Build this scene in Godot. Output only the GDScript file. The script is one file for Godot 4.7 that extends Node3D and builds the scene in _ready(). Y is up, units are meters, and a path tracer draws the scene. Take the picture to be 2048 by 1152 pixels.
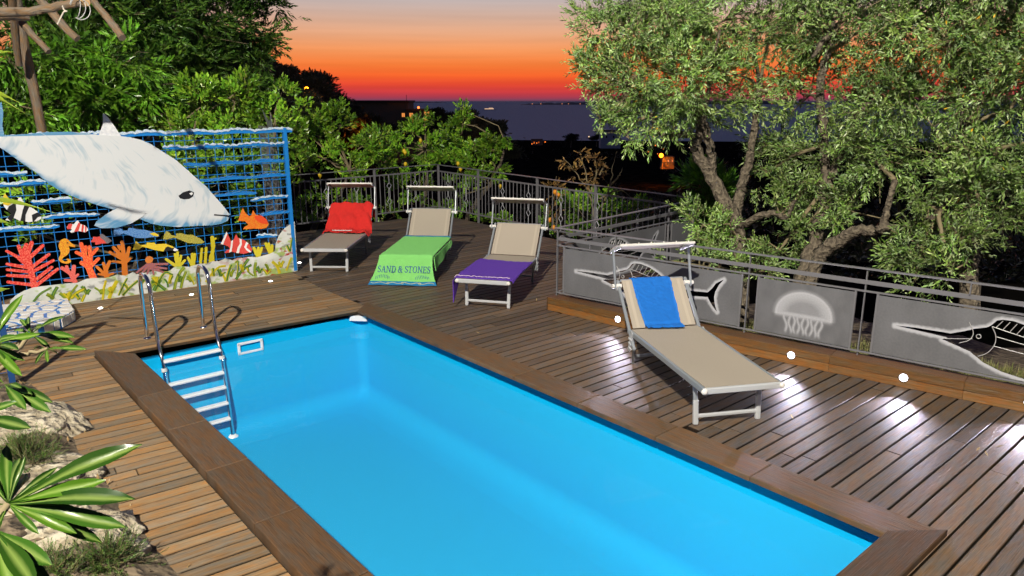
extends Node3D
# A hillside pool terrace at dusk. Lengths in metres, y up, deck top at y = 0.

var M := {}
var names := {}
var E1 := Vector3(0.6534, 0, 0.757)      # along the pool, towards the near end
var E2 := Vector3(0.757, 0, -0.6534)     # across the pool, towards the fence
var PO := Vector3(-1.734, 0, -8.38)      # far right inner corner of the pool coping

# ---------------------------------------------------------------- helpers
func pool(a: float, b: float, y := 0.0) -> Vector3:
	return PO + E1 * a + E2 * b + Vector3(0, y, 0)

func pl(a: Array) -> PackedVector2Array:
	var out := PackedVector2Array()
	for i in range(0, a.size(), 2):
		out.append(Vector2(a[i], a[i + 1]))
	return out

func lin(r: float, g: float, b: float) -> Color:
	return Color(r, g, b).linear_to_srgb()

func numbered(called: String) -> String:
	if not names.has(called):
		names[called] = 0
		return called
	names[called] += 1
	return "%s_%03d" % [called, names[called]]

func thing(called: String, label: String, category: String, at := Vector3.ZERO, turn := 0.0, group := "") -> Node3D:
	var o := Node3D.new()
	o.name = numbered(called)
	add_child(o)
	o.position = at
	o.rotation.y = turn
	tag(o, label, category, group)
	return o

func tag(o: Node, label: String, category: String, group := "") -> void:
	o.set_meta("label", label)
	o.set_meta("category", category)
	if group != "":
		o.set_meta("group", group)

func struct(called: String, label := "") -> Node3D:
	var o := Node3D.new()
	o.name = numbered(called)
	add_child(o)
	o.set_meta("kind", "structure")
	if label != "":
		o.set_meta("label", label)
	return o

func begin() -> SurfaceTool:
	var st := SurfaceTool.new()
	st.begin(Mesh.PRIMITIVE_TRIANGLES)
	st.set_uv(Vector2.ZERO)
	return st

func done(st: SurfaceTool, smooth := true) -> ArrayMesh:
	if smooth:
		st.index()
	st.generate_normals()
	return st.commit()

func put(called: String, mesh: Mesh, mat: Material, parent: Node, at := Transform3D.IDENTITY) -> MeshInstance3D:
	var o := MeshInstance3D.new()
	o.mesh = mesh
	o.material_override = mat
	o.transform = at
	if parent == self:
		o.name = numbered(called)
		add_child(o)
	else:
		var n := 0
		var nm := called
		while parent.has_node(nm):
			n += 1
			nm = "%s_%03d" % [called, n]
		o.name = nm
		parent.add_child(o)
	return o

func tri(st: SurfaceTool, a: Vector3, b: Vector3, c: Vector3) -> void:
	st.add_vertex(a); st.add_vertex(b); st.add_vertex(c)

func quad(st: SurfaceTool, a: Vector3, b: Vector3, c: Vector3, d: Vector3) -> void:
	tri(st, a, b, c); tri(st, a, c, d)

func hard(st: SurfaceTool) -> void:
	st.set_smooth_group(-1)

# a box with chamfered edges; x places its centre and axes
func box(st: SurfaceTool, x: Transform3D, size: Vector3, bevel := 0.003) -> void:
	st.set_smooth_group(-1)
	var h := size * 0.5
	var b := minf(bevel, minf(h.x, minf(h.y, h.z)) * 0.6)
	var v := {}
	for sx in [-1, 1]:
		for sy in [-1, 1]:
			for sz in [-1, 1]:
				var k := Vector3(sx, sy, sz)
				v[[k, 0]] = x * Vector3(sx * h.x, sy * (h.y - b), sz * (h.z - b))
				v[[k, 1]] = x * Vector3(sx * (h.x - b), sy * h.y, sz * (h.z - b))
				v[[k, 2]] = x * Vector3(sx * (h.x - b), sy * (h.y - b), sz * h.z)
	var c := x.origin
	for ax in 3:
		var u := (ax + 1) % 3
		var w := (ax + 2) % 3
		for s in [-1, 1]:
			var ring := []
			for q in [[-1, -1], [1, -1], [1, 1], [-1, 1]]:
				var k := Vector3()
				k[ax] = s; k[u] = q[0]; k[w] = q[1]
				ring.append(v[[k, ax]])
			outq(st, ring, c)
		for su in [-1, 1]:
			for sw in [-1, 1]:
				var k1 := Vector3(); var k2 := Vector3()
				k1[ax] = -1; k1[u] = su; k1[w] = sw
				k2[ax] = 1; k2[u] = su; k2[w] = sw
				outq(st, [v[[k1, u]], v[[k2, u]], v[[k2, w]], v[[k1, w]]], c)
	for sx in [-1, 1]:
		for sy in [-1, 1]:
			for sz in [-1, 1]:
				var k := Vector3(sx, sy, sz)
				outt(st, v[[k, 0]], v[[k, 1]], v[[k, 2]], c)

func outt(st: SurfaceTool, a: Vector3, b: Vector3, c: Vector3, mid: Vector3) -> void:
	if (b - a).cross(c - a).dot((a + b + c) / 3.0 - mid) > 0:
		tri(st, a, c, b)
	else:
		tri(st, a, b, c)

func outq(st: SurfaceTool, r: Array, mid: Vector3) -> void:
	outt(st, r[0], r[1], r[2], mid)
	outt(st, r[0], r[2], r[3], mid)

func frame(a: Vector3, b: Vector3, up := Vector3.UP) -> Transform3D:
	var z := (b - a).normalized()
	if absf(z.dot(up)) > 0.99:
		up = Vector3.RIGHT
	var xx := up.cross(z).normalized()
	return Transform3D(Basis(xx, z.cross(xx), z), (a + b) * 0.5)

# a square bar from a to b
func bar(st: SurfaceTool, a: Vector3, b: Vector3, w: float, h: float, bevel := 0.002, up := Vector3.UP) -> void:
	box(st, frame(a, b, up), Vector3(w, h, a.distance_to(b)), bevel)

func tube(st: SurfaceTool, pts: Array, rad: Array, sides := 8, caps := true) -> void:
	st.set_smooth_group(0)
	var n := pts.size()
	var rings := []
	var prev := Vector3.ZERO
	for i in n:
		var t: Vector3 = (pts[mini(i + 1, n - 1)] - pts[maxi(i - 1, 0)]).normalized()
		var x := prev
		if i == 0:
			x = t.cross(Vector3.UP if absf(t.y) < 0.9 else Vector3.RIGHT).normalized()
		x = (x - t * x.dot(t)).normalized()
		prev = x
		var y := t.cross(x)
		var r: float = rad[mini(i, rad.size() - 1)]
		var ring := []
		for s in sides:
			var a := TAU * s / sides
			ring.append(pts[i] + (x * cos(a) + y * sin(a)) * r)
		rings.append(ring)
	var acc := 0.0
	for i in n - 1:
		var l: float = pts[i].distance_to(pts[i + 1])
		for s in sides:
			var s2 := (s + 1) % sides
			var u0 := float(s) / sides
			var u1 := float(s + 1) / sides
			st.set_uv(Vector2(acc, u0)); st.add_vertex(rings[i][s])
			st.set_uv(Vector2(acc, u1)); st.add_vertex(rings[i][s2])
			st.set_uv(Vector2(acc + l, u1)); st.add_vertex(rings[i + 1][s2])
			st.set_uv(Vector2(acc, u0)); st.add_vertex(rings[i][s])
			st.set_uv(Vector2(acc + l, u1)); st.add_vertex(rings[i + 1][s2])
			st.set_uv(Vector2(acc + l, u0)); st.add_vertex(rings[i + 1][s])
		acc += l
	if caps:
		st.set_smooth_group(-1)
		for s in range(1, sides - 1):
			tri(st, rings[0][0], rings[0][s + 1], rings[0][s])
			tri(st, rings[n - 1][0], rings[n - 1][s], rings[n - 1][s + 1])

func arc_pts(pts: Array, radius: float, steps := 5) -> Array:
	# rounds the inner corners of a polyline
	var out := [pts[0]]
	for i in range(1, pts.size() - 1):
		var p: Vector3 = pts[i]
		var da: Vector3 = (pts[i - 1] - p)
		var db: Vector3 = (pts[i + 1] - p)
		var r := minf(radius, minf(da.length(), db.length()) * 0.49)
		var a := p + da.normalized() * r
		var b := p + db.normalized() * r
		for k in steps + 1:
			var t := float(k) / steps
			out.append(a.lerp(p, t).lerp(p.lerp(b, t), t))
	out.append(pts[-1])
	return out

func sphere(st: SurfaceTool, c: Vector3, r: Vector3, seg := 10, ringn := 6) -> void:
	st.set_smooth_group(0)
	for i in ringn:
		for j in seg:
			var p := []
			for q in [[0, 0], [1, 0], [1, 1], [0, 1]]:
				var a: float = PI * (i + q[0]) / ringn
				var b: float = TAU * ((j + q[1]) % seg) / seg
				p.append(c + Vector3(sin(a) * cos(b), cos(a), sin(a) * sin(b)) * r)
			if i > 0:
				tri(st, p[0], p[3], p[2])
			if i < ringn - 1:
				tri(st, p[0], p[2], p[1])

# a flat sheet cut to poly (x right, y up in x's plane), front face at z = +th/2
func sheet(st: SurfaceTool, poly: PackedVector2Array, th: float, x := Transform3D.IDENTITY, uvs := Vector2.ONE, uvo := Vector2.ZERO) -> void:
	if Geometry2D.is_polygon_clockwise(poly):
		poly = poly.duplicate()
		poly.reverse()
	var ix := Geometry2D.triangulate_polygon(poly)
	st.set_smooth_group(-1)
	for k in range(0, ix.size(), 3):
		var a := poly[ix[k]]; var b := poly[ix[k + 1]]; var c := poly[ix[k + 2]]
		if (b - a).cross(c - a) > 0:
			var t := b
			b = c
			c = t
		for p in [a, b, c]:
			st.set_uv(Vector2(p.x, 1.0 - p.y) * uvs + uvo)
			st.add_vertex(x * Vector3(p.x, p.y, th * 0.5))
		for p in [a, c, b]:
			st.set_uv(Vector2(p.x, 1.0 - p.y) * uvs + uvo)
			st.add_vertex(x * Vector3(p.x, p.y, -th * 0.5))
	for i in poly.size():
		var p := poly[i]
		var q := poly[(i + 1) % poly.size()]
		st.set_uv(Vector2(p.x, 1.0 - p.y) * uvs + uvo)
		quad(st, x * Vector3(p.x, p.y, th * 0.5), x * Vector3(q.x, q.y, th * 0.5), x * Vector3(q.x, q.y, -th * 0.5), x * Vector3(p.x, p.y, -th * 0.5))

func smooth_poly(p: PackedVector2Array, rounds := 1) -> PackedVector2Array:
	for r in rounds:
		var o := PackedVector2Array()
		for i in p.size():
			var a := p[i]
			var b := p[(i + 1) % p.size()]
			o.append(a.lerp(b, 0.22)); o.append(a.lerp(b, 0.78))
		p = o
	return p

func joined(list: Array) -> Array:
	# union of strokes [x1, y1, x2, y2, width], each tapering and round at its end
	var all := []
	for s in list:
		var a := Vector2(s[0], s[1]); var b := Vector2(s[2], s[3])
		var d := (b - a).normalized()
		var n: Vector2 = Vector2(-d.y, d.x) * s[4] * 0.5
		var pts := PackedVector2Array([a - n - d * s[4] * 0.3, a + n - d * s[4] * 0.3])
		for k in 7:
			var an := PI * 0.5 - PI * k / 6.0
			pts.append(b + d * cos(an) * s[4] * 0.4 + n * sin(an) * 0.84)
		var cur := [pts]
		var i := 0
		while i < all.size():
			var m := Geometry2D.merge_polygons(all[i], cur[0])
			if m.size() == 1:
				cur = [m[0]]
				all.remove_at(i)
				i = 0
			else:
				var outer := []
				for q in m:
					if not Geometry2D.is_polygon_clockwise(q):
						outer.append(q)
				if outer.size() == 1:
					cur = [outer[0]]
					all.remove_at(i)
					i = 0
				else:
					i += 1
		all.append(cur[0])
	return all

# cloth or sling: f(u, v) -> Vector3, nu by nv cells, th thick
func cloth(f: Callable, nu: int, nv: int, th: float, us := 1.0, vs := 1.0) -> ArrayMesh:
	var st := begin()
	st.set_smooth_group(0)
	var top := []
	var low := []
	for i in nu + 1:
		var a := []; var b := []
		for j in nv + 1:
			var u := float(i) / nu; var v := float(j) / nv
			var p: Vector3 = f.call(u, v)
			var du: Vector3 = f.call(minf(u + 0.01, 1.0), v) - f.call(maxf(u - 0.01, 0.0), v)
			var dv: Vector3 = f.call(u, minf(v + 0.01, 1.0)) - f.call(u, maxf(v - 0.01, 0.0))
			var n: Vector3 = dv.cross(du).normalized()
			a.append(p + n * th * 0.5); b.append(p - n * th * 0.5)
		top.append(a); low.append(b)
	for i in nu:
		for j in nv:
			var uv := [Vector2(i, j), Vector2(i + 1, j), Vector2(i + 1, j + 1), Vector2(i, j + 1)]
			for g in [[top, [0, 1, 2, 0, 2, 3]], [low, [0, 2, 1, 0, 3, 2]]]:
				for k in g[1]:
					var w: Vector2 = uv[k]
					st.set_uv(Vector2(w.x / nu * us, w.y / nv * vs))
					st.add_vertex(g[0][int(w.x)][int(w.y)])
	st.set_smooth_group(-1)
	for i in nu:
		for e in [0, nv]:
			quad(st, top[i][e], top[i + 1][e], low[i + 1][e], low[i][e])
	for j in nv:
		for e in [0, nu]:
			quad(st, top[e][j], top[e][j + 1], low[e][j + 1], low[e][j])
	return done(st)

# ---------------------------------------------------------------- materials
func mat(c: Color, rough := 0.6, metal := 0.0) -> StandardMaterial3D:
	var m := StandardMaterial3D.new()
	m.albedo_color = c
	m.roughness = rough
	m.metallic = metal
	return m

func noise(freq: float, sd: int, oct := 4) -> FastNoiseLite:
	var n := FastNoiseLite.new()
	n.seed = sd
	n.noise_type = FastNoiseLite.TYPE_SIMPLEX_SMOOTH
	n.frequency = freq
	n.fractal_type = FastNoiseLite.FRACTAL_FBM
	n.fractal_octaves = oct
	return n

func ntex(freq: float, sd: int, lo: Color, hi: Color, size := 256, oct := 5) -> NoiseTexture2D:
	var t := NoiseTexture2D.new()
	t.width = size
	t.height = size
	t.seamless = true
	t.noise = noise(freq, sd, oct)
	var g := Gradient.new()
	g.set_color(0, lo)
	g.set_color(1, hi)
	g.set_offset(0, 0.25)
	g.set_offset(1, 0.75)
	t.color_ramp = g
	return t

func rough_mat(lo: Color, hi: Color, freq: float, scale: float, rough: float, relief: float, sd: int) -> StandardMaterial3D:
	var m := mat(Color.WHITE, rough)
	m.albedo_texture = ntex(freq, sd, lo, hi)
	m.uv1_triplanar = true
	m.uv1_scale = Vector3.ONE * scale
	if relief > 0.0:
		m.heightmap_enabled = true
		m.heightmap_texture = ntex(freq, sd, Color.BLACK, Color.WHITE)
		m.heightmap_scale = relief
	return m

func wood_images() -> Array:
	# 2 m along the grain by 0.5 m across; repeats along the grain only
	var w := 2048; var h := 512
	var a := Image.create_empty(w, h, false, Image.FORMAT_RGB8)
	var b := Image.create_empty(w, h, false, Image.FORMAT_L8)
	var fine := noise(1.0, 11, 3)
	var wide := noise(1.0, 23, 4)
	var streak := noise(1.0, 37, 3)
	for x in w:
		var an := TAU * x / w
		var cx := cos(an); var cy := sin(an)
		for y in h:
			var v := float(y) / h
			var g := fine.get_noise_3d(cx * 1.1, cy * 1.1, v * 95.0)
			var p := wide.get_noise_3d(cx * 1.6, cy * 1.6, v * 9.0)
			var s := streak.get_noise_3d(cx * 2.6, cy * 2.6, v * 30.0)
			var val := clampf(0.76 + g * 0.34 + s * 0.14, 0.25, 1.15)
			var o := clampf(0.5 + p * 1.3 + s * 0.4, 0.0, 1.0)
			var c := Color(0.84, 0.82, 0.8).lerp(Color(1.0, 0.72, 0.46), o) * (val * 0.95)
			a.set_pixel(x, y, Color(minf(c.r, 1), minf(c.g, 1), minf(c.b, 1)).linear_to_srgb())
			b.set_pixel(x, y, Color.from_hsv(0, 0, clampf(0.55 + g * 0.6 + s * 0.25, 0, 1)))
	return [ImageTexture.create_from_image(a), ImageTexture.create_from_image(b)]

func wood_mat(t: Array, rough: float, relief := 0.25) -> StandardMaterial3D:
	var m := mat(Color.WHITE, rough)
	m.albedo_texture = t[0]
	m.vertex_color_use_as_albedo = true
	m.heightmap_enabled = true
	m.heightmap_texture = t[1]
	m.heightmap_scale = relief
	m.metallic_specular = 0.36
	return m

func make_materials() -> void:
	var wt := wood_images()
	M.deck_left = wood_mat(wt, 0.62)
	M.deck_right = wood_mat(wt, 0.5)
	M.coping = wood_mat(wt, 0.56, 0.3)
	M.kerb = wood_mat(wt, 0.4)
	M.steel = mat(lin(0.19, 0.19, 0.205), 0.38, 0.2)
	M.steel_wire = mat(lin(0.5, 0.5, 0.5), 0.4, 0.3)
	M.alu = mat(lin(0.4, 0.44, 0.47), 0.34, 0.5)
	M.alu_pale = mat(lin(0.56, 0.58, 0.6), 0.4, 0.25)
	M.alu_dark = mat(lin(0.42, 0.43, 0.46), 0.38, 0.2)
	M.plastic = mat(lin(0.72, 0.7, 0.66), 0.35)
	M.chrome = mat(lin(0.8, 0.8, 0.8), 0.1, 1.0)
	M.white = mat(lin(0.74, 0.74, 0.74), 0.35)
	M.blue_paint = mat(lin(0.012, 0.2, 0.6), 0.35)
	M.navy_paint = mat(lin(0.012, 0.06, 0.2), 0.4)
	M.sling = sling_mat()
	M.hem = mat(lin(0.43, 0.375, 0.3), 0.8)
	M.liner = mat(lin(0.0005, 0.335, 0.64), 0.7)
	M.liner.metallic_specular = 0.2
	M.rim = mat(lin(0.006, 0.33, 0.74), 0.3)
	M.water = water_mat()
	M.dark = mat(lin(0.02, 0.018, 0.016), 0.9)
	M.soil = rough_mat(lin(0.05, 0.038, 0.024), lin(0.26, 0.2, 0.13), 0.03, 0.9, 0.95, 3.0, 5)
	M.rock = rough_mat(lin(0.3, 0.25, 0.165), lin(0.62, 0.56, 0.43), 0.02, 1.4, 0.95, 4.0, 6)
	M.bark = rough_mat(lin(0.07, 0.055, 0.04), lin(0.24, 0.2, 0.14), 0.03, 2.2, 0.95, 3.0, 7)
	M.pole = wood_mat(wt, 0.85, 0.9)
	M.pole.vertex_color_use_as_albedo = false
	M.pole.albedo_color = lin(0.36, 0.31, 0.25)
	M.pole.uv1_scale = Vector3(0.6, 0.55, 1)
	M.twig = mat(lin(0.22, 0.18, 0.1), 0.9)
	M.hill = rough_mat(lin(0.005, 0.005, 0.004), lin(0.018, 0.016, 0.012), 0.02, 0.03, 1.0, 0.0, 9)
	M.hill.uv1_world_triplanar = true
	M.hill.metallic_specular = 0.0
	M.olive = leaf_mat(0.42, 0.12)
	M.citrus = leaf_mat(0.34, 0.2)
	M.dark_leaf = leaf_mat(0.42, 0.1)
	M.glossy_leaf = leaf_mat(0.27, 0.05)
	M.glossy_leaf.metallic_specular = 0.3
	M.lemon = mat(lin(0.78, 0.55, 0.02), 0.45)

func leaf_mat(rough: float, through: float) -> StandardMaterial3D:
	var m := mat(Color.WHITE, rough)
	m.vertex_color_use_as_albedo = true
	m.backlight_enabled = true
	m.backlight = Color(through, through, through)
	return m

func sling_mat() -> StandardMaterial3D:
	var im := Image.create_empty(64, 64, false, Image.FORMAT_RGB8)
	for x in 64:
		for y in 64:
			var over := (x / 8 + y / 8) % 2 == 0
			var k := sin(PI * (x % 8 + 0.5) / 8.0) if over else sin(PI * (y % 8 + 0.5) / 8.0)
			var c := Color(0.42, 0.365, 0.295) * (0.72 + 0.28 * k)
			im.set_pixel(x, y, Color(c.r, c.g, c.b).linear_to_srgb())
	var m := mat(Color.WHITE, 0.7)
	m.albedo_texture = ImageTexture.create_from_image(im)
	m.uv1_scale = Vector3(40, 40, 1)
	return m

func water_mat() -> StandardMaterial3D:
	var m := mat(Color(0.8, 0.95, 1.0, 0.03), 0.02)
	m.transparency = BaseMaterial3D.TRANSPARENCY_ALPHA
	var t := NoiseTexture2D.new()
	t.width = 512
	t.height = 512
	t.seamless = true
	t.as_normal_map = true
	t.bump_strength = 1.2
	t.noise = noise(0.008, 3, 3)
	m.normal_enabled = true
	m.normal_texture = t
	m.normal_scale = 0.26
	m.metallic_specular = 0.22
	return m

func terry(c: Color, sd: int) -> StandardMaterial3D:
	var m := mat(c, 0.95)
	m.heightmap_enabled = true
	m.heightmap_texture = ntex(0.09, sd, Color.BLACK, Color.WHITE, 256, 3)
	m.heightmap_scale = 0.4
	m.uv1_scale = Vector3(3, 3, 1)
	m.rim_enabled = true
	m.rim = 0.4
	m.rim_tint = 1.0
	return m

func speckle(lo: Color, hi: Color, sd: int, freq := 0.05, scale := 2.5) -> StandardMaterial3D:
	var m := mat(Color.WHITE, 0.45)
	m.albedo_texture = ntex(freq, sd, lo, hi, 256, 4)
	m.uv1_triplanar = true
	m.uv1_scale = Vector3.ONE * scale
	return m

func glow(c: Color, e: float) -> StandardMaterial3D:
	var m := mat(Color.BLACK, 0.5)
	m.emission_enabled = true
	m.emission = c
	m.emission_energy_multiplier = e
	return m

# ---------------------------------------------------------------- the scene
func _ready() -> void:
	# camera
	var cam := Camera3D.new()
	cam.name = "camera"
	cam.position = Vector3(0, 2.5, 0)
	cam.rotation_degrees = Vector3(-14.4155, 0, 0)
	cam.fov = 43.195
	cam.near = 0.05
	cam.far = 120000.0
	add_child(cam)
	cam.current = true
	# sky and exposure
	var env := Environment.new()
	env.background_mode = Environment.BG_SKY
	env.sky = Sky.new()
	env.sky.sky_material = dusk_sky()
	env.background_energy_multiplier = 1.0
	env.tonemap_mode = Environment.TONE_MAPPER_LINEAR
	env.tonemap_exposure = 1.0
	env.sdfgi_enabled = true
	env.ssao_enabled = true
	env.ssil_enabled = true
	var we := WorldEnvironment.new()
	we.name = "world_environment"
	we.environment = env
	add_child(we)
	# the last of the daylight, from just above the sea
	var sun := DirectionalLight3D.new()
	sun.name = "afterglow"
	sun.light_energy = 0.02
	sun.light_color = Color(1.0, 0.5, 0.3)
	sun.light_angular_distance = 12.0
	sun.shadow_enabled = true
	sun.rotation_degrees = Vector3(-3.0, 176.0, 0)
	sun.sky_mode = DirectionalLight3D.SKY_MODE_LIGHT_ONLY
	add_child(sun)
	make_materials()
	# the garden floodlight, high on a post behind the viewer
	floodlight(Vector3(-2.9, 11.5, 6.0), Vector3(0.0, 0.0, -11.0), 500.0)
	landscape()
	decks()
	swimming_pool()
	kerb_and_lamps()
	fences()
	dolphin_panel()
	stone_step()
	ladder()
	loungers()
	garden_bed()
	pergola()
	trees()
	far_places()
	litter()

func dusk_sky() -> PanoramaSkyMaterial:
	var w := 512; var h := 2048
	var stops := [[0.0, 105, 70, 95], [0.25, 165, 60, 80], [0.65, 205, 62, 66], [1.2, 230, 74, 50], [1.85, 246, 102, 45], [2.6, 249, 126, 58], [3.6, 246, 152, 92], [4.8, 234, 170, 130], [6.0, 212, 174, 154], [7.2, 194, 180, 178], [8.0, 182, 182, 190], [12.0, 140, 150, 174], [20.0, 96, 108, 140], [35.0, 60, 70, 100], [60.0, 38, 46, 74], [90.0, 30, 37, 62]]
	var back := [[0.0, 62, 60, 82], [3.0, 84, 76, 96], [8.0, 84, 84, 108], [20.0, 62, 68, 98], [45.0, 42, 50, 80], [90.0, 30, 37, 62]]
	var im := Image.create_empty(w, h, false, Image.FORMAT_RGBF)
	var nz := noise(1.0, 4, 4)
	for y in h:
		var el := 90.0 - (y + 0.5) * 180.0 / h
		var a := ramp(stops, el)
		var b := ramp(back, el)
		for x in w:
			var az := (float(x) + 0.5) / w * TAU + 0.05
			var k := pow(0.5 + 0.5 * cos(az), 2.0)
			var c := b.lerp(a, k)
			if el > 0.0 and el < 12.0:
				var n := nz.get_noise_3d(cos(az) * 2.5, sin(az) * 2.5, el * 2.4)
				c = c * (1.0 + n * 0.16 * (1.0 - el / 12.0))
			im.set_pixel(x, y, c)
	var m := PanoramaSkyMaterial.new()
	m.panorama = ImageTexture.create_from_image(im)
	return m

func ramp(stops: Array, el: float) -> Color:
	if el <= 0.0:
		return Color(0.03, 0.03, 0.045)
	for i in range(1, stops.size()):
		if el <= stops[i][0]:
			var p: Array = stops[i - 1]; var q: Array = stops[i]
			var t: float = (el - p[0]) / (q[0] - p[0])
			var c := Color(p[1] / 255.0, p[2] / 255.0, p[3] / 255.0).lerp(Color(q[1] / 255.0, q[2] / 255.0, q[3] / 255.0), t)
			return c.srgb_to_linear()
	return Color(0.013, 0.018, 0.045)

func floodlight(at: Vector3, towards: Vector3, e: float) -> void:
	var o := thing("floodlight", "tall dark post carrying one bright white floodlight", "floodlight", Vector3(at.x, 0, at.z + 0.25))
	var st := begin()
	tube(st, [Vector3.ZERO, Vector3(0, at.y + 0.1, 0)], [0.07, 0.05], 10)
	put("post", done(st), M.steel, o)
	var f := frame(at, towards)
	f.origin = at - o.position
	st = begin()
	box(st, Transform3D(f.basis, f.origin - f.basis.z * 0.09), Vector3(0.42, 0.32, 0.14), 0.02)
	put("housing", done(st, false), M.dark, o)
	st = begin()
	box(st, Transform3D(f.basis, f.origin), Vector3(0.36, 0.26, 0.02), 0.004)
	put("lamp_glass", done(st, false), glow(Color(1, 0.96, 0.9), 6.0), o)
	var l := SpotLight3D.new()
	l.name = "flood_lamp"
	l.light_energy = e
	l.light_color = Color(1.0, 0.965, 0.9)
	l.light_size = 0.1
	l.spot_angle = 62.0
	l.spot_range = 120.0
	l.spot_attenuation = 2.0
	l.shadow_enabled = true
	o.add_child(l)
	l.look_at_from_position(at + f.basis.z * 0.03, towards)

func table(t: Array, x: float) -> float:
	for i in range(1, t.size()):
		if x <= t[i][0]:
			var k: float = (x - t[i - 1][0]) / (t[i][0] - t[i - 1][0])
			return lerpf(t[i - 1][1], t[i][1], k)
	return t[-1][1]

func land_y(x: float, z: float) -> float:
	var d := -z
	var y := table([[-2000.0, -1.45], [17.5, -1.45], [30.0, -5.5], [60.0, -12.0], [120.0, -19.0], [200.0, -25.0], [500.0, -38.0], [900.0, -47.5], [1060.0, -50.6], [3000.0, -60.0]], d + absf(x) * 0.12)
	y += 32.0 * exp(-pow((x + 42.0) / 22.0, 2.0) - pow((z + 92.0) / 34.0, 2.0))
	if d > 25.0:
		y += 3.0 * sin(x * 0.021 + 1.0) * sin(d * 0.017) * clampf((d - 25.0) / 60.0, 0, 1) * clampf((1000.0 - d) / 200.0, 0, 1)
	return y

func landscape() -> void:
	var g := struct("hillside")
	var xs := []
	var zs := []
	for i in 61:
		var t := (i - 30) / 30.0
		xs.append(signf(t) * (40.0 * absf(t) + 2400.0 * pow(absf(t), 4.0)))
	for i in 64:
		var t := i / 63.0
		zs.append(40.0 - 110.0 * t - 1250.0 * pow(t, 4.0))
	var st := begin()
	st.set_smooth_group(0)
	for i in xs.size() - 1:
		for j in zs.size() - 1:
			var p := []
			for q in [[0, 0], [1, 0], [1, 1], [0, 1]]:
				var x: float = xs[i + q[0]]; var z: float = zs[j + q[1]]
				p.append(Vector3(x, land_y(x, z), z))
			quad(st, p[0], p[3], p[2], p[1])
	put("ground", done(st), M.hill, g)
	# the sea, out to the horizon
	var s := struct("sea")
	var sm := mat(lin(0.44, 0.56, 0.68), 0.7)
	sm.metallic_specular = 0.28
	sm.normal_enabled = true
	var nt := NoiseTexture2D.new()
	nt.width = 512; nt.height = 512; nt.seamless = true; nt.as_normal_map = true
	nt.noise = noise(0.03, 14, 4)
	nt.bump_strength = 12.0
	sm.normal_texture = nt
	sm.normal_scale = 2.0
	sm.uv1_triplanar = true
	sm.uv1_world_triplanar = true
	sm.uv1_scale = Vector3(0.006, 0.006, 0.014)
	st = begin()
	var rows := [-600.0, -1500.0, -3000.0, -7000.0, -16000.0, -40000.0, -90000.0]
	for i in rows.size() - 1:
		var a: float = rows[i]; var b: float = rows[i + 1]
		quad(st, Vector3(a * 2.2, -50, a), Vector3(b * 2.2, -50, b), Vector3(-b * 2.2, -50, b), Vector3(-a * 2.2, -50, a))
	put("water", done(st), sm, s)
	# low islands on the horizon
	var rng := RandomNumberGenerator.new()
	rng.seed = 5
	for spec in [[1040.0, 1330.0, 11000.0, 6.5], [1290.0, 1620.0, 12500.0, 9.0], [690.0, 900.0, 24000.0, 3.0]]:
		var il := struct("far_island")
		st = begin()
		var d: float = spec[2]
		var x0: float = (spec[0] - 1024.0) / 1455.0 * d * 1.0325
		var x1: float = (spec[1] - 1024.0) / 1455.0 * d * 1.0325
		var n := 36
		var nn := noise(0.11, int(d), 4)
		var prev := []
		for i in n + 1:
			var t := float(i) / n
			var x := lerpf(x0, x1, t)
			var hh: float = (0.35 + 0.65 * absf(nn.get_noise_1d(i * 1.7)) * 2.2) * spec[3] * pow(sin(PI * clampf(t, 0.02, 0.98)), 0.6) * d / 1455.0
			var ring := [Vector3(x, -51, -d + 300), Vector3(x, -50 + hh, -d), Vector3(x, -51, -d - 600)]
			if i > 0:
				quad(st, prev[0], ring[0], ring[1], prev[1])
				quad(st, prev[1], ring[1], ring[2], prev[2])
			prev = ring
		put("ridge", done(st), mat(lin(0.05, 0.05, 0.08), 1.0), il)

# ---------------------------------------------------------------- decks
func deck(called: String, regions: Array, minus: Array, origin: Vector2, ang: float, width: float, gap: float, material: Material, tones: Array, sd: int, y := 0.0) -> void:
	var g := struct(called)
	var rng := RandomNumberGenerator.new()
	rng.seed = sd
	var d := Vector2(cos(ang), sin(ang))
	var n := Vector2(-d.y, d.x)
	for i in range(-130, 131):
		var v0 := i * width
		var v1 := v0 + width - gap
		var u := -14.0 - rng.randf() * 3.0
		while u < 14.0:
			var len := rng.randf_range(3.2, 5.2)
			var strip := PackedVector2Array([origin + d * u + n * v0, origin + d * (u + len - 0.003) + n * v0, origin + d * (u + len - 0.003) + n * v1, origin + d * u + n * v1])
			u += len
			var tone: Color = tones[rng.randi() % tones.size()]
			var k := rng.randf_range(0.8, 1.15)
			var off := Vector2(rng.randf() * 2.0, rng.randf() * 0.36)
			var lift := rng.randf_range(-0.0012, 0.0012)
			var pieces := []
			for r in regions:
				pieces.append_array(Geometry2D.intersect_polygons(strip, r))
			for m in minus:
				var next := []
				for p in pieces:
					for q in Geometry2D.clip_polygons(p, m):
						if not Geometry2D.is_polygon_clockwise(q):
							next.append(q)
				pieces = next
			for p in pieces:
				if area(p) < 0.012:
					continue
				var st := begin()
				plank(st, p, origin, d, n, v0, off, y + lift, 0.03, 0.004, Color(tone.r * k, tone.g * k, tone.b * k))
				put("plank", done(st, false), material, g)

func area(p: PackedVector2Array) -> float:
	var a := 0.0
	for i in p.size():
		a += p[i].cross(p[(i + 1) % p.size()])
	return absf(a) * 0.5

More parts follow.
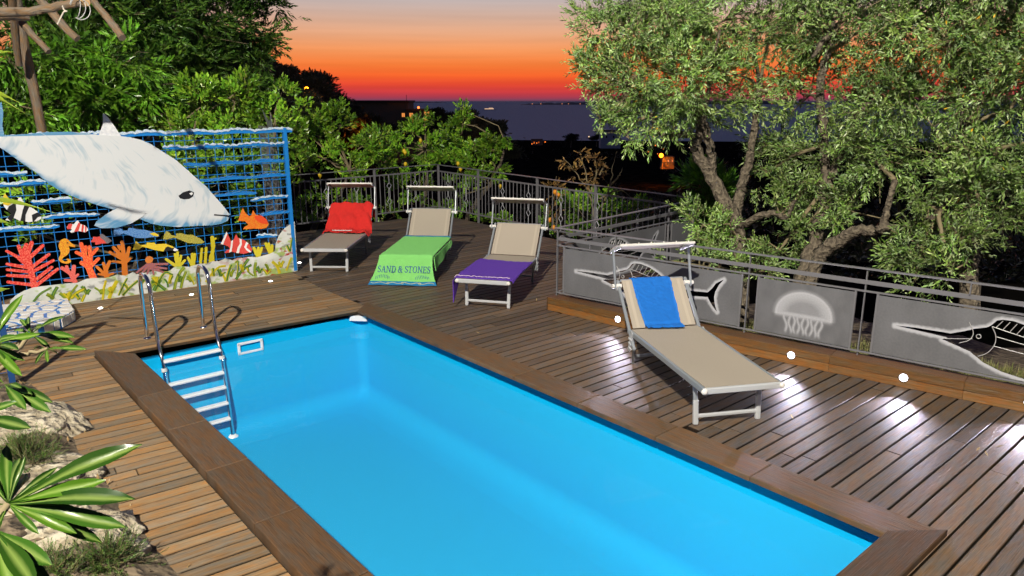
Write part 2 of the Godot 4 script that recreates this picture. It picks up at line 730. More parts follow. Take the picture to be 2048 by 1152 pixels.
# a board whose outline is p on the ground plan, grain along d
func plank(st: SurfaceTool, p: PackedVector2Array, o: Vector2, d: Vector2, n: Vector2, v0: float, off: Vector2, top: float, th: float, bevel := 0.004, tint := Color(-1, 0, 0)) -> void:
	# tint: the face's colour; edges are coloured darker for the shade and grime in gaps
	st.set_smooth_group(-1)
	if tint.r >= 0.0:
		st.set_color(tint)
	if Geometry2D.is_polygon_clockwise(p):
		p = p.duplicate()
		p.reverse()
	var inner := PackedVector2Array()
	var cen := Vector2.ZERO
	for q in p:
		cen += q / p.size()
	var ins := Geometry2D.offset_polygon(p, -bevel, Geometry2D.JOIN_MITER)
	if ins.size() == 1 and ins[0].size() == p.size():
		inner = ins[0]
		if Geometry2D.is_polygon_clockwise(inner):
			inner.reverse()
		# line the two outlines up
		var best := 0
		for k in inner.size():
			if inner[k].distance_to(p[0]) < inner[best].distance_to(p[0]):
				best = k
		var rot := PackedVector2Array()
		for k in inner.size():
			rot.append(inner[(best + k) % inner.size()])
		inner = rot
	else:
		inner = p
	var ix := Geometry2D.triangulate_polygon(inner)
	for k in range(0, ix.size(), 3):
		var a := inner[ix[k]]; var b := inner[ix[k + 1]]; var c := inner[ix[k + 2]]
		if (b - a).cross(c - a) < 0:
			var t := b
			b = c
			c = t
		for q in [a, b, c]:
			wuv(st, q, o, d, n, v0, off)
			st.add_vertex(Vector3(q.x, top, q.y))
	for k in p.size():
		var k2 := (k + 1) % p.size()
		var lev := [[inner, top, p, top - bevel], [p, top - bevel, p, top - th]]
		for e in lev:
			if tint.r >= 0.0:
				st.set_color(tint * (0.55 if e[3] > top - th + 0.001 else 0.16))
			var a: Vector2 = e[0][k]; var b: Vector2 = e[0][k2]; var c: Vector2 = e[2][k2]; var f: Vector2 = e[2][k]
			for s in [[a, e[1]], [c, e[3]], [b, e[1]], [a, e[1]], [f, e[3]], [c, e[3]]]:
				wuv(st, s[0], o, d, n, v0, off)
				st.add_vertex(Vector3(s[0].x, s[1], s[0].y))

func wuv(st: SurfaceTool, q: Vector2, o: Vector2, d: Vector2, n: Vector2, v0: float, off: Vector2) -> void:
	var r := q - o
	st.set_uv(Vector2((r.dot(d) + off.x) / 2.0, clampf((r.dot(n) - v0) + off.y, 0.0, 0.49) / 0.5))

func xz(v: Vector3) -> Vector2:
	return Vector2(v.x, v.z)

func decks() -> void:
	var hole := PackedVector2Array([xz(pool(-0.478, -2.52)), xz(pool(-0.25, 0.12)), xz(pool(-0.25, 0.288)), xz(pool(6.275, 0.288)), xz(pool(6.275, -2.82)), xz(pool(-0.56, -2.82))])
	var seam := [xz(pool(-0.25, 0.2)), Vector2(-2.62, -9.7), Vector2(-6.4, -15.0)]
	var left := PackedVector2Array([seam[0], seam[1], Vector2(-3.6, -11.1), Vector2(-4.75, -13.62), Vector2(-5.6, -12.8), Vector2(-6.9, -7.9), Vector2(-4.62, -6.32), Vector2(-4.3, -5.95), Vector2(-3.9, -5.3), Vector2(-3.3, -4.5), Vector2(-2.5, -3.7), Vector2(-1.9, -2.9), Vector2(-0.5, -2.6), xz(pool(6.275, -2.82)), xz(pool(5.0, -1.0))])
	deck("wooden_deck", [left], [hole], Vector2(-4.0, -6.9), deg_to_rad(-35.9), 0.11, 0.0115, M.deck_left, [Color(0.44, 0.335, 0.215), Color(0.39, 0.315, 0.22), Color(0.34, 0.285, 0.21), Color(0.47, 0.335, 0.19), Color(0.3, 0.26, 0.2)], 21)
	var right := PackedVector2Array([seam[0], seam[1], Vector2(-3.6, -11.1), Vector2(-4.75, -13.62), Vector2(-1.7, -16.5), Vector2(2.75, -10.95), Vector2(0.54, -8.6), Vector2(4.2, -5.66), Vector2(6.6, -3.7), Vector2(5.5, -2.0), Vector2(1.0, -2.4), xz(pool(6.9, -2.6)), xz(pool(6.275, -2.6)), xz(pool(6.275, 0.2)), xz(pool(3.0, -0.5))])
	deck("wooden_deck", [right], [hole], xz(PO), deg_to_rad(-40.8), 0.121, 0.0125, M.deck_right, [Color(0.2, 0.172, 0.15), Color(0.165, 0.148, 0.136), Color(0.225, 0.187, 0.155), Color(0.185, 0.157, 0.13), Color(0.155, 0.143, 0.138)], 22)
	# dark sheet added close under the boards, standing in for shade in the gaps
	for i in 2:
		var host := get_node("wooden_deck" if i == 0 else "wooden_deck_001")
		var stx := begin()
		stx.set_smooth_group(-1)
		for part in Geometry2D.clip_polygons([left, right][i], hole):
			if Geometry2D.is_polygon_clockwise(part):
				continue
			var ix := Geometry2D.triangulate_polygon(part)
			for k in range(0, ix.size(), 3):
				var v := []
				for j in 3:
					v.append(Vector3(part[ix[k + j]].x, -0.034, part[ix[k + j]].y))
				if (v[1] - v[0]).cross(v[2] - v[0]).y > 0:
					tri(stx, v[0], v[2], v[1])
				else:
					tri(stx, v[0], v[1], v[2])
		put("gap_shade_sheet", done(stx, false), M.dark, host)
	# coping boards round the pool
	var g := struct("pool_coping")
	var rng := RandomNumberGenerator.new()
	rng.seed = 31
	var cuts := [-0.42, 0.1, 0.95, 1.8, 2.67, 3.5, 4.33, 5.14, 6.04]
	for i in cuts.size() - 1:
		var a: float = cuts[i] + 0.004; var b: float = cuts[i + 1] - 0.004
		var a2 := a
		var b2 := b
		if i == 0:
			a = -0.24; a2 = -0.5
		if i == cuts.size() - 2:
			b2 = 6.27
		coping(g, [xz(pool(a, 0.0)), xz(pool(b, 0.0)), xz(pool(b2, 0.285)), xz(pool(a2, 0.285))], E1, 0.018, rng, Color(0.2, 0.145, 0.095))
	cuts = [-0.19, 1.04, 1.88, 2.725, 3.56, 4.4, 5.24, 6.04]
	for i in cuts.size() - 1:
		var a: float = cuts[i] + 0.004; var b: float = cuts[i + 1] - 0.004
		var a2 := a
		var b2 := b
		if i == 0:
			a2 = -0.55
		if i == cuts.size() - 2:
			b2 = 6.27
		coping(g, [xz(pool(a, -2.52)), xz(pool(b, -2.52)), xz(pool(b2, -2.81)), xz(pool(a2, -2.81))], E1, 0.06, rng, Color(0.17, 0.125, 0.09))
	for c in [[-2.52, -1.3, -2.81, -1.3], [-1.296, 0.0, -1.296, 0.285]]:
		coping(g, [xz(pool(6.044, c[0])), xz(pool(6.044, c[1])), xz(pool(6.274, c[3])), xz(pool(6.274, c[2]))], E2, 0.045, rng, Color(0.13, 0.095, 0.072))

func coping(g: Node3D, p: Array, along: Vector3, top: float, rng: RandomNumberGenerator, tone: Color) -> void:
	var st := begin()
	var d := xz(along)
	var n := Vector2(-d.y, d.x)
	var k := rng.randf_range(0.85, 1.12)
	st.set_color(Color(tone.r * k, tone.g * k, tone.b * k))
	var lo := 1e9
	for q in p:
		lo = minf(lo, (q - p[0]).dot(n))
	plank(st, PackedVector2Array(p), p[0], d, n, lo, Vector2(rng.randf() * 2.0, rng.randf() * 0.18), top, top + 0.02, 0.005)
	put("coping_board", done(st, false), M.coping, g)

func swimming_pool() -> void:
	var g := struct("swimming_pool")
	var a0 := -0.34; var a1 := 6.2; var b0 := -2.62; var b1 := 0.13
	var outline := []
	for c in [[a0, b0, PI], [a0, b1, PI * 0.5], [a1, b1, 0.0], [a1, b0, -PI * 0.5]]:
		var r := 0.12
		var cx: float = c[0] + (r if c[0] == a0 else -r)
		var cy: float = c[1] + (r if c[1] == b0 else -r)
		for k in 6:
			var an: float = c[2] + PI * 0.5 - PI * 0.5 * k / 5.0
			outline.append(Vector2(cx + cos(an) * r, cy + sin(an) * r))
	var st := begin()
	st.set_smooth_group(0)
	# wall, with a soft turn where it meets the floor
	var prof := [[0.0, -0.085], [0.012, -0.105], [0.012, -0.2], [0.03, -0.215], [0.03, -0.95], [0.045, -1.02], [0.08, -1.075], [0.14, -1.115], [0.24, -1.14], [0.4, -1.149]]
	var mid := Vector2((a0 + a1) * 0.5, (b0 + b1) * 0.5)
	var n := outline.size()
	for i in n:
		for j in prof.size() - 1:
			var q := []
			for e in [[0, 0], [1, 0], [1, 1], [0, 1]]:
				var o: Vector2 = outline[(i + e[0]) % n]
				var pr: Array = prof[j + e[1]]
				var dirv := Vector2(clampf((mid.x - o.x) * 20.0, -1, 1), clampf((mid.y - o.y) * 20.0, -1, 1))
				var w: Vector2 = o + dirv * pr[0]
				q.append(pool(w.x, w.y, pr[1]))
			quad(st, q[0], q[1], q[2], q[3])
	put("pool_wall", done(st), M.liner, g)
	st = begin()
	quad(st, pool(a0, b0, -1.15), pool(a0, b1, -1.15), pool(a1, b1, -1.15), pool(a1, b0, -1.15))
	put("pool_floor", done(st), M.liner, g)
	st = begin()
	for i in n:
		var o: Vector2 = outline[i]; var p: Vector2 = outline[(i + 1) % n]
		var oo := mid + (o - mid) * Vector2((3.28 + 0.09) / 3.28, (1.375 + 0.09) / 1.375)
		var pp := mid + (p - mid) * Vector2((3.28 + 0.09) / 3.28, (1.375 + 0.09) / 1.375)
		quad(st, pool(o.x, o.y, -0.085), pool(oo.x, oo.y, -0.082), pool(pp.x, pp.y, -0.082), pool(p.x, p.y, -0.085))
		quad(st, pool(oo.x, oo.y, -0.082), pool(oo.x, oo.y, -0.2), pool(pp.x, pp.y, -0.2), pool(pp.x, pp.y, -0.082))
	put("pool_rim", done(st), M.rim, g)
	# white cap in the far corner, and the inlet frame
	st = begin()
	var cap := PackedVector2Array([Vector2(-0.11, -0.03), Vector2(0.11, -0.03), Vector2(0.1, 0.035), Vector2(-0.1, 0.035)])
	var cb := Basis((E1 + E2).normalized().cross(Vector3.UP).normalized() * -1.0, Vector3.UP, (E1 - E2).normalized())
	cb.x = cb.y.cross(cb.z)
	sheet(st, cap, 0.09, Transform3D(cb, pool(-0.27, 0.03, -0.09)))
	put("corner_cap", done(st, false), M.white, g)
	st = begin()
	var fx := Transform3D(Basis(E2, Vector3.UP, E1), pool(-0.315, -1.32, -0.175))
	for r in [[-0.13, 0, 0.03, 0.13], [0.13, 0, 0.03, 0.13], [0, 0.055, 0.29, 0.028], [0, -0.055, 0.29, 0.028]]:
		box(st, fx * Transform3D(Basis.IDENTITY, Vector3(r[0], r[1], 0)), Vector3(r[2], r[3], 0.02), 0.004)
	put("inlet_frame", done(st, false), M.white, g)
	# an unseen underwater lamp, added in the near end wall to brighten the water
	var lp := pool(6.15, -1.25, -0.62)
	st = begin()
	tube(st, [lp, lp - E1 * 0.03, lp - E1 * 0.04], [0.14, 0.13, 0.09], 20)
	put("added_pool_lamp", done(st), glow(Color(0.92, 0.97, 1.0), 3.0), g)
	var pll := SpotLight3D.new()
	pll.name = "added_pool_light"
	pll.light_energy = 1.2
	pll.light_color = Color(0.92, 0.97, 1.0)
	pll.light_size = 0.1
	pll.spot_angle = 85.0
	pll.spot_range = 20.0
	pll.spot_attenuation = 2.0
	pll.shadow_enabled = true
	g.add_child(pll)
	pll.look_at_from_position(lp - E1 * 0.09, lp - E1)
	var wtr := struct("pool_water")
	st = begin()
	st.set_smooth_group(0)
	var cs := [pool(a0 - 0.01, b0 - 0.01, -0.2), pool(a0 - 0.01, b1 + 0.01, -0.2), pool(a1 + 0.01, b1 + 0.01, -0.2), pool(a1 + 0.01, b0 - 0.01, -0.2)]
	var uv := [Vector2(0, 0), Vector2(0.42, 0), Vector2(0.42, 1), Vector2(0, 1)]
	for k in [0, 1, 2, 0, 2, 3]:
		st.set_uv(uv[k] * 2.0)
		st.add_vertex(cs[k])
	st.generate_normals()
	st.generate_tangents()
	put("water_surface", st.commit(), M.water, wtr)

# ---------------------------------------------------------------- kerb, lamps
var FO := Vector3(0.55, 0, -8.72)        # foot of the first post of the panelled fence
var FD := Vector3(0.7794, 0, 0.6266)
var FN := Vector3(-0.6266, 0, 0.7794)

func kerb_off(s: float) -> float:
	return table([[-0.1, 0.13], [1.2, 0.21], [3.0, 0.19], [6.5, 0.08]], s)

func kerb_and_lamps() -> void:
	var g := thing("wooden_kerb", "long stained timber kerb two boards high under the panelled fence", "kerb", FO)
	var rng := RandomNumberGenerator.new()
	rng.seed = 12
	var cuts := [-0.03, 1.25, 2.2, 3.3, 4.4, 5.6, 6.6]
	for i in cuts.size() - 1:
		var a: float = cuts[i] + 0.001; var b: float = cuts[i + 1] - 0.001
		for row in 2:
			var st := begin()
			var k := rng.randf_range(0.85, 1.15)
			var tone: Color = [Color(0.31, 0.175, 0.07), Color(0.22, 0.14, 0.065)][row]
			st.set_color(Color(tone.r * k, tone.g * k, tone.b * k))
			var pa := FD * a + FN * (kerb_off(a) - 0.015); var pb := FD * b + FN * (kerb_off(b) - 0.015)
			var h := 0.078
			var y := 0.003 + row * 0.083
			uvbox(st, pa + Vector3(0, y + h * 0.5, 0), pb + Vector3(0, y + h * 0.5, 0), 0.03, h, rng)
			put("kerb_board", done(st, false), M.kerb, g)
		var st2 := begin()
		var k2 := rng.randf_range(0.8, 1.1)
		st2.set_color(Color(0.2 * k2, 0.13 * k2, 0.075 * k2))
		var q := [xz(FD * a + FN * (kerb_off(a) - 0.032)), xz(FD * b + FN * (kerb_off(b) - 0.032)), xz(FD * b - FN * 0.07), xz(FD * a - FN * 0.07)]
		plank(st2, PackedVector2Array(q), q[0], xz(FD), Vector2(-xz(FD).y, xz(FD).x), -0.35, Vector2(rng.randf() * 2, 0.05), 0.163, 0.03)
		put("kerb_top", done(st2, false), M.kerb, g)
	var st := begin()
	st.set_color(Color(0.12, 0.075, 0.045))
	var e0 := FD * -0.045
	uvbox(st, e0 + FN * 0.12 + Vector3(0, 0.082, 0), e0 - FN * 0.07 + Vector3(0, 0.082, 0), 0.028, 0.158, rng)
	put("end_board", done(st, false), M.kerb, g)
	var words := ["round steel lamp in the kerb behind the nearest lounger", "glaring round kerb lamp under the jellyfish panel", "glaring round kerb lamp under the fish panel at the right", "kerb lamp at the right end of the timber kerb"]
	var at := [Vector3(1.305, 0.095, -8.057), Vector3(2.826, 0.095, -6.843), Vector3(3.617, 0.095, -6.252), Vector3(4.492, 0.095, -5.858)]
	for i in 4:
		var s: float = (at[i] - FO).dot(FD)
		var p := FO + FD * s + FN * (kerb_off(s) + 0.002) + Vector3(0, 0.095, 0)
		var o := thing("kerb_lamp", words[i], "lamp", p, 0.0, "lamps set in the timber kerb")
		st = begin()
		tube(st, [FN * -0.02, FN * 0.006], [0.042], 18)
		put("bezel", done(st), M.chrome, o)
		st = begin()
		tube(st, [FN * 0.006, FN * 0.012, FN * 0.016], [0.034, 0.031, 0.018], 18)
		put("lens", done(st), glow(Color(0.97, 0.95, 1.0), 14.0), o)
		var l := SpotLight3D.new()
		l.name = "kerb_light"
		l.light_energy = 1.35
		l.light_color = Color(0.93, 0.9, 1.0)
		l.light_size = 0.012
		l.spot_angle = 63.0
		l.spot_angle_attenuation = 0.25
		l.spot_range = 20.0
		l.spot_attenuation = 2.0
		l.shadow_enabled = true
		o.add_child(l)
		l.look_at_from_position(p + FN * 0.03, p + FN * 1.03 + Vector3(0, 0.93, 0))
	words = ["small deck lamp by the corner of the stone step", "small deck lamp between the pool ladder handrails", "small deck lamp near the right end of the painted panel", "small deck lamp at the foot of the painted panel's end post"]
	at = [Vector3(-5.119, 0, -8.702), Vector3(-4.264, 0, -9.352), Vector3(-3.454, 0, -10.099), Vector3(-3.386, 0, -11.326)]
	for i in 4:
		var o := thing("deck_lamp", words[i], "lamp", at[i], 0.0, "small lamps set in the deck")
		st = begin()
		tube(st, [Vector3(0, -0.02, 0), Vector3(0, 0.006, 0)], [0.042], 18)
		put("bezel", done(st), M.chrome, o)
		st = begin()
		tube(st, [Vector3(0, 0.006, 0), Vector3(0, 0.013, 0)], [0.028, 0.02], 16)
		put("lens", done(st), glow(Color(1, 0.98, 0.95), 9.0), o)
		var l := SpotLight3D.new()
		l.name = "deck_light"
		l.light_energy = 0.25
		l.light_color = Color(1, 0.97, 0.92)
		l.light_size = 0.02
		l.spot_angle = 70.0
		l.spot_range = 10.0
		l.spot_attenuation = 2.0
		l.shadow_enabled = true
		o.add_child(l)
		l.position = Vector3(0, 0.03, 0)
		l.rotation_degrees = Vector3(90, 0, 0)

# a board from a to b with wood mapped along it
func uvbox(st: SurfaceTool, a: Vector3, b: Vector3, w: float, h: float, rng: RandomNumberGenerator) -> void:
	var f := frame(a, b)
	var l := a.distance_to(b) * 0.5
	var off := Vector2(rng.randf(), rng.randf() * 0.6)
	st.set_smooth_group(-1)
	var hx := w * 0.5; var hy := h * 0.5
	for face in [[Vector3(1, 0, 0), Vector3(0, 1, 0), Vector3(0, 0, 1)], [Vector3(-1, 0, 0), Vector3(0, 1, 0), Vector3(0, 0, -1)], [Vector3(0, 1, 0), Vector3(0, 0, 1), Vector3(1, 0, 0)], [Vector3(0, -1, 0), Vector3(0, 0, 1), Vector3(-1, 0, 0)], [Vector3(0, 0, 1), Vector3(1, 0, 0), Vector3(0, 1, 0)], [Vector3(0, 0, -1), Vector3(1, 0, 0), Vector3(0, -1, 0)]]:
		var c := []
		for q in [[-1, -1], [1, -1], [1, 1], [-1, 1]]:
			var k: Vector3 = face[0] + face[1] * q[0] + face[2] * q[1]
			c.append(Vector3(k.x * hx, k.y * hy, k.z * l))
		for k in [0, 2, 1, 0, 3, 2]:
			var p: Vector3 = c[k]
			st.set_uv(Vector2(p.z / 2.0 + off.x, (p.x + p.y + 0.06) / 0.5 + off.y * 0.6))
			st.add_vertex(f * p)

# ---------------------------------------------------------------- fences
func fence_x(o: Vector3, d: Vector3) -> Transform3D:
	return Transform3D(Basis(d, Vector3.UP, d.cross(Vector3.UP)), o)

var marlin: PackedVector2Array

func spray(kind: int) -> ImageTexture:
	# zinc-grey sheet with pale spray paint: 0 plain, 1 marlin halo, 2 jellyfish
	var w := 440; var h := 110
	if kind == 2:
		w = 360; h = 216
	var im := Image.create_empty(w, h, false, Image.FORMAT_RGB8)
	var nz := noise(0.012, 71 + kind, 4)
	var nf := noise(0.2, 72, 2)
	for x in w:
		for y in h:
			var p := Vector2(float(x) / w * (2.2 if kind < 2 else 0.9), (1.0 - float(y) / h) * 0.55)
			var b := 0.155 * (1.0 + nz.get_noise_2d(x * 1.0, y * 0.6) * 0.22 + nf.get_noise_2d(x, y) * 0.1)
			var k := 0.0
			if kind == 1:
				var dd := 9.0
				for i in marlin.size():
					var a := marlin[i]; var c := marlin[(i + 1) % marlin.size()]
					dd = minf(dd, Geometry2D.get_closest_point_to_segment(p, a, c).distance_squared_to(p))
				dd = sqrt(dd)
				k = 1.0 - smoothstep(0.012, 0.042, dd + nf.get_noise_2d(x * 0.6, y * 0.6) * 0.006)
			elif kind == 2:
				var c := Vector2(0.455, 0.235)
				var q := (p - c) / Vector2(0.275, 0.235)
				var r := q.length()
				if q.y > -0.1:
					k = maxf(exp(-pow((r - 0.95) / 0.075, 2.0)) * 1.0, 0.85 * smoothstep(0.15, 0.98, r) * (1.0 - smoothstep(0.97, 1.03, r)))
					k = maxf(k, 0.35 * (1.0 - smoothstep(1.0, 1.16, r)))
				k = maxf(k, exp(-pow((q.y + 0.03) / 0.13, 2.0)) * (1.0 - smoothstep(0.92, 1.08, absf(q.x))) * 0.85)
				if q.y < 0.0 and q.y > -0.95:
					for t in 9:
						var tx := -0.66 + t * 0.165 + 0.035 * sin(q.y * 9.0 + t * 2.1) + (-q.y) * (0.16 - t * 0.028)
						k = maxf(k, 0.8 * exp(-pow((q.x - tx) / 0.05, 2.0)) * (1.0 - smoothstep(0.7, 0.95, -q.y)))
				k *= 1.0 + nf.get_noise_2d(x, y) * 0.35
			b = lerpf(b, 0.52, clampf(k, 0.0, 1.0))
			im.set_pixel(x, y, Color(b * 0.96, b * 0.985, b * 1.06).linear_to_srgb())
	return ImageTexture.create_from_image(im)

func panel_mat(kind: int, length: float) -> StandardMaterial3D:
	var m := mat(Color.WHITE, 0.55, 0.15)
	m.albedo_texture = spray(kind)
	m.texture_repeat = false
	m.uv1_scale = Vector3(1.0 / length, 1.0 / 0.55, 1)
	return m

# one bay of sheet metal between s0 and s1; the local origin of the sheet is its lower left corner
func panel_bay(o: Node3D, s0: float, s1: float, material: Material, fish: bool) -> void:
	var st := begin()
	for s in [s0, s1]:
		rail(o, "panel_upright", Vector3(s, 0.205, 0), Vector3(s, 0.79, 0), 0.02, 0.02)
	var l := s1 - s0 - 0.02
	var base := Vector3(s0 + 0.01, 0.222, 0)
	if not fish:
		st = begin()
		sheet(st, pl([0, 0, l, 0, l, 0.55, 0, 0.55]), 0.003, Transform3D(Basis.IDENTITY, base), Vector2.ONE, Vector2(0, -0.45))
		put("metal_sheet", done(st, false), material, o)
		return
	# the marlin is cut out: an upper and a lower piece that meet along its bill and tail
	var left := 0; var right := 0
	for i in marlin.size():
		if marlin[i].x < marlin[left].x: left = i
		if marlin[i].x > marlin[right].x: right = i
	var up := PackedVector2Array(); var lo := PackedVector2Array()
	var i := left
	while i != right:
		up.append(marlin[i])
		i = (i + 1) % marlin.size()
	up.append(marlin[right])
	i = left
	while i != right:
		lo.append(marlin[i])
		i = (i - 1 + marlin.size()) % marlin.size()
	lo.append(marlin[right])
	var y0 := marlin[left].y; var y1 := marlin[right].y
	var a := PackedVector2Array([Vector2(0, y0)]); a.append_array(up); a.append_array(pl([l, y1, l, 0.55, 0, 0.55]))
	var b := PackedVector2Array([Vector2(0, y0)]); b.append_array(lo); b.append_array(pl([l, y1, l, 0, 0, 0]))
	st = begin()
	for p in [a, b]:
		sheet(st, p, 0.003, Transform3D(Basis.IDENTITY, base), Vector2.ONE, Vector2(0, -0.45))
	put("metal_sheet", done(st, false), material, o)
	# wires that draw the fins, gill and eye
	st = begin()
	var lines := [[0.726, 0.434, 0.76, 0.38, 0.775, 0.33, 0.75, 0.27, 0.68, 0.235], [0.895, 0.425, 0.935, 0.36, 0.94, 0.28, 0.9, 0.19, 0.83, 0.145], [0.56, 0.25, 0.77, 0.292], [0.895, 0.428, 1.1, 0.385, 1.36, 0.33], [0.94, 0.345, 1.25, 0.3, 1.6, 0.285], [0.93, 0.26, 1.25, 0.225, 1.55, 0.26]]
	for q in lines:
		var pts := []
		for k in range(0, q.size(), 2):
			pts.append(base + Vector3(q[k], q[k + 1], 0.003))
		tube(st, arc_pts(pts, 0.06, 4), [0.004], 5)
	for k in 8:
		var t := k / 8.0
		tube(st, [base + Vector3(0.925 + 0.4 * t, 0.425 - 0.075 * t, 0.003), base + Vector3(0.965 + 0.4 * t, lerpf(0.49, 0.37, t * t), 0.003)], [0.0035], 5)
	var ring := []
	for k in 13:
		ring.append(base + Vector3(0.812 + 0.018 * cos(TAU * k / 12.0), 0.322 + 0.018 * sin(TAU * k / 12.0), 0.004))
	tube(st, ring, [0.004], 5, false)
	put("fish_wire", done(st), M.steel_wire, o)

func rail(o: Node3D, called: String, a: Vector3, b: Vector3, w: float, h: float) -> void:
	var st := begin()
	bar(st, a, b, w, h)
	put(called, done(st, false), M.steel, o)

func fences() -> void:
	# the fish outline, from the lower left corner of its sheet
	var raw := pl([0.282, 0.516, 0.456, 0.527, 0.726, 0.529, 0.825, 0.571, 0.890, 0.604, 0.981, 0.635, 1.006, 0.656, 1.043, 0.708, 1.081, 0.722, 1.157, 0.724, 1.265, 0.699, 1.373, 0.652, 1.462, 0.591, 1.556, 0.538, 1.659, 0.520, 1.794, 0.514, 1.968, 0.528, 2.012, 0.577, 2.052, 0.640, 2.133, 0.694, 2.086, 0.627, 2.053, 0.556, 2.041, 0.489, 2.055, 0.414, 2.083, 0.333, 2.031, 0.388, 1.994, 0.437, 1.971, 0.477, 1.798, 0.459, 1.669, 0.358, 1.512, 0.261, 1.327, 0.239, 1.135, 0.270, 0.995, 0.321, 0.884, 0.398, 0.667, 0.463, 0.707, 0.485, 0.624, 0.493])
	marlin = PackedVector2Array()
	for p in raw:
		marlin.append(p - Vector2(0.12, 0.222))
	var fish := panel_mat(1, 2.2)
	var jelly := panel_mat(2, 0.9)
	# panelled fence along the kerb
	var o := thing("panel_fence", "dark grey steel fence with marlin and jellyfish panels on the timber kerb", "fence")
	o.transform = fence_x(FO, FD)
	for s in [0.0, 2.393, 3.496, 5.89]:
		rail(o, "post", Vector3(s, 0.163, -0.012), Vector3(s, 1.0, -0.012), 0.03, 0.012)
	rail(o, "top_rail", Vector3(-0.03, 1.008, 0), Vector3(6.3, 1.0, 0), 0.045, 0.014)
	rail(o, "middle_rail", Vector3(0.02, 0.882, 0.003), Vector3(6.3, 0.876, 0.003), 0.012, 0.042)
	rail(o, "panel_rail", Vector3(0, 0.798, 0.002), Vector3(6.3, 0.79, 0.002), 0.022, 0.016)
	rail(o, "panel_rail", Vector3(0, 0.206, 0.002), Vector3(6.3, 0.208, 0.002), 0.022, 0.016)
	for s in [[0.823, 0.902, 1.0], [0.481, 0.806, 0.862], [4.32, 0.896, 0.992]]:
		rail(o, "short_strut", Vector3(s[0], s[1], 0), Vector3(s[0], s[2], 0), 0.04, 0.012)
	panel_bay(o, 0.11, 2.33, fish, true)
	panel_bay(o, 2.5, 3.42, jelly, false)
	panel_bay(o, 3.61, 5.83, fish, true)
	# the same fence turning away towards the railing
	var c2 := Vector3(2.757, 0, -10.92)
	var d := (c2 - FO).normalized()
	o = thing("panel_fence", "shaded steel fence with a marlin panel running back to the railing", "fence")
	o.transform = fence_x(FO + d * 0.02, d)
	var ln := FO.distance_to(c2) - 0.03
	for s in [2.42, ln]:
		rail(o, "post", Vector3(s, 0.0, -0.012), Vector3(s, 1.05, -0.012), 0.03, 0.012)
	rail(o, "top_rail", Vector3(0.03, 1.012, 0), Vector3(ln, 1.06, 0), 0.045, 0.014)
	rail(o, "middle_rail", Vector3(0.03, 0.886, 0.003), Vector3(ln, 0.93, 0.003), 0.012, 0.042)
	rail(o, "panel_rail", Vector3(0.03, 0.802, 0.002), Vector3(ln, 0.81, 0.002), 0.022, 0.016)
	rail(o, "panel_rail", Vector3(0.03, 0.21, 0.002), Vector3(ln, 0.21, 0.002), 0.022, 0.016)
	panel_bay(o, 0.11, 2.33, fish, true)
	panel_bay(o, 2.5, ln - 0.04, panel_mat(0, 0.9), false)
	# railings with upright bars at the far side of the deck
	var c1 := Vector3(-1.702, 0, -16.516)
	railing("dark metal railing with diamond bars behind the first two loungers", Vector3(-4.75, 0, -13.55), c1, [1.12, 1.12], [0.02, 2.6], [1, 5, 12, 18, 25, 31])
	railing("long dark metal railing with diamond bars ending at the panelled fence", c1 + Vector3(0.03, 0, 0.035), c2, [1.12, 1.08], [0.03, 1.55, 3.45, 5.0], [3, 9, 13, 20, 27, 35, 43, 51])

func railing(label: String, a: Vector3, b: Vector3, hts: Array, posts: Array, fancy: Array) -> void:
	var o := thing("metal_railing", label, "railing")
	var d := (b - a).normalized()
	var l := a.distance_to(b)
	o.transform = fence_x(a, d)
	var h0: float = hts[0]; var h1: float = hts[1]
	rail(o, "top_rail", Vector3(0, h0, 0), Vector3(l, h1, 0), 0.045, 0.014)
	rail(o, "middle_rail", Vector3(0, h0 - 0.14, 0), Vector3(l, h1 - 0.14, 0), 0.012, 0.03)
	rail(o, "bottom_rail", Vector3(0, 0.17, 0), Vector3(l, 0.17, 0), 0.012, 0.03)
	for s in posts:
		rail(o, "post", Vector3(s, 0, 0), Vector3(s, lerpf(h0, h1, s / l) - 0.008, 0), 0.04, 0.04)
	var st := begin()
	bar(st, Vector3(0, 0.186, 0), Vector3(0, h0 - 0.156, 0), 0.014, 0.014)
	var plain := done(st, false)
	var dia := diamond_bar(h0 - 0.156)
	var n := int(l / 0.116)
	for k in n:
		var s := 0.06 + k * 0.116
		var near := false
		for p in posts:
			if absf(p - s) < 0.035:
				near = true
		if near:
			continue
		if k in fancy:
			put("diamond_bar", dia, M.alu_dark, o, Transform3D(Basis.IDENTITY, Vector3(s, 0, 0)))
		else:
			put("baluster", plain, M.steel, o, Transform3D(Basis.IDENTITY, Vector3(s, 0, 0)))

func diamond_bar(top: float) -> ArrayMesh:
	var st := begin()
	var m := lerpf(0.186, top, 0.5)
	for y in [[0.186, m - 0.235], [m + 0.235, top]]:
		bar(st, Vector3(0, y[0], 0), Vector3(0, y[1], 0), 0.013, 0.013)
	for s in [-1, 1]:
		var pts := [Vector3(0, m - 0.235, 0), Vector3(s * 0.058, m - 0.172, 0), Vector3(s * 0.004, m - 0.1, 0), Vector3(s * 0.016, m - 0.08, 0), Vector3(s * 0.016, m + 0.08, 0), Vector3(s * 0.004, m + 0.1, 0), Vector3(s * 0.058, m + 0.172, 0), Vector3(0, m + 0.235, 0)]
		for i in pts.size() - 1:
			bar(st, pts[i], pts[i + 1], 0.011, 0.011, 0.002, Vector3.BACK)
	return done(st, false)

# ---------------------------------------------------------------- painted panel
var MO := Vector3(-6.1267, 0, -8.5249)
var MD := Vector3(0.7901, 0, -0.613)

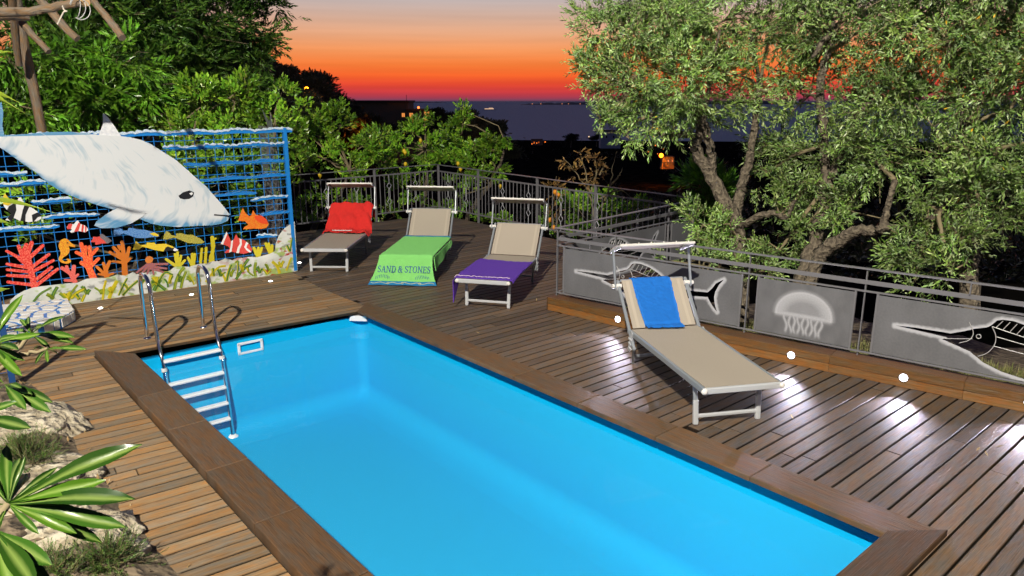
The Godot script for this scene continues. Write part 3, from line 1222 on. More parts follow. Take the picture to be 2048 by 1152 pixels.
func cut(o: Node3D, called: String, poly: PackedVector2Array, z: float, material: Material, th := 0.004, uvs := Vector2.ONE, uvo := Vector2.ZERO) -> void:
	var st := begin()
	sheet(st, poly, th, Transform3D(Basis.IDENTITY, Vector3(0, 0, z)), uvs, uvo)
	put(called, done(st, false), material, o)

func figure(called: String, label: String, cat: String, group := "") -> Node3D:
	var o := thing(called, label, cat, Vector3.ZERO, 0.0, group)
	o.transform = fence_x(MO, MD)
	return o

func bands(o: Node3D, called: String, body: PackedVector2Array, list: Array, z: float, material: Material) -> void:
	for b in list:
		for q in Geometry2D.intersect_polygons(body, b):
			if area(q) > 0.00004:
				cut(o, called, q, z, material, 0.003)

func dolphin_paint() -> ImageTexture:
	var w := 900; var h := 420
	var im := Image.create_empty(w, h, false, Image.FORMAT_RGB8)
	var stroke := noise(1.0, 51, 3)
	var soft := noise(1.0, 52, 3)
	var belly := pl([-0.093, 2.012, 0.248, 1.902, 0.347, 1.799, 0.484, 1.667, 0.598, 1.522, 0.745, 1.395, 0.936, 1.287, 1.120, 1.202, 1.245, 1.152, 1.465, 1.047, 1.782, 0.903, 2.221, 0.845, 2.444, 0.829, 2.567, 0.837, 2.711, 0.915])
	for x in w:
		for y in h:
			# metres on the panel: x from -0.5 to 2.8, y from 0.5 to 2.1
			var p := Vector2(-0.5 + 3.3 * x / w, 2.1 - 1.6 * y / h)
			var by := belly[0].y
			for i in belly.size() - 1:
				if p.x >= belly[i].x and p.x <= belly[i + 1].x:
					by = lerpf(belly[i].y, belly[i + 1].y, (p.x - belly[i].x) / (belly[i + 1].x - belly[i].x))
			if p.x > belly[-1].x:
				by = belly[-1].y
			var up := p.y - by
			# strokes bend round the body
			var q := Vector2(p.x + 1.3 * up * up - 0.9 * up, up)
			var f0 := soft.get_noise_2d(p.x * 1.3 + 7.0, p.y * 1.3)
			var s := stroke.get_noise_2d(q.x * 9.0 + f0 * 1.5, q.y * 1.6) + 0.45 * stroke.get_noise_2d(q.x * 24.0 + f0 * 2.0, q.y * 3.5)
			var f := soft.get_noise_2d(p.x * 2.5, p.y * 2.5)
			var k := clampf(s * 0.8 + f * 0.8 - 0.16, 0, 1)
			var c := Color(0.64, 0.67, 0.69).lerp(Color(0.22, 0.38, 0.5), k * 0.85)
			var e := clampf(1.0 - (up - 0.01) / (0.13 + 0.06 * f), 0, 1)
			c = c.lerp(Color(0.05, 0.24, 0.45), clampf(e * e * (1.1 + s), 0, 1) * 0.9)
			im.set_pixel(x, y, c.linear_to_srgb())
	return ImageTexture.create_from_image(im)

func seabed_paint() -> ImageTexture:
	var w := 1024; var h := 256
	var im := Image.create_empty(w, h, false, Image.FORMAT_RGB8)
	var a := noise(0.007, 61, 3); var b := noise(0.014, 62, 4); var c := noise(0.012, 63, 4); var dn := noise(0.03, 64, 3)
	for x in w:
		for y in h:
			var col := Color(0.55, 0.58, 0.54).lerp(Color(0.68, 0.7, 0.68), clampf(0.5 + b.get_noise_2d(x, y * 1.5), 0, 1))
			var g := a.get_noise_2d(x * 1.4, y * 2.2) + 0.6 * dn.get_noise_2d(x, y * 1.4)
			col = col.lerp(Color(0.3, 0.44, 0.06), smoothstep(0.12, 0.6, g + 0.02 + 0.3 * (float(y) / h - 0.75) * 3.0) * 0.85)
			col = col.lerp(Color(0.16, 0.18, 0.18), smoothstep(0.2, 0.5, c.get_noise_2d(x * 1.3, y * 2.4)) * 0.75)
			col = col.lerp(Color(0.4, 0.03, 0.02), smoothstep(0.22, 0.5, c.get_noise_2d(x * 1.1 + 900.0, y * 2.0)) * smoothstep(0.6, 0.85, float(x) / w))
			im.set_pixel(x, y, col.linear_to_srgb())
	return ImageTexture.create_from_image(im)

func dolphin_panel() -> void:
	var o := figure("mesh_panel", "blue wire mesh screen topped with white painted foam beside the pool", "screen")
	var L := 3.596
	var top := 2.07
	var st := begin()
	bar(st, Vector3(L + 0.0, 0.02, 0), Vector3(L, 2.125, 0), 0.07, 0.05)
	put("post", done(st, false), M.blue_paint, o)
	st = begin()
	bar(st, Vector3(-0.5, 0.02, 0), Vector3(-0.5, 2.2, 0), 0.06, 0.05)
	put("post", done(st, false), M.blue_paint, o)
	# wires
	var n := 0
	var x := -0.42
	while x < L - 0.05:
		st = begin()
		tube(st, [Vector3(x, 0.03, -0.006), Vector3(x, top, -0.006)], [0.0052], 5, false)
		put("wire", done(st), M.blue_paint, o)
		x += 0.126
	var y := 0.1
	while y < top - 0.04:
		st = begin()
		tube(st, [Vector3(-0.5, y, 0.003), Vector3(L, y, 0.003)], [0.0052], 5, false)
		put("wire", done(st), M.blue_paint, o)
		y += 0.118
	# wavy strips of painted sheet
	var rng := RandomNumberGenerator.new()
	rng.seed = 8
	var foam := speckle(lin(0.25, 0.42, 0.6), lin(0.82, 0.84, 0.86), 17, 0.06, 5.0)
	var ends := [[Vector2(-0.081, 2.091), Vector2(3.704, 2.092)], [Vector2(1.938, 1.9), Vector2(3.65, 1.909)], [Vector2(2.172, 1.673), Vector2(3.631, 1.669)], [Vector2(2.327, 1.455), Vector2(3.62, 1.461)], [Vector2(2.523, 1.24), Vector2(3.124, 1.231)], [Vector2(3.015, 1.127), Vector2(3.604, 1.151)], [Vector2(3.138, 0.904), Vector2(3.589, 0.926)], [Vector2(3.056, 0.595), Vector2(3.362, 0.582)], [Vector2(0.031, 1.675), Vector2(0.41, 1.671)], [Vector2(0.013, 1.552), Vector2(0.584, 1.546)], [Vector2(0.396, 1.324), Vector2(0.82, 1.313)], [Vector2(0.487, 1.123), Vector2(1.106, 1.11)], [Vector2(-0.011, 1.011), Vector2(0.655, 0.999)]]
	for i in ends.size():
		var a: Vector2 = ends[i][0]; var b: Vector2 = ends[i][1]
		var wdt := 0.045 if i > 0 else 0.06
		var upper := PackedVector2Array(); var lower := PackedVector2Array(); var mids := PackedVector2Array()
		var m := maxi(6, int(a.distance_to(b) / 0.03))
		for k in m + 1:
			var t := float(k) / m
			var p := a.lerp(b, t)
			var wv := 0.012 * sin(t * a.distance_to(b) * 11.0 + i) + rng.randf_range(-0.003, 0.003)
			var endk := sqrt(clampf(minf(t, 1.0 - t) * 14.0, 0.15, 1.0)) if i > 0 else 1.0
			lower.append(p + Vector2(0, -wdt * 0.5 * endk + wv * 0.3))
			upper.append(p + Vector2(0, wdt * 0.5 * endk + wv))
			mids.append(p + Vector2(0, rng.randf_range(-0.004, 0.018)) + Vector2(0, wv))
		var s := upper.duplicate(); lower.reverse(); s.append_array(lower)
		cut(o, "wave_strip", s, 0.02, M.blue_paint, 0.006)
		# foam: a bumpy crest
		var crest := PackedVector2Array()
		for k in m + 1:
			crest.append(upper[k] + Vector2(0, -0.006 + 0.024 * absf(sin(k * 1.05 + i)) * rng.randf_range(0.7, 1.1)))
		mids.reverse()
		crest.append_array(mids)
		cut(o, "foam_crest", crest, 0.027, foam, 0.01)
	# the seabed sheet along the bottom
	var sb := figure("seabed_panel", "painted seabed sheet in white and green along the foot of the mesh screen", "painted panel")
	var outline := pl([-0.022, -0.015, 0.022, 0.154, 0.086, 0.207, 0.174, 0.250, 0.276, 0.278, 0.440, 0.278, 0.634, 0.274, 0.743, 0.264, 0.854, 0.300, 0.941, 0.300, 1.056, 0.279, 1.139, 0.287, 1.211, 0.307, 1.302, 0.274, 1.400, 0.314, 1.434, 0.275, 1.538, 0.280, 1.701, 0.292, 1.803, 0.249, 1.857, 0.276, 1.918, 0.310, 2.020, 0.303, 2.097, 0.285, 2.211, 0.305, 2.258, 0.308, 2.327, 0.298, 2.421, 0.323, 2.502, 0.312, 2.594, 0.340, 2.685, 0.299, 2.761, 0.325, 2.845, 0.314, 2.932, 0.318, 3.046, 0.298, 3.120, 0.309, 3.214, 0.322, 3.307, 0.352, 3.327, 0.463, 3.390, 0.590, 3.480, 0.678, 3.637, 0.763, 3.627, 0.007, 1.615, -0.023, 0.671, -0.028, 0.204, -0.017])
	var seabed := mat(Color.WHITE, 0.45)
	seabed.albedo_texture = seabed_paint()
	cut(sb, "sheet", outline, 0.026, seabed, 0.008, Vector2(0.27, 1.0), Vector2(0, 0.0))
	var greens := [mat(lin(0.5, 0.46, 0.015), 0.4), mat(lin(0.3, 0.36, 0.02), 0.4), mat(lin(0.03, 0.16, 0.04), 0.4), mat(lin(0.62, 0.5, 0.02), 0.4), mat(lin(0.16, 0.26, 0.02), 0.4)]
	var blades := [pl([1.633, 0.020, 1.729, 0.199, 1.786, 0.263, 1.873, 0.202]), pl([1.763, 0.011, 1.685, 0.097, 1.616, 0.155]), pl([1.800, 0.042, 1.797, 0.116, 1.764, 0.163]), pl([1.872, -0.006, 1.909, 0.123, 1.977, 0.236, 2.033, 0.289]), pl([1.958, 0.005, 2.000, 0.134, 2.049, 0.226]), pl([2.137, 0.027, 2.111, 0.106, 2.088, 0.165]), pl([2.172, 0.034, 2.191, 0.156, 2.212, 0.252]), pl([2.290, 0.041, 2.396, 0.164, 2.498, 0.237, 2.582, 0.232]), pl([2.561, 0.013, 2.535, 0.118, 2.502, 0.149]), pl([2.573, 0.011, 2.609, 0.133, 2.661, 0.234]), pl([2.723, 0.053, 2.753, 0.177, 2.758, 0.291, 2.718, 0.258]), pl([2.708, 0.016, 2.806, 0.144, 2.942, 0.196]), pl([2.822, 0.180, 2.864, 0.238, 2.913, 0.290]), pl([2.959, 0.031, 2.912, 0.077, 2.878, 0.114]), pl([2.990, 0.026, 2.979, 0.119, 3.011, 0.225]), pl([3.163, 0.027, 3.129, 0.085, 3.107, 0.121]), pl([3.163, 0.027, 3.199, 0.068, 3.222, 0.105]), pl([3.352, 0.013, 3.316, 0.138, 3.250, 0.206]), pl([3.453, 0.039, 3.503, 0.152, 3.542, 0.227]), pl([3.529, 0.322, 3.558, 0.437, 3.585, 0.526]), pl([3.529, 0.322, 3.507, 0.377, 3.490, 0.419]), pl([0.254, 0.099, 0.327, 0.187, 0.460, 0.247]), pl([0.448, 0.097, 0.475, 0.174, 0.527, 0.246]), pl([0.592, 0.093, 0.571, 0.128, 0.541, 0.163]), pl([0.623, 0.068, 0.680, 0.171, 0.745, 0.238]), pl([0.649, 0.074, 0.728, 0.143, 0.829, 0.179]), pl([0.763, 0.013, 0.787, 0.061, 0.810, 0.099]), pl([1.000, -0.017, 1.030, 0.147, 1.069, 0.246]), pl([1.075, 0.003, 1.127, 0.121, 1.194, 0.221]), pl([1.189, 0.026, 1.248, 0.134, 1.317, 0.240]), pl([1.234, 0.019, 1.329, 0.110, 1.442, 0.189]), pl([1.615, 0.022, 1.662, 0.091, 1.717, 0.159]), pl([1.700, 0.074, 1.656, 0.124, 1.603, 0.165])]
	# more small painted weeds, in threes along the foot of the sheet
	var prng := RandomNumberGenerator.new()
	prng.seed = 29
	for i in 22:
		var bx := 0.45 + i * 0.138 + prng.randf_range(-0.04, 0.04)
		var by := 0.04 + prng.randf() * 0.07
		for j in 2 + i % 2:
			var lean := prng.randf_range(-0.07, 0.07)
			var hh := prng.randf_range(0.05, 0.12)
			blades.append(PackedVector2Array([Vector2(bx, by), Vector2(bx + lean * 0.4, by + hh * 0.6), Vector2(bx + lean, by + hh)]))
	for i in blades.size():
		var two := i % 2
		for lay in 2:
			var w: float = (0.034 if lay == 0 else 0.015) * (1.0 + 0.3 * sin(i * 2.3))
			var pth := PackedVector2Array()
			for p in arc2(blades[i]):
				pth.append(p + (Vector2(0.004, 0.003) if lay else Vector2.ZERO))
			for q in Geometry2D.offset_polyline(pth, w * 0.5, Geometry2D.JOIN_ROUND, Geometry2D.END_ROUND):
				if not Geometry2D.is_polygon_clockwise(q):
					cut(sb, "painted_blade", q, 0.0325 + lay * 0.0026, greens[(i + lay * 2 + two) % 5], 0.002)
	# red coral, yellow weed
	var red := speckle(lin(0.66, 0.012, 0.01), lin(0.8, 0.22, 0.14), 91, 0.03, 5.0)
	var pink := speckle(lin(0.62, 0.06, 0.05), lin(0.7, 0.2, 0.16), 92, 0.05, 6.0)
	var redgold := speckle(lin(0.5, 0.05, 0.015), lin(0.62, 0.3, 0.012), 93, 0.09, 8.0)
	var orange := speckle(lin(0.7, 0.03, 0.012), lin(0.76, 0.24, 0.05), 94, 0.035, 5.0)
	var corals := [
		["large bright red many-armed coral cut-out at the left of the mesh", red, [[0.291, 0.283, 0.279, 0.571, 0.069], [0.279, 0.571, 0.278, 0.708, 0.061], [0.276, 0.698, 0.339, 0.831, 0.053], [0.299, 0.656, 0.446, 0.780, 0.046], [0.273, 0.533, 0.182, 0.652, 0.046], [0.212, 0.639, 0.075, 0.757, 0.040], [0.222, 0.657, 0.199, 0.804, 0.046], [0.220, 0.696, 0.280, 0.814, 0.046], [0.310, 0.537, 0.496, 0.665, 0.042], [0.310, 0.478, 0.530, 0.582, 0.040], [0.329, 0.377, 0.503, 0.501, 0.042], [0.327, 0.307, 0.561, 0.468, 0.042], [0.268, 0.524, 0.056, 0.601, 0.042], [0.253, 0.477, 0.047, 0.533, 0.038], [0.269, 0.415, 0.040, 0.464, 0.042], [0.286, 0.304, 0.033, 0.382, 0.042]]],
		["orange red forked coral cut-out right of the seahorse", orange, [[0.930, 0.313, 0.898, 0.446, 0.086], [0.898, 0.446, 0.828, 0.512, 0.060], [0.892, 0.467, 0.874, 0.602, 0.069], [0.873, 0.592, 0.790, 0.653, 0.051], [0.874, 0.602, 0.855, 0.756, 0.053], [0.882, 0.631, 0.901, 0.710, 0.046], [0.920, 0.484, 0.935, 0.594, 0.064], [0.932, 0.574, 0.944, 0.705, 0.049], [0.943, 0.593, 1.024, 0.670, 0.046], [0.935, 0.461, 1.025, 0.542, 0.046]]],
		["small pinkish red coral cut-out below the seahorse", pink, [[0.724, 0.282, 0.692, 0.394, 0.058], [0.692, 0.394, 0.609, 0.476, 0.051], [0.669, 0.417, 0.661, 0.489, 0.042], [0.714, 0.370, 0.741, 0.478, 0.053], [0.722, 0.328, 0.770, 0.367, 0.035], [0.714, 0.299, 0.621, 0.313, 0.040]]],
		["small speckled red coral cut-out low between the two larger forked corals", redgold, [[1.085, 0.301, 1.086, 0.420, 0.058], [1.084, 0.400, 1.070, 0.474, 0.042], [1.097, 0.398, 1.144, 0.485, 0.046], [1.066, 0.329, 0.990, 0.438, 0.040], [1.095, 0.310, 1.165, 0.325, 0.033], [1.086, 0.311, 1.000, 0.339, 0.033]]],
		["red coral cut-out dotted with yellow left of the octopus", redgold, [[1.300, 0.295, 1.311, 0.431, 0.075], [1.311, 0.431, 1.313, 0.556, 0.069], [1.316, 0.545, 1.319, 0.727, 0.051], [1.303, 0.516, 1.211, 0.662, 0.051], [1.301, 0.495, 1.163, 0.606, 0.046], [1.287, 0.455, 1.180, 0.485, 0.035], [1.335, 0.470, 1.392, 0.640, 0.046], [1.332, 0.449, 1.389, 0.494, 0.035], [1.290, 0.632, 1.272, 0.676, 0.046]]]]
	for c in corals:
		var f := figure("coral_cutout", c[0], "coral cut-out", "coral cut-outs on the mesh screen")
		for q in joined(c[2]):
			cut(f, "coral", q, 0.017, c[1], 0.005)
	var yel := speckle(lin(0.45, 0.42, 0.015), lin(0.62, 0.5, 0.02), 95, 0.09, 7.0)
	var weeds := [
		["bushy yellow weed cut-out left of the right ladder handrail", [[1.950, 0.301, 1.820, 0.427, 0.044], [1.950, 0.301, 1.937, 0.484, 0.039], [1.956, 0.300, 1.972, 0.504, 0.039], [1.967, 0.298, 2.011, 0.451, 0.039], [1.972, 0.298, 2.055, 0.384, 0.039]]],
		["three-bladed yellow weed cut-out behind the right ladder handrail", [[2.145, 0.274, 2.098, 0.415, 0.039], [2.145, 0.274, 2.159, 0.456, 0.047], [2.157, 0.272, 2.193, 0.452, 0.037]]],
		["thin green yellow weed cut-out, first upright stalk right of the three-bladed weed", [[2.254, 0.321, 2.291, 0.513, 0.039]]],
		["narrow golden weed cut-out, second upright stalk right of the three-bladed weed", [[2.316, 0.306, 2.349, 0.518, 0.042]]],
		["tall bent yellow weed cut-out left of the clownfish", [[2.397, 0.289, 2.414, 0.399, 0.081], [2.412, 0.387, 2.451, 0.543, 0.054], [2.445, 0.538, 2.445, 0.655, 0.061], [2.466, 0.628, 2.492, 0.637, 0.032]]],
		["squat yellow weed cut-out right below the clownfish", [[3.047, 0.317, 3.007, 0.438, 0.052], [3.053, 0.316, 3.070, 0.430, 0.047], [3.072, 0.314, 3.120, 0.424, 0.044]]],
		["upright yellow weed cut-out beside the green mound at the right", [[3.239, 0.319, 3.182, 0.481, 0.047], [3.239, 0.319, 3.227, 0.476, 0.047], [3.259, 0.316, 3.276, 0.444, 0.044]]]]
	for c in weeds:
		var f := figure("weed_cutout", c[0], "weed cut-out", "yellow weed cut-outs on the mesh screen")
		for q in joined(c[1]):
			cut(f, "weed", q, 0.018, yel, 0.004)
	# the dolphin
	var dp := mat(Color.WHITE, 0.42)
	dp.albedo_texture = dolphin_paint()
	var us := Vector2(1.0 / 3.3, 1.0 / 1.6)
	var uo := Vector2(0.5 / 3.3, 1.1 / 1.6)
	var f := figure("dolphin_cutout", "large white and pale blue painted dolphin cut from sheet on the mesh screen", "dolphin cut-out")
	var body := pl([0.244, 2.115, 0.452, 2.121, 0.682, 2.139, 0.902, 2.139, 1.065, 2.117, 1.226, 2.089, 1.460, 2.070, 1.573, 2.051, 1.697, 2.013, 1.798, 1.959, 1.931, 1.857, 2.074, 1.747, 2.187, 1.628, 2.307, 1.494, 2.431, 1.364, 2.554, 1.189, 2.637, 1.070, 2.690, 0.981, 2.715, 0.958, 2.693, 0.942, 2.506, 0.977, 2.691, 0.917, 2.666, 0.870, 2.567, 0.837, 2.444, 0.829, 2.221, 0.845, 1.996, 0.854, 1.781, 0.897, 1.681, 0.934, 1.595, 0.982, 1.467, 1.060, 1.344, 1.111, 1.246, 1.165, 1.122, 1.214, 0.938, 1.299, 0.746, 1.407, 0.600, 1.534, 0.486, 1.679, 0.348, 1.810, 0.250, 1.914, 0.164, 1.992, 0.051, 2.036, -0.060, 2.235, -0.058, 2.429, 0.076, 2.205, 0.189, 2.162, 0.211, 2.287, 0.213, 2.427, 0.270, 2.494, 0.272, 2.371, 0.242, 2.229])
	cut(f, "body", body, 0.045, dp, 0.006, us, uo)
	var grey := speckle(lin(0.62, 0.64, 0.68), lin(0.8, 0.81, 0.83), 96, 0.02, 3.0)
	cut(f, "dorsal_fin", pl([1.214, 2.083, 1.282, 2.228, 1.290, 2.337, 1.303, 2.355, 1.351, 2.294, 1.411, 2.182, 1.465, 2.070]), 0.038, grey, 0.005)
	cut(f, "pectoral_fin", pl([1.428, 1.227, 1.195, 1.118, 1.052, 1.022, 1.024, 0.974, 1.087, 0.935, 1.256, 0.918, 1.443, 0.958, 1.583, 1.030, 1.643, 1.084, 1.517, 1.187]), 0.056, dp, 0.005, us, uo + Vector2(0.0, -0.09))
	var black := mat(lin(0.012, 0.012, 0.014), 0.4)
	cut(f, "eye", pl([2.060, 1.269, 2.121, 1.311, 2.207, 1.332, 2.261, 1.301, 2.243, 1.248, 2.188, 1.218, 2.124, 1.217, 2.075, 1.234]), 0.0505, black, 0.003)
	cut(f, "eye_glint", pl([2.196, 1.292, 2.236, 1.306, 2.246, 1.282, 2.219, 1.263]), 0.0535, M.white, 0.003)
	cut(f, "mouth_line", pl([2.493, 0.982, 2.694, 0.946, 2.692, 0.928, 2.491, 0.964]), 0.0502, black, 0.002)
	# fish
	var white := mat(lin(0.74, 0.74, 0.74), 0.45)
	var scarlet := speckle(lin(0.6, 0.03, 0.03), lin(0.68, 0.1, 0.07), 97, 0.05, 6.0)
	var yellow := speckle(lin(0.66, 0.44, 0.012), lin(0.72, 0.56, 0.05), 98, 0.05, 6.0)
	f = figure("fish_cutout", "small red and white striped fish above the seahorse", "fish cut-out", "fish cut-outs on the mesh screen")
	var p := pl([0.726, 0.979, 0.757, 1.020, 0.811, 1.010, 0.841, 1.046, 0.859, 1.054, 0.875, 1.008, 0.923, 0.983, 0.953, 0.945, 0.954, 0.915, 0.920, 0.894, 0.854, 0.916, 0.811, 0.915, 0.771, 0.905, 0.752, 0.917, 0.781, 0.948, 0.731, 0.954])
	cut(f, "body", p, 0.02, white)
	bands(f, "stripe", p, [pl([0.718, 0.950, 0.749, 1.026, 0.794, 1.016, 0.763, 0.940]), pl([0.792, 0.903, 0.860, 1.024, 0.884, 1.012, 0.834, 0.893]), pl([0.873, 0.894, 0.895, 1.001, 0.916, 0.994, 0.894, 0.892]), pl([0.915, 0.889, 0.927, 0.978, 0.943, 0.966, 0.928, 0.888])], 0.0238, scarlet)
	f = figure("fish_cutout", "small red fish with a dark grey back above the forked coral", "fish cut-out", "fish cut-outs on the mesh screen")
	p = pl([0.960, 0.764, 0.997, 0.810, 0.995, 0.830, 1.042, 0.820, 1.079, 0.826, 1.072, 0.847, 1.109, 0.853, 1.140, 0.819, 1.181, 0.784, 1.204, 0.751, 1.156, 0.725, 1.075, 0.730, 1.030, 0.723, 1.009, 0.727, 1.012, 0.757])
	cut(f, "body", p, 0.02, scarlet)
	bands(f, "dark_back", p, [pl([1.067, 0.863, 1.224, 0.845, 1.207, 0.704, 1.145, 0.711, 1.116, 0.766, 1.076, 0.806])], 0.0238, speckle(lin(0.06, 0.05, 0.06), lin(0.3, 0.28, 0.3), 99, 0.06, 7.0))
	f = figure("seahorse_cutout", "golden seahorse cut-out between the corals", "seahorse cut-out")
	cut(f, "body", smooth_poly(pl([0.608, 0.755, 0.628, 0.812, 0.656, 0.834, 0.691, 0.843, 0.723, 0.826, 0.746, 0.779, 0.792, 0.738, 0.781, 0.716, 0.736, 0.735, 0.711, 0.748, 0.724, 0.706, 0.714, 0.663, 0.680, 0.627, 0.639, 0.607, 0.623, 0.584, 0.641, 0.557, 0.669, 0.550, 0.688, 0.566, 0.668, 0.573, 0.674, 0.586, 0.708, 0.581, 0.721, 0.556, 0.705, 0.528, 0.666, 0.522, 0.625, 0.534, 0.591, 0.564, 0.587, 0.599, 0.620, 0.655, 0.617, 0.695, 0.612, 0.725])), 0.02, speckle(lin(0.62, 0.16, 0.012), lin(0.72, 0.42, 0.02), 100, 0.03, 6.0))
	cut(f, "eye", pl([0.703, 0.792, 0.720, 0.790, 0.718, 0.776, 0.701, 0.778]), 0.0235, black, 0.003)
	f = figure("fish_cutout", "long blue fish with a yellow face under the dolphin's chin", "fish cut-out", "fish cut-outs on the mesh screen")
	p = pl([1.231, 0.824, 1.244, 0.894, 1.280, 0.926, 1.323, 0.907, 1.346, 0.868, 1.401, 0.867, 1.413, 0.897, 1.468, 0.891, 1.522, 0.870, 1.614, 0.850, 1.705, 0.814, 1.768, 0.770, 1.765, 0.744, 1.688, 0.747, 1.592, 0.742, 1.490, 0.759, 1.402, 0.805, 1.342, 0.838, 1.303, 0.816])
	cut(f, "body", p, 0.02, speckle(lin(0.02, 0.12, 0.42), lin(0.2, 0.36, 0.6), 101, 0.04, 6.0))
	cut(f, "face", pl([1.656, 0.798, 1.714, 0.807, 1.764, 0.768, 1.759, 0.747, 1.699, 0.762]), 0.0238, yellow, 0.003)
	f = figure("fish_cutout", "yellow fish with a black patch and white nose above the octopus", "fish cut-out", "fish cut-outs on the mesh screen")
	p = pl([1.430, 0.609, 1.480, 0.719, 1.525, 0.658, 1.600, 0.657, 1.609, 0.683, 1.696, 0.669, 1.722, 0.646, 1.833, 0.641, 1.916, 0.595, 1.985, 0.536, 1.958, 0.524, 1.887, 0.539, 1.789, 0.539, 1.685, 0.573, 1.614, 0.608, 1.551, 0.632, 1.500, 0.601])
	cut(f, "body", p, 0.02, yellow)
	bands(f, "black_patch", p, [pl([1.788, 0.527, 1.820, 0.571, 1.833, 0.587, 1.861, 0.602, 1.902, 0.573, 1.941, 0.571, 1.913, 0.517])], 0.0238, black)
	bands(f, "white_nose", p, [pl([1.918, 0.535, 1.928, 0.558, 1.953, 0.579, 1.998, 0.535, 1.950, 0.507])], 0.0268, white)
	f = figure("fish_cutout", "dull olive yellow fish right of the blue fish", "fish cut-out", "fish cut-outs on the mesh screen")
	cut(f, "body", pl([1.813, 0.702, 1.830, 0.760, 1.863, 0.809, 1.888, 0.795, 1.926, 0.743, 1.986, 0.731, 1.978, 0.761, 2.034, 0.764, 2.098, 0.736, 2.197, 0.719, 2.283, 0.661, 2.338, 0.606, 2.298, 0.586, 2.196, 0.598, 2.108, 0.620, 2.024, 0.672, 1.950, 0.711, 1.906, 0.704, 1.861, 0.695]), 0.02, speckle(lin(0.24, 0.22, 0.03), lin(0.5, 0.44, 0.08), 102, 0.04, 6.0))
	f = figure("fish_cutout", "bright orange fish at the tip of the dolphin's nose", "fish cut-out", "fish cut-outs on the mesh screen")
	p = pl([2.814, 0.857, 2.849, 0.947, 2.893, 1.032, 2.929, 0.952, 2.980, 0.903, 3.006, 0.920, 3.037, 0.990, 3.069, 0.920, 3.160, 0.893, 3.219, 0.836, 3.242, 0.764, 3.209, 0.716, 3.132, 0.705, 3.032, 0.722, 2.970, 0.722, 2.872, 0.729, 2.887, 0.756, 2.951, 0.787, 2.907, 0.842, 2.858, 0.847])
	cut(f, "body", p, 0.04, speckle(lin(0.74, 0.12, 0.012), lin(0.72, 0.26, 0.02), 103, 0.03, 4.0))
	bands(f, "red_back", p, [smooth_poly(pl([3.035, 0.898, 3.162, 0.912, 3.252, 0.769, 3.138, 0.781, 3.068, 0.838]))], 0.0438, speckle(lin(0.74, 0.03, 0.015), lin(0.72, 0.12, 0.02), 104, 0.05, 5.0))
	f = figure("fish_cutout", "red clownfish with wavy white bands below the orange fish", "fish cut-out", "fish cut-outs on the mesh screen")
	p = pl([2.543, 0.551, 2.597, 0.638, 2.641, 0.720, 2.664, 0.655, 2.693, 0.577, 2.737, 0.597, 2.754, 0.645, 2.774, 0.668, 2.788, 0.616, 2.870, 0.575, 2.939, 0.510, 2.975, 0.429, 2.959, 0.386, 2.852, 0.374, 2.743, 0.401, 2.685, 0.427, 2.635, 0.414, 2.588, 0.420, 2.609, 0.449, 2.665, 0.467, 2.644, 0.507, 2.587, 0.539])
	cut(f, "body", p, 0.03, scarlet)
	bands(f, "white_band", p, [pl([2.529, 0.552, 2.642, 0.732, 2.657, 0.703, 2.573, 0.535]), pl([2.648, 0.419, 2.681, 0.516, 2.695, 0.595, 2.720, 0.592, 2.698, 0.488, 2.677, 0.403]), pl([2.739, 0.382, 2.775, 0.479, 2.810, 0.525, 2.809, 0.601, 2.841, 0.591, 2.835, 0.510, 2.800, 0.451, 2.780, 0.377]), pl([2.945, 0.369, 2.893, 0.420, 2.864, 0.468, 2.887, 0.516, 2.905, 0.546, 2.937, 0.523, 2.907, 0.489, 2.897, 0.458, 2.933, 0.422, 2.964, 0.379])], 0.0338, white)
	f = figure("fish_cutout", "black and white fish with a yellow tail at the left of the mesh", "fish cut-out", "fish cut-outs on the mesh screen")
	p = pl([0.131, 1.407, 0.155, 1.446, 0.184, 1.380, 0.209, 1.332, 0.251, 1.318, 0.279, 1.379, 0.303, 1.387, 0.324, 1.330, 0.337, 1.287, 0.396, 1.254, 0.439, 1.209, 0.478, 1.159, 0.478, 1.116, 0.432, 1.088, 0.343, 1.083, 0.250, 1.110, 0.198, 1.150, 0.174, 1.113, 0.110, 1.129, 0.154, 1.170, 0.182, 1.198, 0.146, 1.247, 0.124, 1.294, 0.114, 1.352])
	cut(f, "body", p, 0.03, white)
	bands(f, "black_band", p, [pl([0.110, 1.193, 0.171, 1.290, 0.243, 1.330, 0.238, 1.238, 0.171, 1.095]), pl([0.255, 1.087, 0.297, 1.222, 0.331, 1.299, 0.381, 1.284, 0.321, 1.173, 0.303, 1.070]), pl([0.381, 1.074, 0.384, 1.167, 0.457, 1.196, 0.490, 1.146, 0.439, 1.134])], 0.0338, black)
	bands(f, "yellow_tail", p, [pl([0.121, 1.464, 0.167, 1.461, 0.220, 1.332, 0.162, 1.298, 0.101, 1.330])], 0.0368, yellow)
	f = figure("octopus_cutout", "small orange and blue octopus cut-out above the left ladder handrail", "octopus cut-out")
	var oct := speckle(lin(0.62, 0.14, 0.03), lin(0.12, 0.1, 0.28), 105, 0.05, 8.0)
	cut(f, "head", smooth_poly(pl([1.561, 0.471, 1.583, 0.498, 1.617, 0.501, 1.653, 0.481, 1.658, 0.443, 1.630, 0.404, 1.582, 0.405, 1.557, 0.435])), 0.036, speckle(lin(0.68, 0.16, 0.02), lin(0.6, 0.24, 0.05), 106, 0.05, 6.0))
	for q in joined([[1.611, 0.411, 1.441, 0.302, 0.033], [1.616, 0.405, 1.490, 0.268, 0.031], [1.620, 0.400, 1.566, 0.268, 0.031], [1.629, 0.398, 1.641, 0.246, 0.031], [1.625, 0.404, 1.722, 0.278, 0.031]]):
		cut(f, "arms", q, 0.03, oct, 0.004)
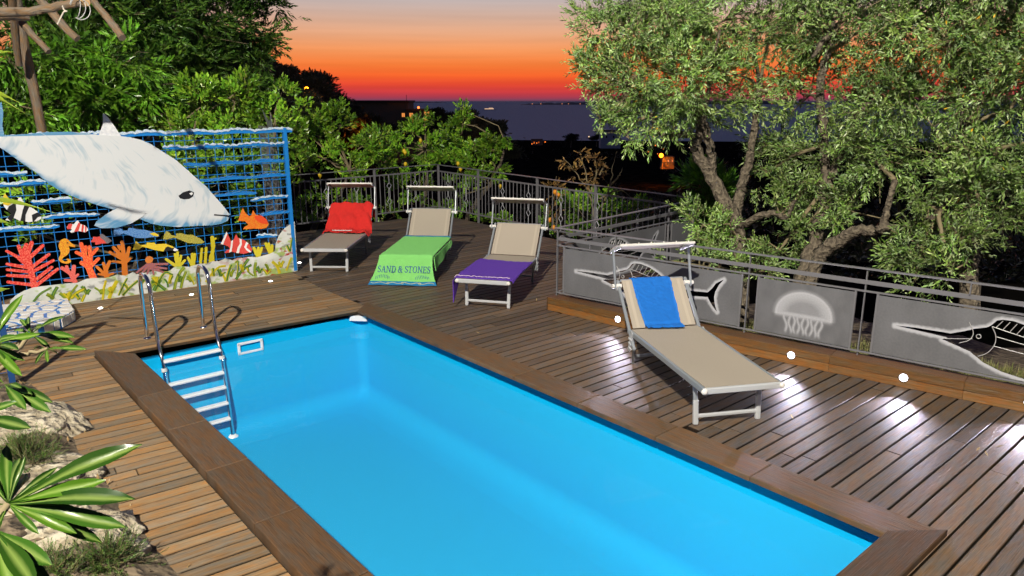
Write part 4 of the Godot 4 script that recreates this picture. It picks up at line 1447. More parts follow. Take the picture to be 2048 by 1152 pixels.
	for q in joined([[1.589, 0.387, 1.825, 0.366, 0.034], [1.596, 0.362, 1.807, 0.303, 0.032], [1.594, 0.338, 1.758, 0.261, 0.029]]):
		cut(f, "arms", q, 0.033, oct, 0.003)
	# bare grey screen standing behind, seen through the mesh
	o = thing("wire_screen", "unpainted grey wire screen with cut metal fish behind the blue mesh", "screen", Vector3(-3.45, 0, -10.95))
	o.transform = fence_x(Vector3(-3.42, 0, -10.72), Vector3(-0.45, 0, -0.893))
	for i in 14:
		st = begin()
		tube(st, [Vector3(0.02 + i * 0.12, 0.05, 0), Vector3(0.02 + i * 0.12, 2.12, 0)], [0.004], 5, false)
		put("wire", done(st), M.steel, o)
	for i in 17:
		st = begin()
		tube(st, [Vector3(0.0, 0.1 + i * 0.125, 0.008), Vector3(1.62, 0.1 + i * 0.125, 0.008)], [0.004], 5, false)
		put("wire", done(st), M.steel, o)
	var zinc := mat(lin(0.2, 0.21, 0.24), 0.45, 0.3)
	for s in [[0.1, 1.3, 0.8], [0.2, 0.75, 1.0], [0.35, 1.75, 0.9], [0.15, 0.2, 0.9]]:
		var q := PackedVector2Array()
		for v in [[0, 0], [0.16, 0.12], [0.4, 0.16], [0.62, 0.07], [0.76, 0.18], [0.72, 0.02], [0.76, -0.14], [0.6, -0.04], [0.36, -0.13], [0.14, -0.1]]:
			q.append(Vector2(s[0] + v[0] * s[2], s[1] + v[1] * s[2] * 1.3))
		cut(o, "metal_fish", q, 0.015, zinc)
	var m2 := PackedVector2Array()
	for v in [[0.62, 2.1], [0.66, 2.22], [0.7, 2.34], [0.78, 2.26], [0.9, 2.22], [1.5, 2.4], [1.02, 2.12]]:
		m2.append(Vector2(v[0] - 0.35, v[1] - 0.02))
	cut(o, "metal_fin", m2, 0.015, zinc)
	# low blue gate panel at the left edge
	var gx := Vector3(-4.491, 0, -6.125)
	o = thing("gate_panel", "dark blue steel gate panel with thin wires at the left edge of the deck", "gate", gx)
	o.transform = fence_x(gx, Vector3(-0.8, 0, 0.6))
	st = begin()
	bar(st, Vector3(0, 0, 0), Vector3(0, 1.62, 0), 0.06, 0.05)
	put("post", done(st, false), M.navy_paint, o)
	st = begin()
	bar(st, Vector3(0.03, 1.59, 0), Vector3(1.0, 1.59, 0), 0.04, 0.05)
	put("top_bar", done(st, false), M.navy_paint, o)
	for i in 7:
		st = begin()
		tube(st, [Vector3(0.12 + i * 0.125, 0.1, 0), Vector3(0.12 + i * 0.125, 1.57, 0)], [0.004], 5, false)
		put("wire", done(st), M.navy_paint, o)
	for i in 12:
		st = begin()
		tube(st, [Vector3(0.03, 0.15 + i * 0.125, 0.008), Vector3(1.0, 0.15 + i * 0.125, 0.008)], [0.004], 5, false)
		put("wire", done(st), M.navy_paint, o)

func arc2(p: PackedVector2Array) -> PackedVector2Array:
	var a := []
	for q in p:
		a.append(Vector3(q.x, q.y, 0))
	var out := PackedVector2Array()
	for q in arc_pts(a, 0.2, 5):
		var v := Vector2(q.x, q.y)
		if out.is_empty() or out[-1].distance_to(v) > 0.002:
			out.append(v)
	return out

# ---------------------------------------------------------------- stone step
func stone_step() -> void:
	var h := 0.13
	var o := thing("stone_step", "low white crazy-paved step with bright blue grout beside the mesh screen", "step")
	# outline on the ground plan
	var top := PackedVector2Array([xz(Vector3(-5.528, 0.13, -8.721)), xz(Vector3(-5.128, 0.13, -8.186)), xz(Vector3(-5.097, 0.13, -7.861)), xz(Vector3(-5.167, 0.13, -7.597)), xz(Vector3(-5.371, 0.13, -7.348)), Vector2(-5.75, -7.55), xz(Vector3(-6.231, 0.13, -8.357))])
	if Geometry2D.is_polygon_clockwise(top):
		top.reverse()
	var st := begin()
	st.set_smooth_group(-1)
	var ix := Geometry2D.triangulate_polygon(top)
	for k in range(0, ix.size(), 3):
		var v := []
		for j in 3:
			v.append(Vector3(top[ix[k + j]].x, h - 0.006, top[ix[k + j]].y))
		if (v[1] - v[0]).cross(v[2] - v[0]).y > 0:
			tri(st, v[0], v[2], v[1])
		else:
			tri(st, v[0], v[1], v[2])
	for i in top.size():
		var a := top[i]; var b := top[(i + 1) % top.size()]
		quad(st, Vector3(a.x, h - 0.006, a.y), Vector3(b.x, h - 0.006, b.y), Vector3(b.x, 0.002, b.y), Vector3(a.x, 0.002, a.y))
	put("grout_bed", done(st, false), M.blue_paint, o)
	# irregular stones: cells round scattered points
	var rng := RandomNumberGenerator.new()
	rng.seed = 77
	var pts := []
	var tries := 0
	while pts.size() < 52 and tries < 4000:
		tries += 1
		var p := Vector2(rng.randf_range(-6.9, -5.2), rng.randf_range(-9.1, -7.4))
		if not Geometry2D.is_point_in_polygon(p, top):
			continue
		var ok := true
		for q in pts:
			if q.distance_to(p) < 0.115:
				ok = false
		if ok:
			pts.append(p)
	var mats := []
	for k in 4:
		mats.append(rough_mat(lin(0.62, 0.6, 0.54), lin(0.82, 0.8, 0.75), 0.05, 4.0 + k, 0.85, 0.6, 40 + k))
		mats[k].heightmap_scale = 0.12
	for i in pts.size():
		var cell := [top]
		for j in pts.size():
			if i == j or pts[i].distance_to(pts[j]) > 0.6:
				continue
			var m: Vector2 = (pts[i] + pts[j]) * 0.5
			var d: Vector2 = (pts[j] - pts[i]).normalized()
			var n := Vector2(-d.y, d.x)
			m -= d * 0.016
			var half := PackedVector2Array([m + n * 3, m - n * 3, m - n * 3 - d * 3, m + n * 3 - d * 3])
			cell = Geometry2D.intersect_polygons(cell[0], half)
			if cell.is_empty():
				break
		if cell.is_empty() or area(cell[0]) < 0.001:
			continue
		st = begin()
		var y := h + rng.randf_range(-0.002, 0.003)
		plank(st, cell[0], pts[i], Vector2.RIGHT, Vector2.DOWN, 0.0, Vector2.ZERO, y, 0.012, 0.004)
		put("stone", done(st, false), mats[i % 4], o)
	for i in top.size():
		var a := top[i]; var b := top[(i + 1) % top.size()]
		var l := a.distance_to(b)
		var d := (b - a) / l
		var nrm := Vector2(d.y, -d.x)
		var t := 0.012
		while t < l - 0.05:
			var w := minf(rng.randf_range(0.07, 0.13), l - 0.01 - t)
			st = begin()
			var c := a + d * (t + w * 0.5) + nrm * 0.002
			box(st, Transform3D(Basis(Vector3(d.x, 0, d.y), Vector3.UP, Vector3(-nrm.x, 0, -nrm.y)), Vector3(c.x, h * 0.5 - 0.002, c.y)), Vector3(w - 0.014, h - 0.028, 0.014), 0.004)
			put("edge_stone", done(st, false), mats[rng.randi() % 4], o)
			t += w

# ---------------------------------------------------------------- ladder
func ladder() -> void:
	var o := thing("pool_ladder", "chrome pool ladder with white treads going down into the blue water", "ladder", pool(-0.6, -1.95))
	o.position = Vector3.ZERO
	var e := -0.3
	for b in [-2.245, -1.65]:
		var st := begin()
		var path := [pool(-0.815, b, 0.0), pool(-0.815, b, 0.74), pool(-0.46, b, 0.74), pool(-0.44, b, 0.3), pool(-0.4, b, 0.0), pool(e, b, -0.16), pool(e + 0.1, b, -1.11)]
		tube(st, arc_pts(path, 0.17, 8), [0.0215], 12)
		put("handrail", done(st), M.chrome, o)
		st = begin()
		tube(st, [pool(-0.815, b, 0.0), pool(-0.815, b, 0.012), pool(-0.815, b, 0.02)], [0.042, 0.042, 0.026], 14)
		put("base_ring", done(st), M.chrome, o)
		st = begin()
		tube(st, [pool(e + 0.004, b, -0.2), pool(e + 0.008, b, -0.235)], [0.03], 12)
		put("collar", done(st), M.plastic, o)
		st = begin()
		tube(st, [pool(e + 0.1, b, -1.1), pool(e + 0.1, b, -1.118), pool(e + 0.1, b, -1.126)], [0.03, 0.055, 0.06], 14)
		put("rubber_foot", done(st), M.white, o)
	for y in [-0.13, -0.385, -0.55, -0.73, -0.91]:
		var ey: float = e + 0.1 * (-y - 0.16) / 0.95
		var st := begin()
		bar(st, pool(ey + 0.005, -2.24, y), pool(ey + 0.005, -1.655, y), 0.075, 0.032, 0.012)
		put("tread", done(st, false), M.white, o)

# ---------------------------------------------------------------- loungers
var LW := 0.70
var FW := 0.64

func on_back(w: float, t: float, off := 0.0) -> Vector3:
	# a point on the back rest: t = 0 at the hinge, 1 at the top edge
	var a := Vector3(w, 0.392, -1.425); var b := Vector3(w, 0.778, -1.785)
	var n := Vector3(0, 0.36, 0.386).normalized()
	return a.lerp(b, t) + n * off

func on_seat(w: float, l: float, off := 0.0) -> Vector3:
	return Vector3(w, 0.392 - 0.018 * sin(PI * clampf((l + 0.07) / 1.5, 0, 1)) * cos(w / 0.36 * 1.5) + off, -l)

func lounger() -> Node3D:
	var o := thing("sun_lounger", "x", "sun lounger", Vector3.ZERO, 0.0, "sun loungers on the pool deck")
	var st: SurfaceTool
	for s in [-1.0, 1.0]:
		st = begin()
		bar(st, Vector3(s * FW * 0.5, 0.375, 0.07), Vector3(s * LW * 0.5, 0.375, -1.46), 0.028, 0.05, 0.006)
		put("side_rail", done(st, false), M.alu, o)
		st = begin()
		tube(st, [Vector3(s * (FW * 0.5 + 0.004), 0.376, 0.082), Vector3(s * (FW * 0.5 + 0.005), 0.376, 0.09), Vector3(s * (FW * 0.5 + 0.006), 0.376, 0.097)], [0.026, 0.025, 0.012], 14)
		put("end_cap", done(st), M.plastic, o)
		st = begin()
		bar(st, Vector3(s * 0.285, 0.37, -0.17), Vector3(s * 0.275, 0.2, -0.15), 0.026, 0.036, 0.006)
		put("leg", done(st, false), M.alu, o)
		st = begin()
		bar(st, Vector3(s * 0.274, 0.215, -0.152), Vector3(s * 0.27, 0.004, -0.135), 0.032, 0.042, 0.007)
		put("leg_sleeve", done(st, false), M.alu_pale, o)
		st = begin()
		bar(st, Vector3(s * 0.3, 0.37, -1.44), Vector3(s * 0.25, 0.004, -1.56), 0.026, 0.036, 0.006)
		put("leg", done(st, false), M.alu, o)
		# back frame tube runs on below the rail to the ratchet
		st = begin()
		var p := on_back(s * (LW * 0.5 - 0.012), 1.03); var q := on_back(s * (LW * 0.5 - 0.012), -0.4)
		p.x += s * 0.016; q.x += s * 0.016
		bar(st, q, p, 0.03, 0.03, 0.008)
		put("back_tube", done(st, false), M.alu, o)
		st = begin()
		bar(st, Vector3(s * (LW * 0.5 + 0.012), 0.4, -1.33), Vector3(s * (LW * 0.5 + 0.012), 0.2, -1.4), 0.01, 0.05, 0.003)
		for k in 3:
			bar(st, Vector3(s * (LW * 0.5 + 0.02), 0.23 + k * 0.045, -1.33), Vector3(s * (LW * 0.5 + 0.02), 0.24 + k * 0.045, -1.39), 0.016, 0.018, 0.003)
		put("ratchet", done(st, false), M.alu_pale, o)
		# sunshade arm
		st = begin()
		bar(st, Vector3(s * (LW * 0.5 + 0.045), 0.715, -1.735), Vector3(s * (LW * 0.5 + 0.045), 1.09, -1.84), 0.02, 0.03, 0.006)
		put("shade_arm", done(st, false), M.alu, o)
		st = begin()
		tube(st, [Vector3(s * (LW * 0.5 - 0.02), 0.745, -1.755), Vector3(s * (LW * 0.5 + 0.075), 0.745, -1.755)], [0.022], 12)
		put("knob", done(st), M.plastic, o)
	st = begin()
	bar(st, Vector3(-FW * 0.5, 0.374, 0.07), Vector3(FW * 0.5, 0.374, 0.07), 0.03, 0.05, 0.007)
	put("front_bar", done(st, false), M.alu_pale, o)
	st = begin()
	bar(st, Vector3(-0.26, 0.075, -0.14), Vector3(0.26, 0.075, -0.14), 0.026, 0.03, 0.006)
	put("stretcher", done(st, false), M.alu_pale, o)
	st = begin()
	bar(st, Vector3(-0.25, 0.09, -1.53), Vector3(0.25, 0.09, -1.53), 0.024, 0.03, 0.006)
	put("stretcher", done(st, false), M.alu, o)
	st = begin()
	bar(st, on_back(-0.33, 1.02), on_back(0.33, 1.02), 0.026, 0.026, 0.006)
	put("top_bar", done(st, false), M.alu, o)
	put("seat_sling", cloth(func(u: float, v: float) -> Vector3: return on_seat((u - 0.5) * (lerpf(FW, LW, v) - 0.03), -0.055 + v * 1.475, 0.006), 8, 14, 0.004, 1.0, 2.1), M.sling, o)
	put("back_sling", cloth(func(u: float, v: float) -> Vector3: return on_back((u - 0.5) * (LW - 0.06), 0.02 + v, 0.012 - 0.02 * sin(PI * v) * sin(PI * u)), 8, 8, 0.004, 1.0, 1.0), M.sling, o)
	for s in [-1.0, 1.0]:
		put("hem", cloth(func(u: float, v: float) -> Vector3: return on_back(s * (LW * 0.5 - 0.085) + (u - 0.5) * 0.03, 0.02 + v * 0.97, 0.0165 - 0.02 * sin(PI * v) * 0.3), 1, 8, 0.002), M.hem, o)
	# the folded sunshade
	var shade := Node3D.new()
	shade.name = "sunshade"
	o.add_child(shade)
	shade.position = Vector3(0, 1.09, -1.84)
	shade.rotation.x = deg_to_rad(SHADE)
	st = begin()
	bar(st, Vector3(-0.385, 0.012, 0.18), Vector3(0.385, 0.012, 0.18), 0.024, 0.026, 0.008)
	put("front_edge", done(st, false), M.plastic, shade)
	for s in [-1.0, 1.0]:
		st = begin()
		bar(st, Vector3(s * 0.375, 0.0, -0.14), Vector3(s * 0.375, 0.0, 0.165), 0.02, 0.028, 0.004)
		put("side_bar", done(st, false), M.alu_pale, shade)
	put("canvas", cloth(func(u: float, v: float) -> Vector3: return Vector3((u - 0.5) * 0.74, 0.022 + 0.012 * sin(PI * v) + 0.004 * sin(u * 40.0) * v, -0.14 + 0.31 * v), 10, 6, 0.006), M.hem, shade)
	st = begin()
	for k in 6:
		sphere(st, Vector3(-0.32 + k * 0.128, 0.032, 0.172), Vector3(0.007, 0.007, 0.007), 6, 4)
	put("studs", done(st), M.plastic, shade)
	return o

const SHADE := -20.0

func loungers() -> void:
	var first := lounger()
	var spots := [[Vector3(-2.76, 0, -10.569), -1.1, "farthest left sun lounger, beige sling, with the red towel on its back rest"], [Vector3(-1.475, 0, -10.082), -5.3, "sun lounger with the green towel hanging over its foot end"], [Vector3(-0.339, 0, -8.628), -14.3, "sun lounger with the purple towel across its foot end"], [Vector3(1.753, 0, -5.265), 11.8, "nearest sun lounger, alone by the fence, with the blue towel"]]
	var made := []
	for i in 4:
		var o: Node3D = first
		if i > 0:
			o = first.duplicate()
			o.name = numbered("sun_lounger")
			add_child(o)
		o.position = spots[i][0]
		o.rotation.y = deg_to_rad(spots[i][1])
		o.set_meta("label", spots[i][2])
		made.append(o)
	towels(made)

func towel(called: String, label: String, on: Node3D) -> Node3D:
	var o := thing(called, label, "towel", Vector3.ZERO, 0.0, "towels on the sun loungers")
	o.transform = on.transform
	return o

func towels(on: Array) -> void:
	var nz := noise(2.6, 41, 3)
	# red, over the back rest
	var red := towel("red_towel", "bright red towel draped in folds over the far left lounger's back rest", on[0])
	var rf := func(u: float, v: float) -> Vector3:
		var w := (u - 0.5) * lerpf(0.78, 0.74, v)
		var fold := 0.022 * sin(u * 8.0 + v * 10.0) * sin(PI * v) + 0.045 * nz.get_noise_2d(u * 1.3 + v * 0.6, v * 0.9)
		var fall := maxf(absf(w) - 0.34, 0.0)
		var p: Vector3
		if v < 0.24:
			p = on_seat(w, lerpf(1.16, 1.4, v / 0.24) + 0.03 * sin(u * 7.0) * (1.0 - v * 4.0), 0.03 + absf(fold) * 1.2)
		elif v < 0.76:
			p = on_back(w + 0.03 * sin(v * 8.0) * (u - 0.5), (v - 0.24) / 0.52 * 1.02 + 0.03, 0.03 + absf(fold) * 1.6)
		else:
			var k := (v - 0.76) / 0.24
			p = on_back(w, 1.05, 0.03) + Vector3(0, 0.015 * sin(PI * minf(k * 4.0, 1.0)) - 0.24 * k, -0.05 * minf(k * 4.0, 1.0) - 0.02 + fold)
		p.y -= fall * 1.6
		return p
	put("cloth", cloth(rf, 30, 36, 0.009, 1.0, 1.6), terry(lin(0.72, 0.025, 0.02), 201), red)
	var st := begin()
	var rng := RandomNumberGenerator.new()
	rng.seed = 3
	for k in 26:
		var w := -0.2 + k * 0.0125
		sphere(st, on_seat(w, 1.2 + 0.012 * rng.randf(), 0.062), Vector3(0.007, 0.006 + 0.006 * rng.randf(), 0.005), 5, 4)
	put("white_trim", done(st), M.white, red)
	# green, from the hinge over the foot end to the deck
	var gr := towel("green_towel", "bright green towel with blue lettering hanging over the second lounger's foot end", on[1])
	var gf := func(u: float, v: float) -> Vector3:
		var w := (u - 0.5) * 0.76
		var ripple := 0.006 * nz.get_noise_2d(u * 3.0 + 5.0, v * 4.0)
		if v < 0.62:
			var l := lerpf(1.4, -0.09, v / 0.62)
			var p := on_seat(w, l, 0.018 + ripple)
			var over := maxf(absf(w) - 0.345, 0.0)
			p.y -= over * over * 12.0
			return p
		var k := (v - 0.62) / 0.38
		var flare := 1.0 + 0.28 * k * k
		return Vector3(w * flare - 0.03 * k, lerpf(0.41, 0.012, k) + 0.004 * sin(u * 14.0) * k, 0.095 + 0.17 * k + 0.012 * sin(u * 11.0 + 1.0) * k + ripple)
	var gm := terry(lin(0.27, 0.78, 0.2), 202)
	put("cloth", cloth(func(u: float, v: float) -> Vector3: return gf.call(u, 0.03 + v * 0.92), 24, 60, 0.008, 1.2, 3.0), gm, gr)
	var bm := terry(lin(0.02, 0.25, 0.55), 203)
	put("blue_border", cloth(func(u: float, v: float) -> Vector3: return gf.call(u, 0.95 + v * 0.05), 24, 4, 0.008, 1.2, 0.3), bm, gr)
	put("blue_border", cloth(func(u: float, v: float) -> Vector3: return gf.call(u, v * 0.03) + Vector3(0, 0.002, 0), 24, 2, 0.009, 1.2, 0.3), bm, gr)
	var flap := func(u: float, v: float) -> Vector3:
		var p: Vector3 = gf.call(1.0, 0.05 + v * 0.57)
		return p + Vector3(0.012 + 0.02 * u + 0.01 * sin(v * 13.0) * u, -0.02 - u * lerpf(0.05, 0.2, v), 0.0)
	put("side_flap", cloth(flap, 6, 24, 0.008, 0.4, 2.0), gm, gr)
	var ink := mat(lin(0.015, 0.06, 0.3), 0.9)
	var tm := TextMesh.new()
	var font := SystemFont.new()
	font.font_names = PackedStringArray(["Droid Serif"])
	tm.text = "SAND & STONES"
	tm.font = font
	tm.font_size = 64
	tm.pixel_size = 0.01
	tm.depth = 0.02
	var mid: Vector3 = gf.call(0.5, 0.805)
	var upv: Vector3 = (gf.call(0.5, 0.74) - gf.call(0.5, 0.86)).normalized()
	var nv := Vector3.RIGHT.cross(upv)
	put("lettering", tm, ink, gr, Transform3D(Basis(Vector3.RIGHT * 0.15, upv * 0.2, nv * 0.1), mid + nv * 0.011))
	st = begin()
	for side in [0, 1]:
		for k in 26:
			var row := k / 9
			var u: float = (0.06 if side == 0 else 0.70) + (k % 9) * 0.026 + row * 0.004
			var v: float = 0.895 + row * 0.013 - 0.018 * sin(PI * (k % 9) / 8.0)
			var c: Vector3 = gf.call(u, v) + nv * 0.007
			var dd := (Vector3.RIGHT * (0.5 if side == 0 else -0.5) + upv).normalized()
			box(st, Transform3D(Basis(dd.cross(nv), dd, nv), c), Vector3(0.006, 0.016, 0.003), 0.001)
	put("leaf_print", done(st, false), ink, gr)
	st = begin()
	var line := []
	for k in 60:
		var u := 0.03 + k * 0.016
		line.append(gf.call(u, 0.972 + 0.007 * sin(k * 0.55)) + nv * 0.005)
	tube(st, line, [0.004], 5)
	for c in [0.28, 0.5, 0.76]:
		var ring := []
		for k in 11:
			ring.append(gf.call(c + 0.016 * cos(TAU * k / 10.0), 0.974 + 0.012 * sin(TAU * k / 10.0)) + nv * 0.005)
		tube(st, ring, [0.003], 5, false)
	put("wave_print", done(st), mat(lin(0.6, 0.62, 0.35), 0.9), gr)
	# purple, across the foot end
	var pu := towel("purple_towel", "purple towel with a pale scalloped border across the third lounger's foot end", on[2])
	var pf := func(u: float, v: float) -> Vector3:
		var w := (u - 0.5) * 0.86 - 0.03
		var l := lerpf(-0.06, 1.03, v) + 0.02 * sin(u * 5.0) * v
		var p := on_seat(clampf(w, -0.37, 0.365), l, 0.02 + 0.006 * nz.get_noise_2d(u * 4.0 + 9.0, v * 3.0))
		var over := maxf(absf(w) - 0.365, 0.0)
		if over > 0.0:
			p.y -= over * (3.4 if w < 0 else 1.1) * maxf(0.08, 1.0 - 3.2 * v)
			p.x += signf(w) * 0.012
		return p
	put("cloth", cloth(pf, 32, 26, 0.009, 1.4, 1.3), terry(lin(0.11, 0.035, 0.4), 204), pu)
	st = begin()
	line = []
	for k in 65:
		var u := 0.1 + k * 0.0125
		line.append(pf.call(u, 0.06 + 0.03 * absf(sin(k * 0.5))) + Vector3(0, 0.007, 0))
	tube(st, line, [0.005], 5)
	line = []
	for k in 12:
		line.append(pf.call(0.004 + 0.004 * (k % 2), 0.02 + k * 0.022) + Vector3(-0.008, 0.005, 0))
	tube(st, line, [0.005], 5)
	put("scalloped_print", done(st), mat(lin(0.62, 0.5, 0.6), 0.9), pu)
	# blue, lengthways on the nearest lounger
	var bl := towel("blue_towel", "bright blue towel lying lengthways on the nearest lounger's back rest", on[3])
	var bf := func(u: float, v: float) -> Vector3:
		var w := (u - 0.5) * 0.4 - 0.04 + 0.02 * (1.0 - v) + 0.05 * v * v * (1.0 - u)
		var rip := 0.022 * nz.get_noise_2d(u * 2.5 + 20.0, v * 5.0) + 0.008 * sin(v * 17.0 + u * 4.0) * smoothstep(0.2, 0.6, 1.0 - absf(v - 0.45) * 2.0)
		if v < 0.12:
			var k := v / 0.12
			return on_back(w, 1.03, 0.02) + Vector3(0, -0.12 * (1.0 - k), -0.045 - 0.01 * k)
		if v < 0.86:
			return on_back(w, lerpf(1.03, 0.08, (v - 0.12) / 0.74), 0.03 + absf(rip))
		var k2 := (v - 0.86) / 0.14
		return on_seat(w, 1.41 - 0.06 * k2 + 0.05 * (0.5 - u) * k2, 0.03 + absf(rip) + 0.012 * sin(PI * k2))
	put("cloth", cloth(bf, 20, 44, 0.009, 0.8, 2.2), terry(lin(0.008, 0.19, 0.72), 205), bl)
	st = begin()
	for s in [0.035, 0.965]:
		line = []
		for k in 40:
			line.append(bf.call(s, 0.14 + k * 0.021) + Vector3(0, 0.004, 0.003))
		tube(st, line, [0.003], 5)
	put("stitched_edge", done(st), mat(lin(0.02, 0.22, 0.7), 0.8), bl)

# ---------------------------------------------------------------- planting
# a leaf along +y from the origin, folded on its midrib; c tints it
func leaf(st: SurfaceTool, x: Transform3D, l: float, w: float, droop: float, c: Color, wide := 0.5) -> void:
	st.set_smooth_group(-1)
	st.set_color(c)
	var a := x * Vector3.ZERO
	var m := x * Vector3(0, l * wide, -droop * l * 0.25 - w * 0.12)
	var t := x * Vector3(0, l, -droop * l)
	var p := x * Vector3(-w * 0.5, l * wide, -droop * l * 0.3 + w * 0.1)
	var q := x * Vector3(w * 0.5, l * wide, -droop * l * 0.3 + w * 0.1)
	tri(st, a, p, m); tri(st, a, m, q); tri(st, m, p, t); tri(st, m, t, q)

# a twig along +y with leaves along it
func sprig(len: float, n: int, l: float, w: float, ang: float, droop: float, sd: int, cols: Array, tip := true) -> ArrayMesh:
	var rng := RandomNumberGenerator.new()
	rng.seed = sd
	var st := begin()
	st.set_color(Color(0.16, 0.13, 0.07))
	tube(st, [Vector3.ZERO, Vector3(0.01, len * 0.5, 0.006), Vector3(0, len, 0)], [0.0032, 0.0024, 0.001], 3, false)
	for i in n:
		var t := (i + 0.6) / n
		var az := i * 2.4 + rng.randf_range(-0.4, 0.4)
		var tilt := ang * (1.0 - 0.45 * t) + rng.randf_range(-0.25, 0.25)
		var b := Basis(Vector3.UP, az) * Basis(Vector3.RIGHT, tilt)
		var k := rng.randf_range(0.7, 1.15) * (1.0 - 0.3 * absf(t - 0.45))
		var c: Color = cols[rng.randi() % cols.size()]
		leaf(st, Transform3D(b, Vector3(0, len * t * 0.97, 0)), l * k, w * k, droop, c * rng.randf_range(0.75, 1.2))
	if tip:
		leaf(st, Transform3D(Basis(Vector3.RIGHT, 0.15), Vector3(0, len * 0.97, 0)), l * 0.8, w * 0.8, droop, cols[0])
	st.generate_normals()
	return st.commit()

# fills ellipsoids with sprigs pointing outwards; blobs are [centre, radii, count]
func foliage(called: String, o: Node3D, mesh: Mesh, material: Material, blobs: Array, sd: int, size := Vector2(0.8, 1.25), up := 0.35, shell := 0.45, tones := Vector2(0.5, 1.3)) -> void:
	var rng := RandomNumberGenerator.new()
	rng.seed = sd
	var total := 0
	for b in blobs:
		total += int(b[2])
	var mm := MultiMesh.new()
	mm.transform_format = MultiMesh.TRANSFORM_3D
	mm.use_colors = true
	mm.mesh = mesh
	mm.instance_count = total
	var i := 0
	for b in blobs:
		# leaves gather in pads round a few centres, with gaps between
		var pads := []
		for q in maxi(4, int(b[2] / 13.0)):
			var d0 := Vector3(rng.randfn(), rng.randfn(), rng.randfn()).normalized()
			var r0 := pow(rng.randf(), shell) * (0.85 + 0.3 * sin(d0.x * 5.0 + b[0].x * 3.0) * sin(d0.y * 6.0 + b[0].y))
			pads.append([b[0] + d0 * r0 * b[1], d0, rng.randf_range(tones.x, tones.y)])
		for k in int(b[2]):
			var pad: Array = pads[k % pads.size()]
			var clump: float = pad[2]
			var off := Vector3(rng.randfn(), rng.randfn() * 0.75, rng.randfn())
			var d: Vector3 = (pad[1] + off * 0.6).normalized()
			var p: Vector3 = pad[0] + off * b[1] * 0.15
			var y := (d + Vector3(rng.randfn(), rng.randfn(), rng.randfn()) * 0.5 + Vector3(0, up, 0)).normalized()
			var x := y.cross(Vector3(rng.randfn(), rng.randfn(), rng.randfn())).normalized()
			var s := rng.randf_range(size.x, size.y)
			mm.set_instance_transform(i, Transform3D(Basis(x, y, x.cross(y)).scaled(Vector3.ONE * s), p - o.position))
			var c := clump * rng.randf_range(0.75, 1.2)
			mm.set_instance_color(i, Color(c * rng.randf_range(0.9, 1.1), c, c * rng.randf_range(0.85, 1.1)))
			i += 1
	var m := MultiMeshInstance3D.new()
	m.name = called if not o.has_node(called) else called + "_%03d" % o.get_child_count()
	m.multimesh = mm
	m.material_override = material
	m.set_meta("kind", "stuff")
	o.add_child(m)

func limb(o: Node3D, called: String, pts: Array, rad: Array, material: Material, sides := 9, wob := 0.02, sd := 1) -> void:
	var rng := RandomNumberGenerator.new()
	rng.seed = sd
	var out := []
	var rr := []
	var fine := arc_pts(pts, 0.6, 4) if pts.size() > 2 else [pts[0], pts[0].lerp(pts[1], 0.33), pts[0].lerp(pts[1], 0.66), pts[1]]
	for i in fine.size():
		var t := float(i) / (fine.size() - 1)
		var j := t * (rad.size() - 1)
		var r := lerpf(rad[int(j)], rad[mini(int(j) + 1, rad.size() - 1)], j - int(j))
		var w := wob if i > 0 and i < fine.size() - 1 else 0.0
		out.append(fine[i] - o.position + Vector3(rng.randfn(), rng.randfn(), rng.randfn()) * w)
		rr.append(r * rng.randf_range(0.96, 1.04))
	var st := begin()
	tube(st, out, rr, sides)
	put(called, done(st), material, o)

# twigs that reach from a limb point into each clump
func twigs(o: Node3D, from: Array, blobs: Array, sd: int, r0 := 0.018, each := 3) -> void:
	var rng := RandomNumberGenerator.new()
	rng.seed = sd
	var st := begin()
	for b in blobs:
		var best: Vector3 = from[0]
		for f in from:
			if f.distance_to(b[0]) < best.distance_to(b[0]):
				best = f
		var c: Vector3 = b[0]
		var mid := best.lerp(c, 0.5) + Vector3(rng.randfn(), rng.randfn() + 0.4, rng.randfn()) * 0.12 * best.distance_to(c)
		tube(st, [best - o.position, mid - o.position, c - o.position], [r0 * 1.6, r0 * 1.2, r0 * 0.7], 5, false)
		for k in each:
			var e: Vector3 = c + Vector3(rng.randfn(), rng.randfn(), rng.randfn()) * b[1] * 0.55
			var m2 := c.lerp(e, 0.5) + Vector3(rng.randfn(), rng.randfn(), rng.randfn()) * 0.05
			tube(st, [c - o.position, m2 - o.position, e - o.position], [r0 * 0.7, r0 * 0.45, r0 * 0.2], 4, false)
	put("branches", done(st), M.twig, o)

func blob(c: Vector3, px: float, n: float, flat := 1.0) -> Array:
	var r := px / 1455.0 * (c - Vector3(0, 2.5, 0)).length()
	return [c, Vector3(r, r * flat, r), n]

func plant(called: String, label: String, cat: String, base: Vector3, group := "") -> Node3D:
	return thing(called, label, cat, base, 0.0, group)

